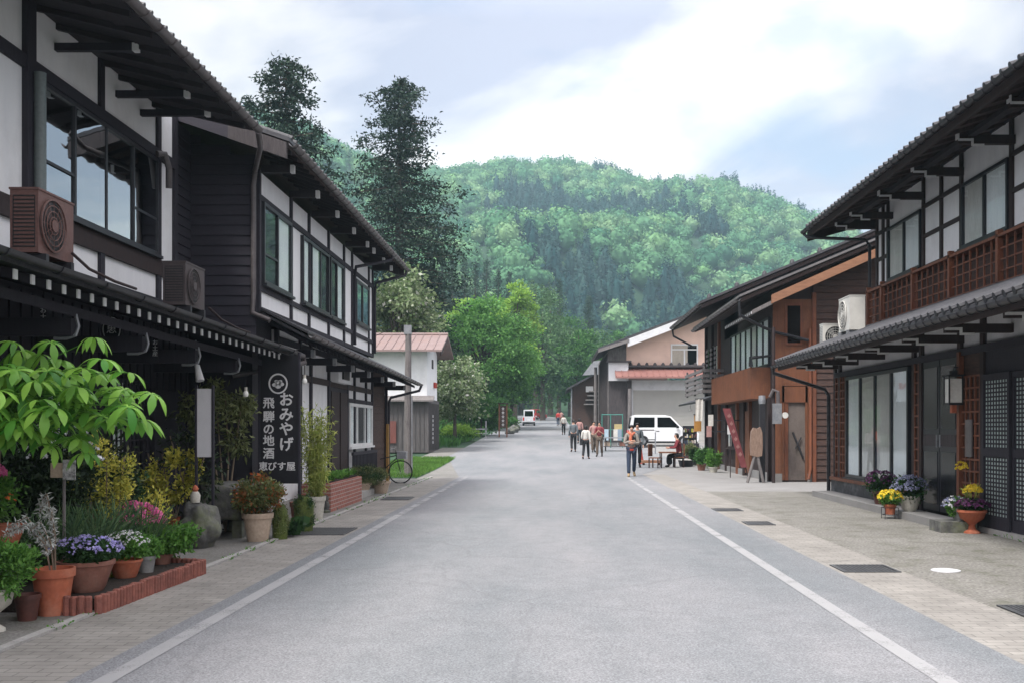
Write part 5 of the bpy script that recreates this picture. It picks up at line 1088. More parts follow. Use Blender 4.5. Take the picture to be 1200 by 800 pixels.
# wire mesh fence
mb=MB()
for k in range(14): mb.tube([(-5.62,9.2+k*.32,.0),(-5.62,9.2+k*.32,1.75)],.008,n=4)
for z in (.3,.8,1.3,1.75): mb.tube([(-5.62,9.2,z),(-5.62,13.36,z)],.008,n=4)
solo(mb,'wire_trellis',DMETAL,'thin black wire trellis behind the shrubs along the shop wall','trellis',loc=(-5.62,11,0))
# ---- horse chestnut sapling with palmate leaves
def chestnut():
    bx,by=-4.75,8.75; t=thing('horse_chestnut_sapling','young horse chestnut with big bright green hand-shaped leaves over the flower pots','tree',(bx,by,0))
    mb=MB(); mb.tube([(bx,by,0),(bx-.02,by,.8),(bx+.03,by,1.5),(bx+.1,by,2.0)],[.03,.026,.022,.012],n=8)
    V=[]; Fc=[]; rng=random.Random(5); stems=MB()
    cen=[]
    for k in range(135):
        for _ in range(60):
            u=[rng.uniform(-1,1) for _ in range(3)]
            if .25<sum(a*a for a in u)<1: break
        c=Vector((-4.55+u[0]*.95, 8.75+u[1]*.6, 1.88+u[2]*.42-.10*abs(u[0])))
        cen.append(c)
    # extra tips on the right and low
    for px,py,Y in ((178,470,8.6),(150,445,8.5),(100,540,8.5),(130,500,8.5),(20,500,8.3),(60,410,8.7),(110,405,8.7),(165,500,8.8),(40,455,8.3),(90,470,8.4),(8,440,8.3),(60,530,8.6),(120,430,8.4),(150,485,8.4),(15,410,8.6)):
        x,z=at(px,py,Y); cen.append(Vector((x,Y,z+.06)))
    for c in cen:
        hub=Vector((bx+.05,by,1.55+.4*rng.random()))
        mid=(hub+c)/2+Vector((0,0,.10)); stems.tube([hub,mid,c],[.007,.005,.003],n=4)
        az0=rng.random()*6.28; n=rng.choice((6,7,7)); L=rng.uniform(.18,.27); drp=rng.uniform(.5,1.25)
        tilt=Vector((rng.uniform(-.35,.35)+.12,rng.uniform(-.5,.1),1)).normalized()
        q=Vector((0,0,1)).rotation_difference(tilt)
        for i in range(n):
            a=az0+6.28*i/n+rng.uniform(-.12,.12); l=L*(rng.uniform(.75,1.1)); d=Vector((math.cos(a),math.sin(a),0)); s=Vector((-math.sin(a),math.cos(a),0))
            b0=len(V); prof=(.02,.045,.085,.13,.15,.10,.0)
            for j,w in enumerate(prof):
                f=j/6; out=f*l; z=-drp*l*.62*f*f+.02*math.sin(f*3)
                p=d*(out*(1-.22*drp*f))+Vector((0,0,z)); hw=w*l*1.05
                for sg in (-1,0,1):
                    pp=p+s*hw*sg+Vector((0,0,.16*hw*abs(sg)*-1 if True else 0))
                    V.append(tuple(c+q@pp))
            for j in range(6):
                for e in (0,1):
                    i0=b0+j*3+e; Fc.append((i0,i0+1,i0+4,i0+3))
    me=MB(); me.v=V; me.f=Fc
    part(mb,'trunk',BARKP,t,smooth=True); part(stems,'leaf_stalks',L_GREEN,t); 
    o=part(me,'leaves',L_CHEST,t); o.data.polygons.foreach_set('use_smooth',[True]*len(o.data.polygons))
chestnut()
# ---- stone objects
def rock(name,c,r,mat,lab,cat,seed=0,parent=None,z=0):
    bm=bmesh.new(); bmesh.ops.create_icosphere(bm,subdivisions=4,radius=1)
    for v in bm.verts:
        n=mnoise.noise(v.co*1.6+Vector((seed,0,0)))*.30+mnoise.noise(v.co*4+Vector((seed,3,0)))*.12+mnoise.noise(v.co*11)*.04
        v.co*=1+n; v.co=Vector((v.co.x*r[0]+c[0]*(parent is not None),v.co.y*r[1]+c[1]*(parent is not None),max(v.co.z,-.75)*r[2]+c[2]*(parent is not None)))
    me=bpy.data.meshes.new(name); bm.to_mesh(me); bm.free(); me.polygons.foreach_set('use_smooth',[True]*len(me.polygons))
    me.materials.append(mat); o=bpy.data.objects.new(name,me); C.objects.link(o)
    if parent is None: o.location=c; o['label']=lab; o['category']=cat
    return o
x,y=PX(228,642); BX,BY=x,y+.2; rock('mossy_boulder',(x,y+.2,.26),(.27,.34,.38),STONE,'rounded lichen-covered boulder beside the stone trough','boulder',2)
x,y=-5.0,15.2
t=thing('stone_trough','old grey stone trough on short legs with moss at one end, beside the beige pot','stone trough',(x,y,0))
mb=MB(); mb.hexa([(-5.12,14.9,.28),(-4.48,14.9,.28),(-4.48,16.2,.28),(-5.12,16.2,.28),(-5.1,14.95,.78),(-4.50,14.95,.72),(-4.52,16.15,.80),(-5.1,16.15,.78)])
me=mb.mesh('trough_body',(x,y,0)); bm=bmesh.new(); bm.from_mesh(me); bmesh.ops.subdivide_edges(bm,edges=bm.edges[:],cuts=7,use_grid_fill=True)
for v in bm.verts: v.co+=Vector((mnoise.noise(v.co*4),mnoise.noise(v.co*4+Vector((9,0,0))),mnoise.noise(v.co*4+Vector((0,9,0)))))*.05
bm.to_mesh(me); bm.free(); me.polygons.foreach_set('use_smooth',[True]*len(me.polygons)); part(me,'trough_body',STONE,t)
for xx,yy in ((-5.02,15.05),(-4.6,15.05),(-5.0,16.0),(-4.6,16.0)): mb=MB(); mb.box(xx-.07,xx+.07,yy-.07,yy+.07,0,.32); part(mb,'leg',STONE,t)
leafpart(cloud((-5.0,15.1,.80),(.16,.2,.05),900,.02,.6),'moss_patch',L_OLIVE,t)
x,z=BX-.06,.72; t=thing('little_figurine','small garden figurine with orange top and white body by the boulder','figurine',(x,BY,z-.12))
mb=MB(); mb.lathe([(.06,-.12),(.07,-.02),(.04,.03)],(x,BY,z),n=12); part(mb,'body',WHITEC,t,smooth=True); mb=MB(); mb.lathe([(.03,.03),(.045,.06),(.03,.10),(.005,.12)],(x,BY,z),n=12); part(mb,'hat',TERRA,t,smooth=True)
# thin multi-stem tree
def smalltree(lab,base,stems,clouds,mat,leaf=.09,n=350,asp=.3,droop=.5,bark=BARKP,name='small_tree',cat='tree',r=.014):
    t=thing(name,lab,cat,base); mb=MB()
    for s in stems: mb.tube([base]+s,[r*1.2]+[r]*(len(s)-1)+[r*.5] if len(s)>1 else [r,r*.5],n=6)
    part(mb,'stem',bark,t,smooth=True); V=[]
    for c,rr_ in clouds: V.append(cloud(c,rr_,n,leaf,asp,lumps=9,droop=droop,tight=.5))
    leafpart(V,'foliage',mat,t); return t
x,y=PX(264,590); y=15.9; x=(264-646)/F*15.9
smalltree('thin multi-stemmed tree with drooping olive leaves in front of the black shop wall',(x,y,0),[[(x-.15,y,1.0),(x-.35,y,2.1)],[(x+.05,y,1.1),(x+.0,y,2.2)],[(x+.12,y,1.0),(x+.25,y,2.0)],[(x-.05,y,.9),(x-.1,y-.1,1.9)]],
   [((x-.55,y,1.95),(.35,.3,.28)),((x-.2,y,2.15),(.35,.3,.2)),((x+.1,y,1.85),(.35,.3,.3)),((x+.22,y,1.95),(.25,.3,.33)),((x+.2,y,1.4),(.22,.3,.25)),((x-.3,y,1.6),(.3,.3,.25))],L_OLIVE,.11,260,.32,.5)
x=(215-646)/F*14.3; smalltree('bare-looking thin shrub with sparse dull leaves behind the yellow flowering pot',(x,14.6,0),[[(x-.1,14.6,.8),(x-.3,14.6,1.5)],[(x+.1,14.6,.9),(x+.3,14.6,1.6)]],[((x-.2,14.6,1.3),(.35,.3,.4)),((x+.25,14.6,1.1),(.3,.3,.4)),((x+.1,14.6,.75),(.3,.3,.25))],L_DARK,.10,150,.3,.3)
# beige pot with red-green bush
x,y=PX(302,633); t=pot(x,y,.215,.40,BEIGEP,'beige clay pot with a rounded bush of red, orange and green leaves')
leafpart(cloud((x,y,.64),(.35,.33,.26),3000,.055,.5,lumps=24),'foliage',L_OLIVE,t); leafpart(cloud((x,y,.68),(.35,.33,.26),1100,.06,.5,lumps=20,shell=.9),'red_leaves',L_RED,t)
x,y=PX(328,631); t=thing('clipped_shrub','yellow-green clipped column shrub right of the beige pot','shrub',(x,y,0)); leafpart(cloud((x,y,.28),(.13,.13,.28),2600,.025,.5,lumps=30,tight=.25,shell=.85),'foliage',L_OLIVE,t); mb=MB(); mb.lathe([(.11,0),(.11,.4),(.05,.5)],(x,y,0),n=12); part(mb,'core',MOSS,t,smooth=True)
x,y=PX(356,622); t=thing('clipped_shrub','dark green clipped round shrub left of the bamboo','shrub',(x,y,0)); leafpart(cloud((x,y,.33),(.19,.19,.30),2800,.025,.5,lumps=30,tight=.25,shell=.85),'foliage',L_DEEP,t); mb=MB(); mb.lathe([(.14,0),(.16,.4),(.08,.54)],(x,y,0),n=12); part(mb,'core',MOSS,t,smooth=True)
x,y=PX(343,628); t=thing('hosta_plant','low broad-leaved hosta at the foot of the black signboard','plant',(x,y,0)); leafpart(blades((x,y,.02),34,.36,.26,.14),'leaves',L_DEEP,t)
x=(350-646)/F*16.6; t=pot(x,16.6,.14,.42,TERRAB,'brown jar-shaped pot standing behind the clipped round shrub',cat='flower pot',name='flower_pot')
# bamboo in white pot
x,y=PX(369,612); y+=.5; x=(370-646)/F*y
t=pot(x,y,.17,.42,WHITEC,'pale pot of tall yellow-green bamboo right of the black signboard')
mb=MB(); V=[]
for k in range(22):
    a=RNG.random()*6.28; r0=.10*RNG.random(); lean=.26*RNG.random(); H=1.0+.65*RNG.random()
    b0=np.array([x+r0*math.cos(a),y+r0*math.sin(a),.35]); tp=b0+np.array([lean*math.cos(a),lean*math.sin(a),H]); mb.tube([tuple(b0),tuple((b0+tp)/2+[0,0,.08]),tuple(tp)],.007,n=5)
    for f in np.linspace(.15,1,11):
        q=b0+(tp-b0)*f; D=unit(10); D[:,2]-=.25; D/=np.linalg.norm(D,axis=1,keepdims=True); V.append(leafV(np.repeat(q[None],10,0)+RNG.normal(size=(10,3))*.05,D,.12,.17))
part(mb,'culms',L_YGRN,t); leafpart(V,'foliage',L_YGRN,t)
for px,py,h_,lab in ((382,600,.30,'small grey stone garden figure, left one beside the brick planter'),(391,597,.28,'small grey stone garden figure, right one against the brick planter')):
    x,y=PX(px,py); t=thing('stone_figure',lab,'figurine',(x,y,0),'small stone figures by the brick planter')
    mb=MB(); mb.lathe([(.08,0),(.09,.04),(.05,.06),(.075,.12),(.06,.2),(.035,.22)],(x,y,0),n=14); part(mb,'body',STONE,t,smooth=True)
    mb=MB(); mb.lathe([(.03,.22),(.055,.25),(.055,.29),(.03,.33),(.005,.34)],(x,y,0),n=14); part(mb,'head',STONE,t,smooth=True)
# brick planter
xa,ya=-4.52,19.6
t=thing('brick_planter','red brick raised planter with low green leaves in front of the second left house','planter',(-4.5,20,0))
mb=MB(); mb.box(-4.78,-4.22,19.6,22.8,0,.55)
BRW,ntb,Nb,Lb=newmat('red_brickwork'); ob=Nb.new('ShaderNodeOutputMaterial'); pb=Nb.new('ShaderNodeBsdfPrincipled'); Lb.new(pb.outputs[0],ob.inputs[0]); tb=Nb.new('ShaderNodeTexCoord'); cb=Nb.new('ShaderNodeMapping'); cb.inputs['Rotation'].default_value=(math.pi/2,0,0); Lb.new(tb.outputs['Object'],cb.inputs[0]); bb=Nb.new('ShaderNodeTexBrick'); 
sxb=Nb.new('ShaderNodeSeparateXYZ'); Lb.new(tb.outputs['Object'],sxb.inputs[0]); adb=Nb.new('ShaderNodeMath'); Lb.new(sxb.outputs['X'],adb.inputs[0]); Lb.new(sxb.outputs['Y'],adb.inputs[1]); cxb=Nb.new('ShaderNodeCombineXYZ'); Lb.new(adb.outputs[0],cxb.inputs[0]); Lb.new(sxb.outputs['Z'],cxb.inputs[1]); Lb.new(cxb.outputs[0],bb.inputs['Vector'])
bb.inputs['Scale'].default_value=1; bb.inputs['Brick Width'].default_value=.22; bb.inputs['Row Height'].default_value=.075; bb.inputs['Mortar Size'].default_value=.008; bb.inputs['Color1'].default_value=(.33,.11,.08,1); bb.inputs['Color2'].default_value=(.24,.08,.06,1); bb.inputs['Mortar'].default_value=(.36,.30,.27,1); Lb.new(bb.outputs['Color'],pb.inputs['Base Color']); pb.inputs['Roughness'].default_value=.9
part(mb,'brick_box',BRW,t); mb=MB(); mb.box(-4.7,-4.3,19.68,22.7,.552,.58); part(mb,'soil',SOIL,t)
V=np.concatenate([blades((-4.5+RNG.uniform(-.15,.15),yy,.56),26,.22,.14,.04) for yy in np.linspace(19.8,22.6,14)]); leafpart(V,'leaves',L_GREEN,t)
x,y=PX(432,580); t=thing('wooden_tub_shrub','wide rounded dark olive shrub in two wooden tubs past the brick planter','shrub',(x,y,0))
for dx,dy in ((-.2,0),(.12,.9)): mb=MB(); potmesh(mb,x+dx,y+dy,0,.26,.30,'pot'); part(mb,'tub',BEIGEP,t,smooth=True)
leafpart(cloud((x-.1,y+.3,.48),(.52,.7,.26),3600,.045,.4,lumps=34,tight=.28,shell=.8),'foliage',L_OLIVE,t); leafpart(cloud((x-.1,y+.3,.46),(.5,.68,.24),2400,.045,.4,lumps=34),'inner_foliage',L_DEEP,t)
x,y=PX(398,556); 
# ---- right side pots
def rpot(px,py,r,h,mat,lab,kind,parts,dy=0,z=0):
    x,y=PX(px,py,z); y+=dy; t=pot(x,y,r,h,mat,lab,z=z,kind=kind)
    for nm,mt,V in parts(x,y): leafpart(V,nm,mt,t)
    return t
rpot(1066,598.3,.19,.28,WHITEC,'white bowl heaped with grey-blue flowers beside the dark double door','bowl',lambda x,y:[('foliage',L_DEEP,cloud((x,y,.52),(.30,.28,.24),1500,.06,.5,lumps=18)),('flowers',F_BLUE,flowers((x,y,.50),(.31,.29,.27),200,.034))],z=.13)
rpot(1032,590,.16,.26,TERRAD,'dark pot with purple and white flowers left of the white bowl','pot',lambda x,y:[('foliage',L_DEEP,cloud((x,y,.52),(.30,.28,.24),1500,.06,.5,lumps=18)),('flowers',F_DKPUR,flowers((x,y,.53),(.31,.29,.26),160,.034))],z=.13)
def yel(x,y): return [('foliage',L_GREEN,cloud((x,y,.34),(.20,.2,.14),900,.05,.45)),('flowers',F_YELL,flowers((x,y,.36),(.20,.2,.16),110,.038))]
t=rpot(1043,602,.11,.18,TERRA,'small orange pot of yellow flowers on a low wire stand','pot',yel,z=.08)
xx,yy=PX(1043,602,.08); mb=MB()
for dx in (-.12,.12):
    for dy in (-.1,.1): mb.tube([(xx+dx,yy+dy,0),(xx+dx,yy+dy,.20)],.006,n=4)
mb.tube([(xx-.12,yy-.1,.2),(xx+.12,yy-.1,.2),(xx+.12,yy+.1,.2),(xx-.12,yy+.1,.2),(xx-.12,yy-.1,.2)],.006,n=4); mb.tube([(xx-.12,yy-.1,.075),(xx+.12,yy-.1,.075),(xx+.12,yy+.1,.075),(xx-.12,yy+.1,.075),(xx-.12,yy-.1,.075)],.006,n=4)
part(mb,'wire_stand',DMETAL,t)
rpot(1139,624,.20,.36,TERRA,'terracotta pedestal urn with dark pansies and a yellow flower spray by the granite block','urn',lambda x,y:[('foliage',L_DEEP,cloud((x,y,.42),(.22,.2,.10),1100,.05,.5)),('dark_flowers',F_DKPUR,flowers((x,y,.41),(.26,.24,.12),150,.036)),('yellow_flowers',F_YELL,np.concatenate([flowers((x+.02,y,.62),(.13,.12,.12),45,.045),flowers((x-.16,y,.98),(.08,.08,.12),26,.035)])),('spray_leaves',L_YGRN,blades((x,y,.4),22,.5,.14,.03))])
rpot(1124,609,.13,.20,GREYPOT,'small grey pot of pale blue-white flowers tucked left of the terracotta urn','pot',lambda x,y:[('foliage',L_GREEN,cloud((x-.02,y,.38),(.22,.2,.15),1000,.05,.5)),('flowers',F_WHITE,flowers((x-.04,y,.38),(.22,.2,.17),60,.03)),('blue_flowers',F_BLUE,flowers((x-.04,y,.38),(.22,.2,.17),50,.03))],z=.17)
# ---- grass verge
n=16000; P=np.stack([RNG.uniform(-7.2,-4.35,n),RNG.uniform(33.2,50,n),np.zeros(n)],1)
edge=-4.35-(P[:,1]-33)*.02; P=P[P[:,0]<edge]; P[:,2]=[zg(y) for y in P[:,1]]
D=unit(len(P))*.5; D[:,2]=1; D/=np.linalg.norm(D,axis=1,keepdims=True)
solo(leafmesh('grass_verge',leafV(P,D,.09+.10*RNG.random(len(P)),.16)),'grass_verge',L_GRASS,'patch of bright green grass around the utility pole','grass',kind='stuff')
strip('verge_soil',lambda y:-9,lambda y:-4.35-(y-33)*.02,33.0,50,EARTH,.006,20)
n=42000; xs=np.concatenate([RNG.uniform(-30,-5.6,n//2),RNG.uniform(6.5,20,n//2)]); ys=np.concatenate([RNG.uniform(62,150,n//2),RNG.uniform(112,200,n//2)])
P=np.stack([xs,ys,hill(xs,ys)],1)
m_=np.array([(p[0]<rl(p[1])-.5) or (p[0]>rr(p[1])+.6) for p in P]); P=P[m_]; D=unit(len(P))*.6; D[:,2]=1; D/=np.linalg.norm(D,axis=1,keepdims=True)
solo(leafmesh('undergrowth',leafV(P,D,.3+.4*RNG.random(len(P)),.4)),'undergrowth',L_MID,'low green undergrowth along both sides of the far road','undergrowth',kind='stuff')
pw=[]
for k in range(150):
    yy=RNG.uniform(7,34)
    if k%3==0: xx=-3.955+RNG.normal()*.012
    elif k%3==1: xx=-5.85+RNG.normal()*.08; 
    else: xx=6.69+RNG.normal()*.02; yy=RNG.uniform(7,15.5)
    pw.append(blades((xx,yy,.0),int(RNG.integers(4,12)),.03+.07*RNG.random(),.05,.014))
solo(leafmesh('weeds',np.concatenate(pw)),'weeds',L_GREEN,'small weeds growing in the pavement joints and at the wall feet','weeds',kind='stuff')
# ================================================================ trees
def broadleaf(lab,x,y,H,R,z0,mat,n=9000,leaf=.28,lumps=60,name='broadleaf_tree',sx=1.,lean=0,grp=None,droop=0,asp=.6,tight=.26,bark=BARK,up=.15,topn=0,topmat=None):
    zb=float(hill(x,y)) if y>45 else zg(y)
    t=thing(name,lab,'tree',(x,y,zb),grp); rng=random.Random(int(x*13+y*7))
    cz=zb+(z0+H)/2; rz_=(H-z0)/2; mb=MB()
    mb.tube([(x,y,zb-.2),(x+lean*.3,y,zb+H*.3),(x+lean*.6,y,zb+H*.6),(x+lean,y,zb+H*.85)],[H*.022,H*.018,H*.012,H*.004],n=8)
    V=[]; per=n//lumps
    for k in range(lumps):
        u=unit(1)[0]; rad=.35+.65*RNG.random()**.5
        c=np.array([x+lean*.6,y,cz])+u*np.array([R*sx,R,rz_])*rad*.86
        if u[2]>0: c[:2]=[x+lean*.6,y]+(c[:2]-[x+lean*.6,y])*(1-.25*u[2]**2)
        if k%3==0: mb.tube([(x+lean*.3,y,zb+H*(.25+.3*rng.random())),tuple((c+np.array([x,y,cz]))/2-[0,0,.2]),tuple(c)],[H*.008,H*.005,H*.002],n=5)
        s=R*tight*(.7+.6*RNG.random())
        q=RNG.normal(size=(per,3))*np.array([s,s,s*.62])*.55; D=unit(per)*.9+q/s; D[:,2]+=up-droop; D/=np.linalg.norm(D,axis=1,keepdims=True)
        V.append(leafV(c+q,D,leaf*(.7+.6*RNG.random(per)),asp))
    part(mb,'trunk',bark,t,smooth=True); leafpart(V,'crown',mat,t); return t
def conifer(lab,x,y,H,Rmax,z0,mat,nb=150,leaf=.3,per=60,prof=None,name='conifer_tree',grp=None,top_gap=0,fat=1.):
    zb=float(hill(x,y)) if y>45 else zg(y)
    t=thing(name,lab,'tree',(x,y,zb),grp); mb=MB(); mb.tube([(x,y,zb-.2),(x,y,zb+H*.5),(x,y,zb+H*.97)],[H*.018+.05,H*.012+.03,.03],n=8)
    V=[]
    for k in range(nb):
        f=((k+.5)/nb); z=z0+(H-z0)*f; a=k*2.39996+RNG.normal()*.3
        r=Rmax*(prof(f) if prof else (1-f)**.8*(1 if f>.12 else .6+f*3.3)); r*=(.62+.5*RNG.random())
        if top_gap and f>.55 and RNG.random()<top_gap: r*=.45
        tip=np.array([x+r*math.cos(a),y+r*math.sin(a),zb+z-r*.12+.25*r*RNG.random()]); b0=np.array([x,y,zb+z+r*.12])
        mb.tube([tuple(b0),tuple(tip)],[.05*fat,.015],n=4)
        m=max(6,int(per*(.35+r/Rmax))); nc=3; cg=np.array([.45,.72,.97])+RNG.normal(size=3)*.06; off=RNG.normal(size=(3,3))*np.array([.22,.22,.10])*(.4+r*.22)
        ci=RNG.integers(0,nc,m); q=b0+(tip-b0)*cg[ci][:,None]+off[ci]; w=(.17+.075*r)*fat
        q=q+RNG.normal(size=(m,3))*np.array([w,w,w*.45])*.7; D=unit(m)*.8+(tip-b0)/max(r,.3)*.5; D[:,2]-=.15; D/=np.linalg.norm(D,axis=1,keepdims=True)
        V.append(leafV(q,D,leaf*(.6+.7*RNG.random(m)),.42))
    part(mb,'trunk',BARK,t,smooth=True); leafpart(V,'crown',mat,t); return t
cp=lambda f: (.55 if f<.1 else .9) if f<.2 else (1.0-.25*abs(f-.45)/.25 if f<.6 else .78-.95*(f-.6)**1.0*1.4)
def tall(f): return float(np.interp(f,[0,.3,.5,.62,.76,.89,.96,1],[.65,.95,1,.90,.70,.50,.32,.15]))
conifer('tall ragged dark cedar with open upper branches behind the second left house',(468-646)/F*75,75,26.2,4.5,2.5,L_CONIF,nb=270,leaf=.31,per=120,prof=tall,name='cedar_tree',top_gap=.45,fat=1.42)
conifer('dark cedar with a rounded bushy top rising behind the black shop house roof, leftmost tree',(335-646)/F*60,60,22.7,2.9,4,L_CONIF,nb=190,leaf=.27,per=115,prof=lambda f: float(np.interp(f,[0,.5,.68,.78,.86,.95,1],[.9,.9,1.15,.8,.72,.66,.4])),name='cedar_tree',top_gap=.4,fat=1.35)
conifer('small dark cedar crown just left of the leftmost tall cedar',(292-646)/F*64,64,21.8,1.9,8,L_CONIF,nb=90,leaf=.32,per=60,name='cedar_tree',top_gap=.2,fat=1.3)
broadleaf('broad tree with pale whitish blossom above the pink storehouse roof',(468-646)/F*63,63.5,11.6,2.5,4.5,L_PALE,n=7500,leaf=.28,lumps=46,name='blossoming_tree',droop=.5,tight=.3)
broadleaf('drooping tree with white flower clusters right of the white storehouse',(533-646)/F*70,70,6.2,2.1,.9,L_PALE,n=5200,leaf=.24,lumps=34,name='blossoming_tree',droop=.7,tight=.3)
broadleaf('dark bushy tree behind the white storehouse',(505-646)/F*78,80,9.5,3.4,1,L_MID,n=6500,leaf=.32,lumps=40)
broadleaf('large bright green tree spreading over the left side of the road',(568-646)/F*100,100,13.5,5.4,1.5,L_BRIGHT,n=26000,leaf=.30,lumps=150,tight=.17,name='spring_green_tree')
broadleaf('bright green leafy tree leaning toward the road behind the signpost',(596-646)/F*104,108,9.5,3.3,2.2,L_BRIGHT,n=11000,leaf=.28,lumps=80,tight=.19,lean=.8,name='spring_green_tree')
broadleaf('upright yellow-green tree rising above the bright green trees',(602-646)/F*122,124,18.5,3.4,4,L_LIME,n=11000,leaf=.32,lumps=80,name='lime_green_tree',tight=.19)
broadleaf('pale lime tree top between the bright tree and the dark cedars',(545-646)/F*112,116,15.5,3.0,5,L_LIME,n=6000,leaf=.36,lumps=40,name='lime_green_tree')
broadleaf('dark shaded shrubby tree beside the wooden signpost',(562-646)/F*82,84,3.6,2.3,.2,L_MID,n=5200,leaf=.22,lumps=34,name='shrub_tree')
broadleaf('dark shaded bush on the roadside just before the parked van',(594-646)/F*98,97,3.0,1.3,.1,L_MID,n=2600,leaf=.22,lumps=22,name='shrub_tree')
k=0
for px,Y,H,R,m_,lab in ((636,150,19,4.6,L_GREYG,'grey-green tree closing the far end of the road, left of its middle'),(655,165,17,4.4,L_GREYG,'pale grey-green tree at the far end of the road above the red car'),(628,185,27,5.2,L_GREYG,'taller grey-green tree behind the lime tree'),
    (678,150,14.5,3.6,L_MID,'mid green tree above the small brown house roof'),(668,190,20,4.6,L_MID,'mid green round tree behind the small brown house'),(645,205,27,5,L_GREYG,'tall grey-green tree in the centre of the valley'),
    (700,185,17,4.5,L_GREYG,'grey-green tree behind the salmon house roof, left end'),(722,200,18,5,L_MID,'green tree just showing over the salmon house roof'),(598,165,17,4.5,L_MID,'mid green tree behind the upright lime tree'),(570,150,15,5,L_MID,'mid green tree behind the large bright tree'),(527,115,9,4,L_MID,'green tree right of the tall cedar foot')):
    broadleaf(lab,(px-646)/F*Y,Y,H,R,1.0,m_,n=6500,leaf=.42,lumps=48,name='roadside_tree',tight=.26)
for px,Y,H,lab in ((530,190,33,1),(545,205,36,2),(557,196,34,3),(570,214,37,4),(584,200,33,5),(597,216,34,6),(610,204,30,7),(623,222,31,8),(656,232,33,9),(518,180,33,10),(690,235,26,11),(505,186,33,12)):
    wh={1:'first from the left of the dark conifer row, next to the tall cedar',2:'second in the dark conifer row right of the tall cedar',3:'third in the dark conifer row',4:'tallest spire in the middle of the dark conifer row',5:'fifth in the dark conifer row',6:'sixth in the dark conifer row above the lime tree',7:'low spire right of the lime tree top',8:'last of the dark conifer row toward the valley',9:'lone dark pointed conifer in the middle of the valley',10:'dark conifer half hidden behind the right side of the tall cedar',11:'dark conifer above the salmon house roof end',12:'dark conifer behind the trunk of the tall cedar'}[lab]
    conifer('dark conifer, '+wh,(px-646)/F*Y,Y,H*(.86 if lab not in (9,) else .80),3.4,1,L_CONIF2,nb=120,leaf=.5,per=44,name='conifer_tree',grp='dark conifers on the lower slope',fat=2.0)
for px,py,Y,rx,h,lab in ((540,527,73,1.35,1.1,'low mounded yellow-green shrub by the road past the storehouse'),):
    x=(px-646)/F*Y; z=zg(Y); t=thing('shrub',lab,'shrub',(x,Y,z)); leafpart(cloud((x,Y,z+h*.45),(rx,1.6,h*.6),5200,.12,.5,lumps=36,top=True),'foliage',L_LIME,t)
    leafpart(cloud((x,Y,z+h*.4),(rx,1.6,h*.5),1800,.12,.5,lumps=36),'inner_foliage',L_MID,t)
for px,Y,s,lab in ((602,92,.6,'grey roadside boulder right of the signpost, larger one'),(605,101,.5,'grey roadside boulder on the verge just before the parked van'),(598,88,.5,'small grey roadside stone beside the signpost')):
    rock('roadside_boulder',((px-646)/F*Y,Y,zg(Y)+s*.4),(s*.8,s,s*.7),STONE,lab,'boulder',px)
x=(563-646)/F*76; z=zg(76); t=thing('garden_bench','small pale bench on the verge past the yellow-green shrub','bench',(x,76,z))
mb=MB(); mb.box(x-.7,x+.5,75.8,76.2,z+.4,z+.47); part(mb,'seat',GALV,t); mb=MB(); mb.box(x+.35,x+.45,76.2,76.25,z+.5,z+1.35); mb.box(x-.7,x+.5,76.2,76.24,z+.7,z+.8); part(mb,'backrest',GALV,t)
for dx in (-.6,.4): mb=MB(); mb.box(x+dx-.03,x+dx+.03,75.85,76.15,z,z+.4); part(mb,'leg',GALV,t)
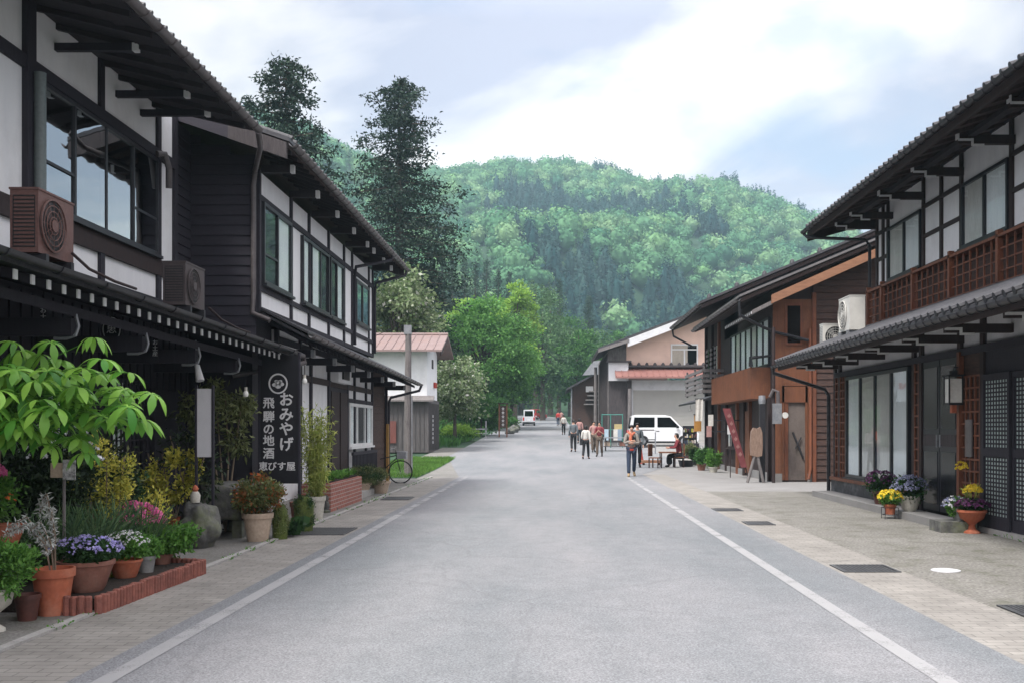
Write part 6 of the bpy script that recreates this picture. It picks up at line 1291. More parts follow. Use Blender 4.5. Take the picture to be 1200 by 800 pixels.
# ================================================================ hillside forest
def forest():
    bm=bmesh.new(); bmesh.ops.create_icosphere(bm,subdivisions=1,radius=1); IV=np.array([v.co[:] for v in bm.verts]); IF=np.array([[v.index for v in f.verts] for f in bm.faces]); bm.free()
    n=15000; X=RNG.uniform(-560,560,n*2); Y=RNG.uniform(225,860,n*2)
    keep=(np.abs(X)<Y*.74+30); X,Y=X[keep][:n],Y[keep][:n]
    # thin to a minimum spacing with a grid
    g={}; idx=[]
    for i,(a,b) in enumerate(zip(X,Y)):
        k=(int(a//6.0),int(b//6.0))
        if k not in g: g[k]=1; idx.append(i)
    X1,Y1=X[idx],Y[idx]; X2=X1[:,None]+RNG.uniform(-4,4,(len(X1),2)); Y2=Y1[:,None]+RNG.uniform(-4,4,(len(X1),2)); nb_=len(X1)
    X=np.concatenate([X1,X2.ravel()]); Y=np.concatenate([Y1,Y2.ravel()]); Z=hill(X,Y); n=len(X)
    nz=np.array([mnoise.noise(Vector((x*.009,y*.009,0)))+.45*mnoise.noise(Vector((x*.03,y*.03,4))) for x,y in zip(X,Y)])
    t_=(Y-205)/585; rid=(HY-(502-(Z-CH)/Y*1200))
    px=VX+F*X/Y
    con=(nz>.33)&(t_<.75)|((t_<.22)&(nz>-.22))|((t_>.86)&(px>695)&(px<800)&(nz>-.3))|((t_>.84)&(px>845))
    con|=(t_<.36)&(px>600)&(nz>-.15)
    tint=RNG.random(n)
    extra=np.arange(n)>=nb_; keepm=~extra|con; X,Y,Z,con=X[keepm],Y[keepm],Z[keepm],con[keepm]
    def blobs(sel,lo,hi,name,mat,lab,conic=False,ql=130):
        P=np.stack([X,Y,Z],1)[sel]; m=len(P); R=(lo+(hi-lo)*RNG.random(m)**1.7)*np.clip(.55+(P[:,1]-225)/350,.55,1)
        if not conic:
            H=R*RNG.uniform(.75,1.15,m)
            ctr=P+np.stack([np.zeros(m),np.zeros(m),H*1.0],1)
            u=unit(m*ql).reshape(m,ql,3); u[...,2]=np.abs(u[...,2])*1.1-.25; u/=np.linalg.norm(u,axis=2,keepdims=True)
            lump=1+.26*np.sin(u[...,0]*5+R[:,None]*9)*np.cos(u[...,1]*6+R[:,None]*5)
            q=ctr[:,None]+u*np.stack([R,R,H],1)[:,None]*lump[...,None]*(.84+.24*RNG.random((m,ql,1)))
            D=unit(m*ql).reshape(m,ql,3)*.9; D-=u*(D*u).sum(2,keepdims=True)*.75; D/=np.linalg.norm(D,axis=2,keepdims=True)
            nn=(u+unit(m*ql).reshape(m,ql,3)*.75).reshape(-1,3); V1=leafV((q-D*R[:,None,None]*.15).reshape(-1,3),D.reshape(-1,3),np.repeat(R*.28,ql),.8,.15,nrm=nn)
            S=(ctr[:,None]+IV[None]*(np.stack([R,R,H],1)*.84)[:,None]).reshape(-1,3)
        else:
            H=R*RNG.uniform(4.0,5.2,m); f=RNG.random((m,ql)); a=RNG.random((m,ql))*6.283; r=R[:,None]*(1-f)*(.65+.5*RNG.random((m,ql)))
            d=np.stack([np.cos(a),np.sin(a),-.45*np.ones_like(a)],-1); q=P[:,None]+np.stack([np.cos(a)*r*.6,np.sin(a)*r*.6,H[:,None]*(.12+f*.88)],-1)
            d/=np.linalg.norm(d,axis=2,keepdims=True)
            V1=leafV(q.reshape(-1,3),d.reshape(-1,3),(R[:,None]*(.25+.5*(1-f))).ravel(),.7,.1)
            S=(P[:,None]+np.stack([IV[:,0],IV[:,1],IV[:,2]],1)[None]*np.stack([R*.5,R*.5,H*.40],1)[:,None]+np.stack([0*R,0*R,H*.42],1)[:,None]).reshape(-1,3)
        # one mesh: leaf quads + triangular cores
        V=np.concatenate([V1,S]); nq=len(V1)//4; off=len(V1)
        tri=(IF[None]+(np.arange(m)*len(IV))[:,None,None]+off).reshape(-1)
        me=bpy.data.meshes.new(name); me.vertices.add(len(V)); me.vertices.foreach_set('co',V.astype(np.float32).ravel())
        lv=np.concatenate([np.arange(nq*4),tri]); me.loops.add(len(lv)); me.loops.foreach_set('vertex_index',lv.astype(np.int32))
        nt=len(tri)//3; ls=np.concatenate([np.arange(nq)*4,nq*4+np.arange(nt)*3]); me.polygons.add(nq+nt); me.polygons.foreach_set('loop_start',ls.astype(np.int32)); me.update(calc_edges=True)
        # a colour per tree so crowns read apart
        tv=RNG.random(m); att=me.attributes.new('tree_tone','FLOAT','POINT'); att.data.foreach_set('value',np.concatenate([np.repeat(tv,ql*4),np.repeat(tv,len(IV))]).astype(np.float32))
        solo(me,name,mat,lab,'forest',kind='stuff')
    def fmat(name,cols):
        m,nt,N,L=newmat(name); out=N.new('ShaderNodeOutputMaterial'); a=N.new('ShaderNodeAttribute'); a.attribute_name='tree_tone'; r=N.new('ShaderNodeValToRGB'); L.new(a.outputs['Fac'],r.inputs[0])
        r.color_ramp.elements[0].color=rgb(cols[0]); r.color_ramp.elements[1].color=rgb(cols[-1])
        for i,c in enumerate(cols[1:-1]): e=r.color_ramp.elements.new((i+1)/(len(cols)-1)); e.color=rgb(c)
        g=N.new('ShaderNodeNewGeometry'); h=N.new('ShaderNodeHueSaturation'); mr=N.new('ShaderNodeMapRange'); mr.inputs[3].default_value=.78; mr.inputs[4].default_value=1.22; L.new(g.outputs['Random Per Island'],mr.inputs[0]); L.new(mr.outputs[0],h.inputs['Value']); L.new(r.outputs[0],h.inputs['Color'])
        d=N.new('ShaderNodeBsdfDiffuse'); L.new(h.outputs[0],d.inputs[0]); t=N.new('ShaderNodeBsdfTranslucent'); L.new(h.outputs[0],t.inputs[0]); mx=N.new('ShaderNodeMixShader'); mx.inputs[0].default_value=.22; L.new(d.outputs[0],mx.inputs[1]); L.new(t.outputs[0],mx.inputs[2]); L.new(mx.outputs[0],out.inputs[0]); return m
    blobs(~con,2.9,6.6,'hillside_broadleaf_forest',fmat('hillside_spring_foliage',[(.055,.165,.095),(.13,.27,.13),(.085,.215,.11),(.22,.35,.18),(.155,.31,.125)]),'rounded pale green spring crowns covering the mountain')
    blobs(con,2.2,4.0,'hillside_conifer_forest',fmat('hillside_conifer_foliage',[(.014,.048,.050),(.030,.075,.068),(.05,.095,.085)]),'dark blue-green conifer stands on the mountain slopes and crest',conic=True,ql=64)
forest()
# ================================================================ vehicles
CARW=M('white_car_paint',(.72,.73,.74),(.66,.67,.69),rough=.3,scale=2,bump=0,fine=.03,coat=.6); CARS=M('silver_car_paint',(.55,.57,.60),(.5,.52,.55),rough=.35,bump=0,fine=.03,coat=.5); CARR=M('red_car_paint',(.42,.03,.03),(.36,.025,.025),rough=.35,bump=0,coat=.5)
TAILR=M('red_tail_lamp',(.5,.02,.02),rough=.2,bump=0); LAMPC=M('clear_headlamp',(.75,.77,.8),rough=.1,bump=0,spec=.8)
def vehicle(name,lab,cat,loc,rz,paint,L=4.3,W=1.68,H=1.9,prof=None,gh=None,wb=(.85,3.45),wr=.33):
    """x runs from tail (0) to nose (L); built of a lower shell and a tapered cabin"""
    t=thing(name,lab,cat,loc); mt=Matrix.Translation(loc)@Matrix.Rotation(rz,4,'Z')@Matrix.Translation((-L/2,0,0))
    def T(mb): mb.v=[tuple(mt@Vector(v)) for v in mb.v]; return mb
    def loft(secs):                         # secs: (profile points, half width) from inside out
        mb=MB(); n=len(secs[0][0])
        for pts,y in secs:
            for p in pts: mb.v.append((p[0],y,p[1]))
        for s in range(len(secs)-1):
            for i in range(n): j=(i+1)%n; mb.f.append((s*n+i,s*n+j,(s+1)*n+j,(s+1)*n+i))
        mb.f.append(tuple(range(n))[::-1]); mb.f.append(tuple((len(secs)-1)*n+i for i in range(n))); return mb
    def inset(P,d):
        cx=sum(p[0] for p in P)/len(P); cz=sum(p[1] for p in P)/len(P); return [(cx+(p[0]-cx)*(1-d/L*2),cz+(p[1]-cz)*(1-d)) for p in P]
    # lower shell with wheel arches
    def arch(c): return [(c+(wr+.05)*math.cos(a),.30+(wr+.05)*math.sin(a)) for a in [math.pi*k/8 for k in range(9)]][::-1]
    belt=H*.56
    low=[(.02,.28)]+arch(wb[0])+arch(wb[1])+[(L-.05,.28),(L,.45),(L-.03,.75),(L-.22,belt-.10),(L-.95,belt),(.05,belt),(.0,.6)]
    y=W/2
    part(T(loft([(inset(low,.05),-y),(low,-y+.06),(low,y-.06),(inset(low,.05),y)])),'body',paint,t,smooth=True)
    top=gh or [(.06,belt-.01),(L-.98,belt-.01),(L-1.75,H-.10),(L-2.1,H-.02),(.5,H),(.2,H-.06)]
    part(T(loft([([(a+(.0 if b<belt else (.03 if a<L/2 else -.06)),b-(.0 if b<belt else .03)) for a,b in top],-y+.14),(top,-y+.22),(top,y-.22),([(a+(.0 if b<belt else (.03 if a<L/2 else -.06)),b-(.0 if b<belt else .03)) for a,b in top],y-.14)])),'cabin',paint,t,smooth=True)
    zc=H-.16; 
    for sgn in (-1,1):
        yy=sgn*(y-.132)
        for nm,q in (('side_window',[(.28,belt+.08),(1.62,belt+.08),(1.62,zc),(.36,zc)]),('door_window',[(1.80,belt+.08),(L-1.22,belt+.08),(L-1.82,zc),(1.80,zc)])):
            if nm=='side_window' and L<3.6: q=[(.28,belt+.08),(1.35,belt+.08),(1.35,zc),(.33,zc)]
            mb=MB(); mb.poly([(a,yy,b) for a,b in q],1,sgn*.012); part(T(mb),nm,CARGL,t)
        mb=MB(); mb.box(1.68,1.70,sgn*y,sgn*(y+.004),.4,belt); mb.box(.3,.32,sgn*y,sgn*(y+.004),.7,belt); mb.box(1.72,1.90,sgn*y,sgn*(y+.015),belt-.18,belt-.14); part(T(mb),'door_seams',RUBBER,t)
        mb=MB(); mb.box(.3,1.6,sgn*(y-.02),sgn*(y+.006),belt-.12,belt-.05); part(T(mb),'side_rail',GUTTER,t)
        mb=MB(); mb.box(L-1.45,L-1.3,sgn*(y+.02),sgn*(y+.18),belt+.02,belt+.16); part(T(mb),'mirror',paint if paint is not CARW else RUBBER,t)
        for c in wb:
            mb=MB(); mb.tube([(c,sgn*(y-.20),.31),(c,sgn*(y-.19),.31),(c,sgn*(y-.02),.31),(c,sgn*(y-.005),.31)],[wr-.03,wr,wr,wr-.03],n=24); w=part(T(mb),'wheel',RUBBER,t,smooth=True)
            mb=MB(); mb.tube([(c,sgn*(y-.004),.31),(c,sgn*(y+.006),.31)],[wr*.62,wr*.55],n=18); part(T(mb),'rim',GALV,w)
        mb=MB(); mb.box(L-.28,L-.01,sgn*(y-.42),sgn*(y-.07),.62,.82); part(T(mb),'headlight',LAMPC,t)
        mb=MB(); mb.box(-.012,.06,sgn*(y-.22),sgn*(y-.05),.62,1.0); part(T(mb),'tail_lamp',TAILR,t)
    # windscreen and rear window
    mb=MB(); a=(L-1.02,belt+.04); b=(L-1.76,H-.14); nx,nz=(.74*.0+.012,.012)
    mb.hexa([(a[0]+nx,-y+.26,a[1]+nz),(a[0]+nx,y-.26,a[1]+nz),(b[0]+nx,y-.32,b[1]+nz),(b[0]+nx,-y+.32,b[1]+nz),(a[0]+nx+.01,-y+.26,a[1]+nz+.01),(a[0]+nx+.01,y-.26,a[1]+nz+.01),(b[0]+nx+.01,y-.32,b[1]+nz+.01),(b[0]+nx+.01,-y+.32,b[1]+nz+.01)]); part(T(mb),'windscreen',CARGL,t)
    mb=MB(); mb.hexa([(.055,-y+.26,belt+.06),(.06,-y+.26,belt+.06),(.06,y-.26,belt+.06),(.055,y-.26,belt+.06),(.15,-y+.3,zc),(.17,-y+.3,zc),(.17,y-.3,zc),(.15,y-.3,zc)]); part(T(mb),'rear_window',CARGL,t)
    mb=MB(); mb.box(-.05,.08,-y+.03,y-.03,.30,.46); part(T(mb),'rear_bumper',RUBBER if paint is CARS else paint,t)
    mb=MB(); mb.box(-.02,-.004,-.17,.17,.62,.76); part(T(mb),'number_plate',WHITEP,t)
    mb=MB(); mb.box(.1,L-.1,-y+.1,y-.1,.2,.5); part(T(mb),'underbody',RUBBER,t)
    return t
vehicle('parked_minivan','white minivan parked side-on before the beige roller shutter','van',((776.5-646)/F*64.5,64.5,zg(64.5)),0,CARW,L=4.4,H=1.95)
vehicle('parked_microvan','small silver-white van seen from behind at the left of the far road','van',((619.5-646)/F*118,119,zg(118)-.04),math.pi/2+.02,CARS,L=3.35,W=1.48,H=1.88,wb=(.6,2.7),wr=.28)
vehicle('parked_red_car','red car far up the road beyond the silver-white van','car',((630-646)/F*160,160,zg(160)-.04),math.pi/2-.5,CARR,L=3.5,W=1.5,H=1.6,wb=(.6,2.8),wr=.28)
# ================================================================ people
SKIN=M('skin',(.50,.29,.21),(.45,.26,.19),rough=.6,bump=0); HAIR=M('black_hair',(.015,.012,.012),rough=.6,scale=20)
def cloth(n,c): return M(n,c,tuple(a*.75 for a in c),rough=.95,scale=6,bump=.2)
def skinmesh(name,verts,edges,radii,root=0,sub=2):
    me=bpy.data.meshes.new(name); me.from_pydata(verts,edges,[]); o=bpy.data.objects.new('tmp_skin',me); C.objects.link(o)
    o.modifiers.new('s','SKIN'); s=o.modifiers.new('u','SUBSURF'); s.levels=sub; s.render_levels=sub
    for i,r in enumerate(radii):
        d=me.skin_vertices[0].data[i]; d.radius=(r,r) if not isinstance(r,tuple) else r; d.use_root=(i==root)
    dg=bpy.context.evaluated_depsgraph_get(); dg.update(); m2=bpy.data.meshes.new_from_object(o.evaluated_get(dg)); m2.name=name
    bpy.data.objects.remove(o,do_unlink=True); m2.polygons.foreach_set('use_smooth',[True]*len(m2.polygons)); m2.materials.clear(); return m2
def person(lab,x,y,heading,h=1.68,stride=.0,arms='down',top=None,bottom=None,shoe=None,z=None,sit=False,extra=None,sleeve=1.0,hair='short',vest=None,skirt=False):
    """local frame: x to the figure's left hand side, y forward (direction faced), z up"""
    k=h/1.70; z=zg(y) if z is None else z
    t=thing('person',lab,'person',(x,y,z)); Rm=Matrix.Translation((0,0,0))@Matrix.Rotation(heading,4,'Z')@Matrix.Scale(k,4)
    V={}
    if sit: hipz=.47; V['pel']=(0,0,.52); V['wst']=(0,.0,.70); V['chs']=(0,.05,.98); V['nb']=(0,.08,1.14); V['nk']=(0,.10,1.22); V['hd']=(0,.13,1.33); V['hc']=(0,.12,1.42)
    else: V['pel']=(0,0,.95); V['wst']=(0,.0,1.10); V['chs']=(0,.0,1.28); V['nb']=(0,-.01,1.42); V['nk']=(0,.0,1.49); V['hd']=(0,.02,1.58); V['hc']=(0,.015,1.645)
    bz=V['nb'][2]; by=V['nb'][1]
    for s,sd in ((1,'L'),(-1,'R')):
        st=stride*s
        if sit:
            V['hp'+sd]=(s*.09,.02,.50); V['kn'+sd]=(s*.12,.44,.50); V['an'+sd]=(s*.12,.42,.09); V['ft'+sd]=(s*.13,.52,.035); V['to'+sd]=(s*.135,.60,.03)
        else:
            V['hp'+sd]=(s*.085,0,.90); V['kn'+sd]=(s*.10,st*.5+.03,.49); V['an'+sd]=(s*.10,st-(.10 if st<0 else 0),.09+(.06 if st<0 else 0)); V['ft'+sd]=(s*.115,st+.08-(.08 if st<0 else 0),.04); V['to'+sd]=(s*.12,st+.17-(.07 if st<0 else 0),.03)
        V['sh'+sd]=(s*.165,by,bz-.04)
        if arms=='cross': V['el'+sd]=(s*.235,by+.05,bz-.32); V['wr'+sd]=(s*.03,by+.21,bz-.27+(.03 if s>0 else -.03)); hd_=Vector((-s,.0,.05))
        elif arms=='forward': V['el'+sd]=(s*.22,by+.10,bz-.30); V['wr'+sd]=(s*.12,by+.36,bz-.30); hd_=Vector((-s*.2,1,0))
        elif arms=='phone': V['el'+sd]=(s*.21,by+.04,bz-.32); V['wr'+sd]=(s*.06,by+.24,bz-.20); hd_=Vector((-s*.4,.7,.5))
        else: V['el'+sd]=(s*.215,by-.03-st*.25,bz-.33); V['wr'+sd]=(s*.225,by+.05-st*.5,bz-.57); hd_=Vector((0,.15,-1))
        hd_.normalize(); w=Vector(V['wr'+sd]); pm=w+hd_*.05; V['pm'+sd]=tuple(pm)
        sidev=Vector((0,1,0)) if abs(hd_.z)>.7 else Vector((0,0,1)); 
        for i,(o_,ln) in enumerate(((-.03,.075),(-.01,.088),(.012,.084),(.032,.066))):
            kp=pm+sidev*o_*.95+hd_*.035; V['f%d%s'%(i,sd)]=tuple(kp); V['g%d%s'%(i,sd)]=tuple(kp+hd_*ln*.55+Vector((-s*.012,.006,0))); 
        V['t0'+sd]=tuple(w+hd_*.025-sidev*.035); V['t1'+sd]=tuple(w+hd_*.06-sidev*.055)
    V['nose']=(0,V['hd'][1]+.098,V['hd'][2]-.01)
    names=list(V); ix={n:i for i,n in enumerate(names)}
    E=[('pel','wst'),('wst','chs'),('chs','nb'),('nb','nk'),('nk','hd'),('hd','hc'),('hd','nose')]
    for sd in 'LR':
        E+=[('pel','hp'+sd),('hp'+sd,'kn'+sd),('kn'+sd,'an'+sd),('an'+sd,'ft'+sd),('ft'+sd,'to'+sd),('nb','sh'+sd),('sh'+sd,'el'+sd),('el'+sd,'wr'+sd),('wr'+sd,'pm'+sd),('wr'+sd,'t0'+sd),('t0'+sd,'t1'+sd)]
        for i in range(4): E+=[('pm'+sd,'f%d%s'%(i,sd)),('f%d%s'%(i,sd),'g%d%s'%(i,sd))]
    R={'pel':.125,'wst':.115,'chs':.135,'nb':.075,'nk':.05,'hd':(.078,.092),'hc':(.068,.082),'nose':.014,'hp':.085,'kn':.055,'an':.036,'ft':.036,'to':.028,'sh':.055,'el':.038,'wr':.026,'pm':.03,'t0':.012,'t1':.009}
    def rad(n): 
        if n in R: return R[n]
        b=n[:-1]; return R[b] if b in R else .009
    tm=lambda vs:[tuple(Rm@Vector(v)) for v in vs]
    def sc(r,e=0,f=1): return tuple((q*f+e)*k for q in r) if isinstance(r,tuple) else (r*f+e)*k
    def mk(nm,keys,e,f,mat,parent,fixr=None,rootk='pel',label=None):
        keys=[q for q in keys if q in ix]; loc={q:i for i,q in enumerate(keys)}
        ed=[(loc[a],loc[b]) for a,b in E if a in loc and b in loc]
        me=skinmesh(nm,tm([V[q] for q in keys]),ed,[sc((fixr or {}).get(q,rad(q)),e,f) for q in keys],root=loc[rootk]); me.materials.append(mat)
        o=bpy.data.objects.new(nm,me); C.objects.link(o); o.parent=parent
        if label: o['label']=label
        return o
    b=mk('body',names,0,1,SKIN,t)
    arm=['shL','shR','elL','elR']+(['wrL','wrR'] if sleeve>=1 else [])
    mk('top',['pel','wst','chs','nb']+arm,.016,1.03,top,t,{'wrL':.03,'wrR':.03})
    mk('trousers',['pel','hpL','hpR','knL','knR','anL','anR'],.012,1.02,bottom,t,{'anL':.05,'anR':.05,'knL':.062,'knR':.062,**({'knL':.12,'knR':.12,'anL':.11,'anR':.11} if skirt else {})})
    for sd in 'LR':
        me=skinmesh('shoe',tm([V['an'+sd],V['ft'+sd],V['to'+sd]]),[(0,1),(1,2)],[.045*k,.046*k,.036*k],root=1); me.materials.append(shoe); o=bpy.data.objects.new('shoe',me); C.objects.link(o); o.parent=t
    c=Vector(V['hd']); 
    bm=bmesh.new(); bmesh.ops.create_icosphere(bm,subdivisions=3,radius=1)
    dele=[]
    for v in bm.verts:
        p=v.co.copy()
        if (p.y>.25 and p.z<.42) or p.z<(-.35 if hair=='short' else -1.2): dele.append(v); continue
        v.co=Rm@Vector((c.x+p.x*.098,c.y-.012+p.y*.112,c.z+.035+p.z*.105+(-.05 if hair=='long' and p.y<0 and p.z<0 else 0)))
    bmesh.ops.delete(bm,geom=dele,context='VERTS'); me=bpy.data.meshes.new('hair'); bm.to_mesh(me); bm.free(); me.polygons.foreach_set('use_smooth',[True]*len(me.polygons)); me.materials.append(HAIR); o=bpy.data.objects.new('hair',me); C.objects.link(o); o.parent=t
    fc=MB()
    for s in (-1,1): fc.obox((c.x+s*.033,c.y+.088,c.z+.012),(.022,.012,.010))
    fc.obox((c.x,c.y+.085,c.z-.052),(.036,.012,.008))
    me=MB(); me.v=[tuple(Rm@Vector(v)) for v in fc.v]; me.f=fc.f; m2=me.mesh('eyes_and_mouth'); m2.materials.append(TERRAD); o=bpy.data.objects.new('eyes_and_mouth',m2); C.objects.link(o); o.parent=t
    def add(nm,mb,mat):
        mb.v=[tuple(Rm@Vector(v)) for v in mb.v]; m3=mb.mesh(nm,smooth=True); m3.materials.append(mat); o=bpy.data.objects.new(nm,m3); C.objects.link(o); o.parent=t; return o
    if vest: mk('vest',['wst','chs','nb'],.028,1.05,vest,t,{'nb':.09},rootk='wst')
    if extra: extra(add,V,bz,by)
    return t
def scarf(col):
    def f(add,V,bz,by):
        mb=MB(); mb.tube([(.10,by+.02,bz+.03),(.05,by+.11,bz-.0),(0,by+.13,bz-.06),(-.05,by+.11,bz),(-.10,by+.02,bz+.03),(-.05,by-.08,bz+.04),(.05,by-.08,bz+.04),(.10,by+.02,bz+.03)],.042,n=8)
        mb.tube([(.02,by+.13,bz-.03),(.04,by+.16,bz-.16),(.05,by+.165,bz-.30)],[.05,.055,.05],n=8); add('scarf',mb,col)
        mb=MB(); mb.lathe([(.165,0),(.172,.03),(.168,.07)],(0,.0,.86),n=20,sy=.86); add('red_hem',mb,RED_C)
    return f
def bag(side=-1,mat=None):
    def f(add,V,bz,by):
        mb=MB(); mb.obox((side*.24,-.02,.86),(.10,.28,.30)); mb.tube([(side*.24,-.02,1.0),(side*.14,.08,1.3),(side*.05,.02,1.46)],.012,n=5); add('bag',mb,mat or DMETAL)
    return f
RED_C=cloth('red_cloth',(.40,.06,.045)); ORS=cloth('orange_scarf_cloth',(.55,.16,.09)); TAUPE=cloth('taupe_knit',(.30,.27,.24)); NAVY=cloth('dark_denim',(.035,.05,.085)); BLK=cloth('black_cloth',(.018,.018,.022)); GREYC=cloth('grey_jacket_cloth',(.13,.15,.165)); WHC=cloth('white_cloth',(.62,.60,.56)); MAR=cloth('maroon_cloth',(.20,.035,.045)); BRN=cloth('brown_cloth',(.12,.09,.07)); PNK=cloth('dusty_pink_cloth',(.42,.24,.22)); SHOE_T=cloth('tan_boot_leather',(.38,.27,.15)); SHOE_B=cloth('black_shoe_leather',(.03,.025,.025)); REDB=cloth('bright_red_cloth',(.55,.06,.06))
person('person in taupe knit and orange scarf walking towards the camera with folded arms',(740-646)/F*34.4,34.4,math.pi,1.72,stride=.16,arms='cross',top=TAUPE,bottom=NAVY,shoe=SHOE_T,vest=BLK,extra=scarf(ORS))
person('person in dark cap and grey top following right behind the one with folded arms',(748-646)/F*41,41.5,math.pi,1.80,stride=.1,top=GREYC,bottom=BLK,shoe=SHOE_B)
person('person in grey jacket and black trousers walking away, leftmost of the nearer group',(672-646)/F*57,57,.05,1.78,stride=.08,top=GREYC,bottom=BLK,shoe=SHOE_B)
person('person in white top with a dark shoulder bag striding away mid-road',(687-646)/F*49,49.5,-.2,1.62,stride=.20,top=WHC,bottom=BLK,shoe=SHOE_B,hair='long',extra=bag(-1))
person('person in maroon short-sleeved top and brown trousers holding something in front',(702.5-646)/F*52,52,math.pi-.2,1.76,stride=.08,arms='phone',top=MAR,bottom=BRN,shoe=SHOE_B,sleeve=.5)
person('person in dusty pink top half hidden behind the one in maroon',(696-646)/F*56,56.5,math.pi+.3,1.70,stride=.1,top=PNK,bottom=BRN,shoe=SHOE_B)
person('person in pink top walking away between the grey jacket and the white top',(679-646)/F*68,68,0.1,1.66,stride=.1,top=PNK,bottom=BLK,shoe=SHOE_B,hair='long')
person('person in white top and black trousers alone further up the road',(660.5-646)/F*86,86,.1,1.66,stride=.12,top=WHC,bottom=BLK,shoe=SHOE_B)
person('far person in a bright red top, left one of the distant pair',(654-646)/F*116,116,.1,1.68,stride=.1,top=REDB,bottom=NAVY,shoe=SHOE_B)
person('far person in pale pink top, right one of the distant pair',(658-646)/F*118,119,.1,1.68,stride=.1,top=PNK,bottom=BRN,shoe=SHOE_B)
person('seated person in dark maroon clothes on the wooden chair facing the small table',(796-646)/F*42,42,math.pi/2,1.62,arms='forward',top=MAR,bottom=BLK,shoe=SHOE_B,sit=True,skirt=True,hair='long')
# ---- chairs and table
def chair(x,y,rz_,lab):
    t=thing('wooden_chair',lab,'chair',(x,y,0),'wooden chairs by the street table'); m=Matrix.Translation((x,y,0))@Matrix.Rotation(rz_,4,'Z')
    def T(mb): mb.v=[tuple(m@Vector(v)) for v in mb.v]; return mb
    mb=MB(); mb.box(-.21,.21,-.21,.21,.42,.46); part(T(mb),'seat',W_ORANGE,t)
    mb=MB(); mb.box(-.21,.21,-.235,-.212,.50,.93)
    mb.box(-.21,.21,-.24,-.21,.93,.99); part(T(mb),'backrest',W_ORANGE,t)
    for sx in (-.19,.19):
        for sy in (-.19,.19): mb=MB(); mb.box(sx-.02,sx+.02,sy-.02,sy+.02,0,.42); part(T(mb),'leg',W_DBROWN,t)
chair(5.22,42,math.pi/2*1,'reddish wooden chair under the seated person'); chair((768-646)/F*41.2,41.2,-math.pi/2-.5,'empty reddish wooden chair nearest the person with folded arms')
x,y=(783-646)/F*41.8,41.8; t=thing('small_table','small low wooden table between the two wooden chairs','table',(x,y,0))
mb=MB(); mb.box(x-.36,x+.30,y-.35,y+.35,.62,.67); part(mb,'table_top',W_ORANGE,t)
for sx in (-.3,.25):
    for sy in (-.28,.28): mb=MB(); mb.box(x+sx-.02,x+sx+.02,y+sy-.02,y+sy+.02,0,.62); part(mb,'leg',W_DBROWN,t)
x,y=(761-646)/F*44,44; t=thing('low_wooden_bench','low brown plank bench on the ground left of the empty chair','bench',(x,y,0))
mb=MB(); mb.box(x-.35,x+.5,y-.2,y+.2,.14,.26); part(mb,'bench_top',W_TAN,t)
for dx in (-.25,.4): mb=MB(); mb.box(x+dx-.04,x+dx+.04,y-.15,y+.15,0,.14); part(mb,'leg',W_DBROWN,t)
x,y=(751.5-646)/F*45,45; t=thing('traffic_cone','dull red traffic cone beside the person with folded arms','traffic cone',(x,y,0))
mb=MB(); mb.lathe([(.13,.03),(.03,.68),(.02,.70)],(x,y,0),n=16); part(mb,'cone',RED_C,t,smooth=True); mb=MB(); mb.box(x-.18,x+.18,y-.18,y+.18,0,.03); part(mb,'base',RUBBER,t)
# green display frame with pale blue cloths
x,y=(717.5-646)/F*62,62; z=zg(62); t=thing('clothes_rack','green metal clothes frame with pale blue and white cloths in front of the dark boards','clothes rack',(x,y,z))
GRN=M('green_painted_metal',(.05,.22,.18),rough=.5)
for dx in (-.62,-.1,.62): mb=MB(); mb.tube([(x+dx,y,z),(x+dx,y,z+2.05)],.03,n=6); part(mb,'upright',GRN,t)
mb=MB(); mb.tube([(x-.62,y,z+2.0),(x+.62,y,z+2.0)],.03,n=6); mb.tube([(x-.62,y,z+1.1),(x+.62,y,z+1.1)],.02,n=6); part(mb,'rail',GRN,t)
for dx,c in ((-.35,cloth('pale_blue_cloth',(.40,.52,.60))),(.2,WHC),(.45,cloth('grey_blue_cloth',(.25,.32,.40)))): mb=MB(); mb.box(x+dx-.13,x+dx+.12,y-.06,y-.03,z+.45,z+1.12); part(mb,'hanging_cloth',c,t)
x,y=(722-646)/F*58,58; z=zg(58); t=thing('display_table','low grey market table with goods on it left of the white minivan','table',(x,y,z))
mb=MB(); mb.box(x-.7,x+.8,y-.35,y+.35,z+.72,z+.78); part(mb,'table_top',GALV,t)
for dx in (-.6,.7):
    for dy in (-.3,.3): mb=MB(); mb.box(x+dx-.025,x+dx+.025,y+dy-.025,y+dy+.025,z,z+.72); part(mb,'leg',DMETAL,t)
mb=MB(); mb.box(x-.7,x+.8,y-.35,y+.35,z+.25,z+.29); part(mb,'lower_shelf',W_GREYD,t)
for k,(dx,c,nm) in enumerate(((-.5,BEIGEP,'beige'),(-.1,GREYPOT,'grey'),(.35,TERRAB,'brown'))):
    t2=thing('display_crate','small %s goods crate on the lower shelf of the market table'%nm,'crate',(x+dx,y,z+.292)); mb=MB(); mb.box(x+dx-.16,x+dx+.16,y-.2,y+.2,z+.292,z+.5); part(mb,'crate_body',c,t2); mb=MB(); mb.box(x+dx-.17,x+dx+.17,y-.21,y+.21,z+.5,z+.53); part(mb,'rim',W_GREYD,t2)
xa,za=at(725,500,66); t=thing('yellow_notice','small yellowish notice board on the dark boards','notice',(xa,66,za)); mb=MB(); mb.box(xa-.28,xa+.28,66,66.04,za-.2,za+.2); part(mb,'board',M('pale_ochre_board',(.50,.40,.20),rough=.8),t); mb=MB(); mb.box(xa-.03,xa+.03,66.045,66.09,zg(66),za); part(mb,'stake',W_GREYD,t)
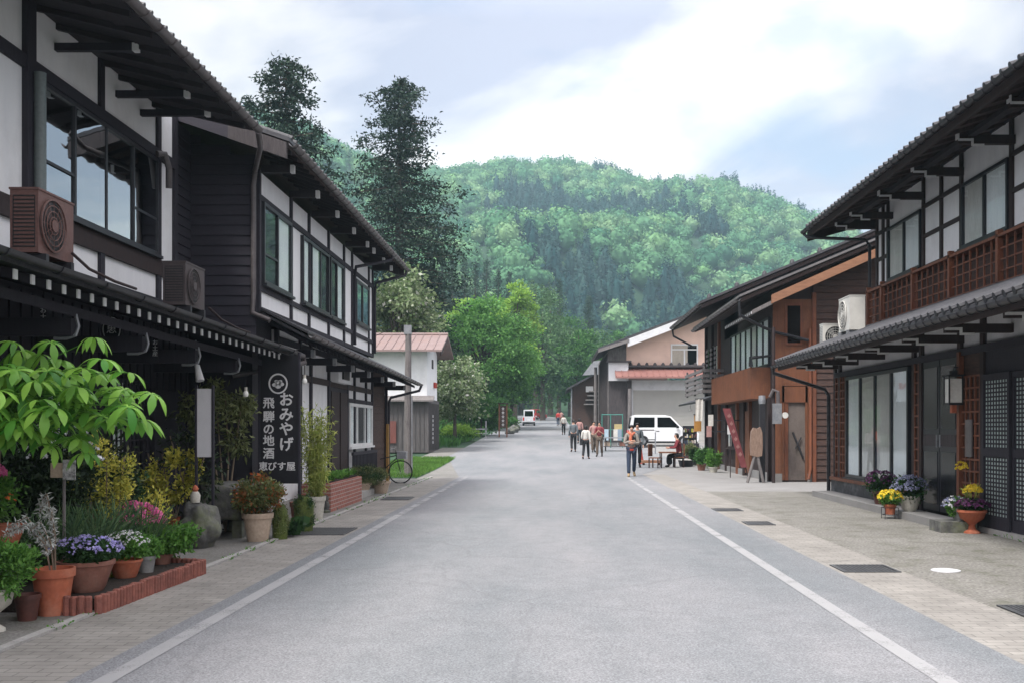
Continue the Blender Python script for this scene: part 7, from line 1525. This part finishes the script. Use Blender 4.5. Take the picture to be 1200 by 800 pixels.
# fence rail beside van
x0,x1=(752-646)/F*55,(768-646)/F*55; t=thing('low_barrier','low dark metal barrier rail in front of the white minivan','barrier',((x0+x1)/2,55,zg(55)))
for xx in (x0,x1): mb=MB(); mb.tube([(xx,55,zg(55)),(xx,55,zg(55)+1.15)],.035,n=8); part(mb,'post',GALV,t)
mb=MB(); mb.tube([(x0,55,zg(55)+.75),(x1,55,zg(55)+.75)],.03,n=6); mb.tube([(x0,55,zg(55)+.35),(x1,55,zg(55)+.35)],.03,n=6); part(mb,'rail',DMETAL,t)
# goods and plants before the brown house
rr_=random.Random(3)
spec=[(813,546,.20,.28,DMETAL,L_DEEP,'dark pot with dark green plant at the foot of the slatted balcony'),(822,551,.18,.25,TERRAB,L_MID,'dusky pot with a leafy plant nearest the street before the brown house'),(829,549,.22,.3,GREYPOT,L_DEEP,'grey pot with a tall dark plant by the brown house post'),(808,541,.2,.3,TERRAD,L_OLIVE,'brown pot with an olive plant behind the seated person'),(836,553,.18,.2,WHITEC,L_GREEN,'pale pot with a small green plant before the brown house door')]
for px,py,r,h,m1,m2,lab in spec:
    x,y=PX(px,py); t=pot(x,y,r,h,m1,lab); s=.25+.2*rr_.random(); leafpart(cloud((x,y,h+s*.8),(s*.8,s*.8,s),1100,.09,.4,lumps=14),'foliage',m2,t)
x,y=PX(811,541); z=0; t=thing('souvenir_stand','dark souvenir stand crowded with pink, yellow and white goods behind the seated person','market stand',(x,y+1,0)); y+=1
mb=MB(); mb.box(x-.35,x+.45,y-.25,y+.25,.0,.9); part(mb,'counter',W_BLACK,t)
mb=MB(); mb.box(x-.3,x+.4,y+.15,y+.2,.9,1.75); part(mb,'back_panel',DMETAL,t)
for k in range(34):
    c=[PNK,BEIGEP,WHC,MAR,GREYC,L_YELL,TERRAB,NAVY][rr_.randrange(8)]; dx=-.3+.62*rr_.random(); zz=.902+(k%3)*.27
    w_=.04+.05*rr_.random(); h_=.07+.12*rr_.random(); y_=y-.18+(k%3)*.11
    if k%3: zz+=.0
    mb=MB(); mb.box(x+dx,x+dx+w_,y_+.1*rr_.random() if k%3==0 else y+.08,y+.0 if k%3==0 else y+.148,zz,zz+h_); part(mb,'goods',c,t)
x,y=PX(804,547); t=thing('black_basket','low black basket of goods on the ground behind the seated person','basket',(x,y,0)); mb=MB(); mb.lathe([(.26,0),(.34,.3),(.31,.3),(.25,.03)],(x,y,0),n=18); part(mb,'basket_body',DMETAL,t); mb=MB(); mb.lathe([(.30,.22),(.2,.33),(.05,.36)],(x,y,0),n=12); part(mb,'contents',WHC,t)
xa,za=at(819,480,39.2); t=thing('white_cloth_banner','short white cloth banner hanging under the small pent roof of the brown house','banner',(xa,39.2,za)); mb=MB()
for i in range(9): mb.v+=[(xa-.15+i*.035,39.2+.02*math.sin(i*1.3),za-.42),(xa-.12+i*.035,39.2+.015*math.sin(i*1.3),za+.42)]
mb.f=[(2*i,2*i+2,2*i+3,2*i+1) for i in range(8)]; part(mb,'cloth',WHC,t,smooth=True); mb=MB(); mb.tube([(xa-.15,39.2,za+.43),(xa+.2,39.2,za+.43)],.015,n=5); mb.tube([(xa+.15,39.2,za+.43),(xa+.2,39.2,2.75)],.01,n=4); part(mb,'hanging_rod',DMETAL,t)
xa,za=at(818,495,39.6); t=thing('yellow_lantern_box','ochre box lamp on the wall below the white cloth banner','lamp',(xa,39.6,za)); mb=MB(); mb.box(xa-.14,xa+.12,39.55,39.7,za-.33,za+.3); part(mb,'lamp_box',M('ochre_panel',(.45,.22,.05),rough=.6),t); mb=MB(); mb.box(xa-.16,xa+.14,39.53,39.72,za+.3,za+.34); part(mb,'lamp_cap',DMETAL,t)
for k,(px,py,Y,c,lab) in enumerate(((833,492,36.4,WHC,'white sign plate on the brown house wall, upper one'),(831,505,36.9,PNK,'pinkish sign plate on the brown house wall, lower one'))):
    xa,za=at(px,py,Y); t=thing('wall_plate',lab,'sign plate',(xa,Y,za)); mb=MB(); mb.box(xa-.09,xa+.09,Y,Y+.03,za-.2,za+.2); part(mb,'plate',c,t); mb=MB(); mb.box(xa-.02,xa+6.72-xa if xa<6.6 else xa+.02,Y+.031,Y+.05,za-.02,za+.02); part(mb,'bracket',DMETAL,t)
# ================================================================ haze
mb=MB(); mb.box(-1750,1750,-90,1720,-1.2,296)
hz=mb.mesh('haze'); o=bpy.data.objects.new('haze',hz); C.objects.link(o); o['kind']='stuff'
m,nt,N,L=newmat('haze_air'); out=N.new('ShaderNodeOutputMaterial'); pv=N.new('ShaderNodeVolumePrincipled'); pv.inputs['Color'].default_value=(.58,.86,1,1); pv.inputs['Density'].default_value=.00042; pv.inputs['Anisotropy'].default_value=.1; L.new(pv.outputs[0],out.inputs['Volume']); hz.materials.append(m)
# ================================================================ world, sun, camera
EL=60; AZ=-140                               # sun high behind the camera's left shoulder, veiled by cloud
w=bpy.data.worlds.new('World'); scn.world=w; w.use_nodes=True; nt=w.node_tree; N=nt.nodes; L=nt.links; N.clear()
out=N.new('ShaderNodeOutputWorld')
sky=N.new('ShaderNodeTexSky'); sky.sky_type='NISHITA'; sky.sun_disc=False; sky.sun_elevation=math.radians(EL); sky.sun_rotation=math.radians(AZ); sky.air_density=1.0; sky.dust_density=1.5; sky.ozone_density=1
bg=N.new('ShaderNodeBackground'); bg.inputs[1].default_value=.05; L.new(sky.outputs[0],bg.inputs[0])
tc=N.new('ShaderNodeTexCoord'); sx=N.new('ShaderNodeSeparateXYZ'); L.new(tc.outputs['Generated'],sx.inputs[0])
ad=N.new('ShaderNodeMath'); ad.operation='ADD'; ad.inputs[1].default_value=.22; L.new(sx.outputs['Z'],ad.inputs[0])
mxm=N.new('ShaderNodeMath'); mxm.operation='MAXIMUM'; mxm.inputs[1].default_value=.05; L.new(ad.outputs[0],mxm.inputs[0])
dv=N.new('ShaderNodeVectorMath'); dv.operation='DIVIDE'; cb=N.new('ShaderNodeCombineXYZ')
for i in range(3): L.new(mxm.outputs[0],cb.inputs[i])
L.new(tc.outputs['Generated'],dv.inputs[0]); L.new(cb.outputs[0],dv.inputs[1])
mp=N.new('ShaderNodeMapping'); mp.inputs['Location'].default_value=(8,12,0); L.new(dv.outputs[0],mp.inputs[0])
def nz(sc,det,ro,dist=0):
    n=N.new('ShaderNodeTexNoise'); n.inputs['Scale'].default_value=sc; n.inputs['Detail'].default_value=det; n.inputs['Roughness'].default_value=ro; n.inputs['Distortion'].default_value=dist; L.new(mp.outputs[0],n.inputs['Vector']); return n
n1=nz(1.15,7,.55,.6); n2=nz(1.7,8,.55,.4)
# cloud tone: grey-lavender to white
r1=N.new('ShaderNodeValToRGB'); r1.color_ramp.elements[0].position=.42; r1.color_ramp.elements[1].position=.55
r1.color_ramp.elements[0].color=(.138,.138,.172,1); r1.color_ramp.elements[1].color=(.285,.268,.262,1); L.new(n1.outputs['Fac'],r1.inputs[0])
# thin-cloud coverage: mostly closed, a few gaps
r2=N.new('ShaderNodeValToRGB'); r2.color_ramp.elements[0].position=.34; r2.color_ramp.elements[1].position=.46; r2.color_ramp.elements[0].color=(.55,.55,.55,1); r2.color_ramp.elements[1].color=(1,1,1,1); L.new(n2.outputs['Fac'],r2.inputs[0])
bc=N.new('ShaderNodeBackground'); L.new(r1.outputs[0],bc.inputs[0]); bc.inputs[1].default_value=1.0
# brighter cloud straight ahead, low over the road
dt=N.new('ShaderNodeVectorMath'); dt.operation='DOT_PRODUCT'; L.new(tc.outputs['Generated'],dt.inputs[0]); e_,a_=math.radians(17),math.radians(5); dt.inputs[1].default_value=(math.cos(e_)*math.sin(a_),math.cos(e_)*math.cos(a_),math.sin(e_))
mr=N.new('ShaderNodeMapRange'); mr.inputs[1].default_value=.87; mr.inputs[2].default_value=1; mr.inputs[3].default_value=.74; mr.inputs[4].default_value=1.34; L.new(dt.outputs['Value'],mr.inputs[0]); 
zr=N.new('ShaderNodeMapRange'); zr.inputs[1].default_value=.37; zr.inputs[2].default_value=.64; zr.inputs[3].default_value=1; zr.inputs[4].default_value=3.3; L.new(sx.outputs['Z'],zr.inputs[0])  # sky above the view raised as added light for the walls
yr=N.new('ShaderNodeMapRange'); yr.inputs[1].default_value=.45; yr.inputs[2].default_value=-.5; yr.inputs[3].default_value=1; yr.inputs[4].default_value=2.2; L.new(sx.outputs['Y'],yr.inputs[0])  # unseen sky behind the camera raised too, as added fill
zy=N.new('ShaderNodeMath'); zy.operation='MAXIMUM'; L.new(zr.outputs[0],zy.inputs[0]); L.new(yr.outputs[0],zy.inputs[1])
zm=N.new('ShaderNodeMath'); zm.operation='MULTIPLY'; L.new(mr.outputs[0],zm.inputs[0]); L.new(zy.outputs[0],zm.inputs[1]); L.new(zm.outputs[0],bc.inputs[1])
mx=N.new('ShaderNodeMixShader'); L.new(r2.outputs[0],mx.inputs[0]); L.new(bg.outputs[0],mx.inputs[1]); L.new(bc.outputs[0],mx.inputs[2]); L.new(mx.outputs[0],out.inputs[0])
sl_=bpy.data.lights.new('sun','SUN'); sl_.energy=1.5; sl_.angle=math.radians(14); sl_.color=(1,.96,.90); so=bpy.data.objects.new('sun',sl_); C.objects.link(so)
d=Vector((math.cos(math.radians(EL))*math.sin(math.radians(AZ)),math.cos(math.radians(EL))*math.cos(math.radians(AZ)),math.sin(math.radians(EL)))); so.rotation_euler=d.to_track_quat('Z','Y').to_euler(); so.location=(0,0,60)
cam=bpy.data.cameras.new('camera'); co=bpy.data.objects.new('camera',cam); C.objects.link(co); co.location=(0,0,CH); co.rotation_euler=(math.pi/2,0,0); cam.sensor_width=36; cam.lens=36; cam.shift_x=-46/1200; cam.shift_y=102/1200; cam.clip_end=5000; cam.clip_start=.05; scn.camera=co
scn.view_settings.view_transform='Standard'; scn.view_settings.look='None'; scn.view_settings.gamma=1; scn.view_settings.exposure=2.02
scn.cycles.use_denoising=True; scn.cycles.max_bounces=6; scn.cycles.diffuse_bounces=3; scn.cycles.glossy_bounces=3; scn.cycles.transparent_max_bounces=16; scn.cycles.volume_bounces=0; scn.cycles.transmission_bounces=3
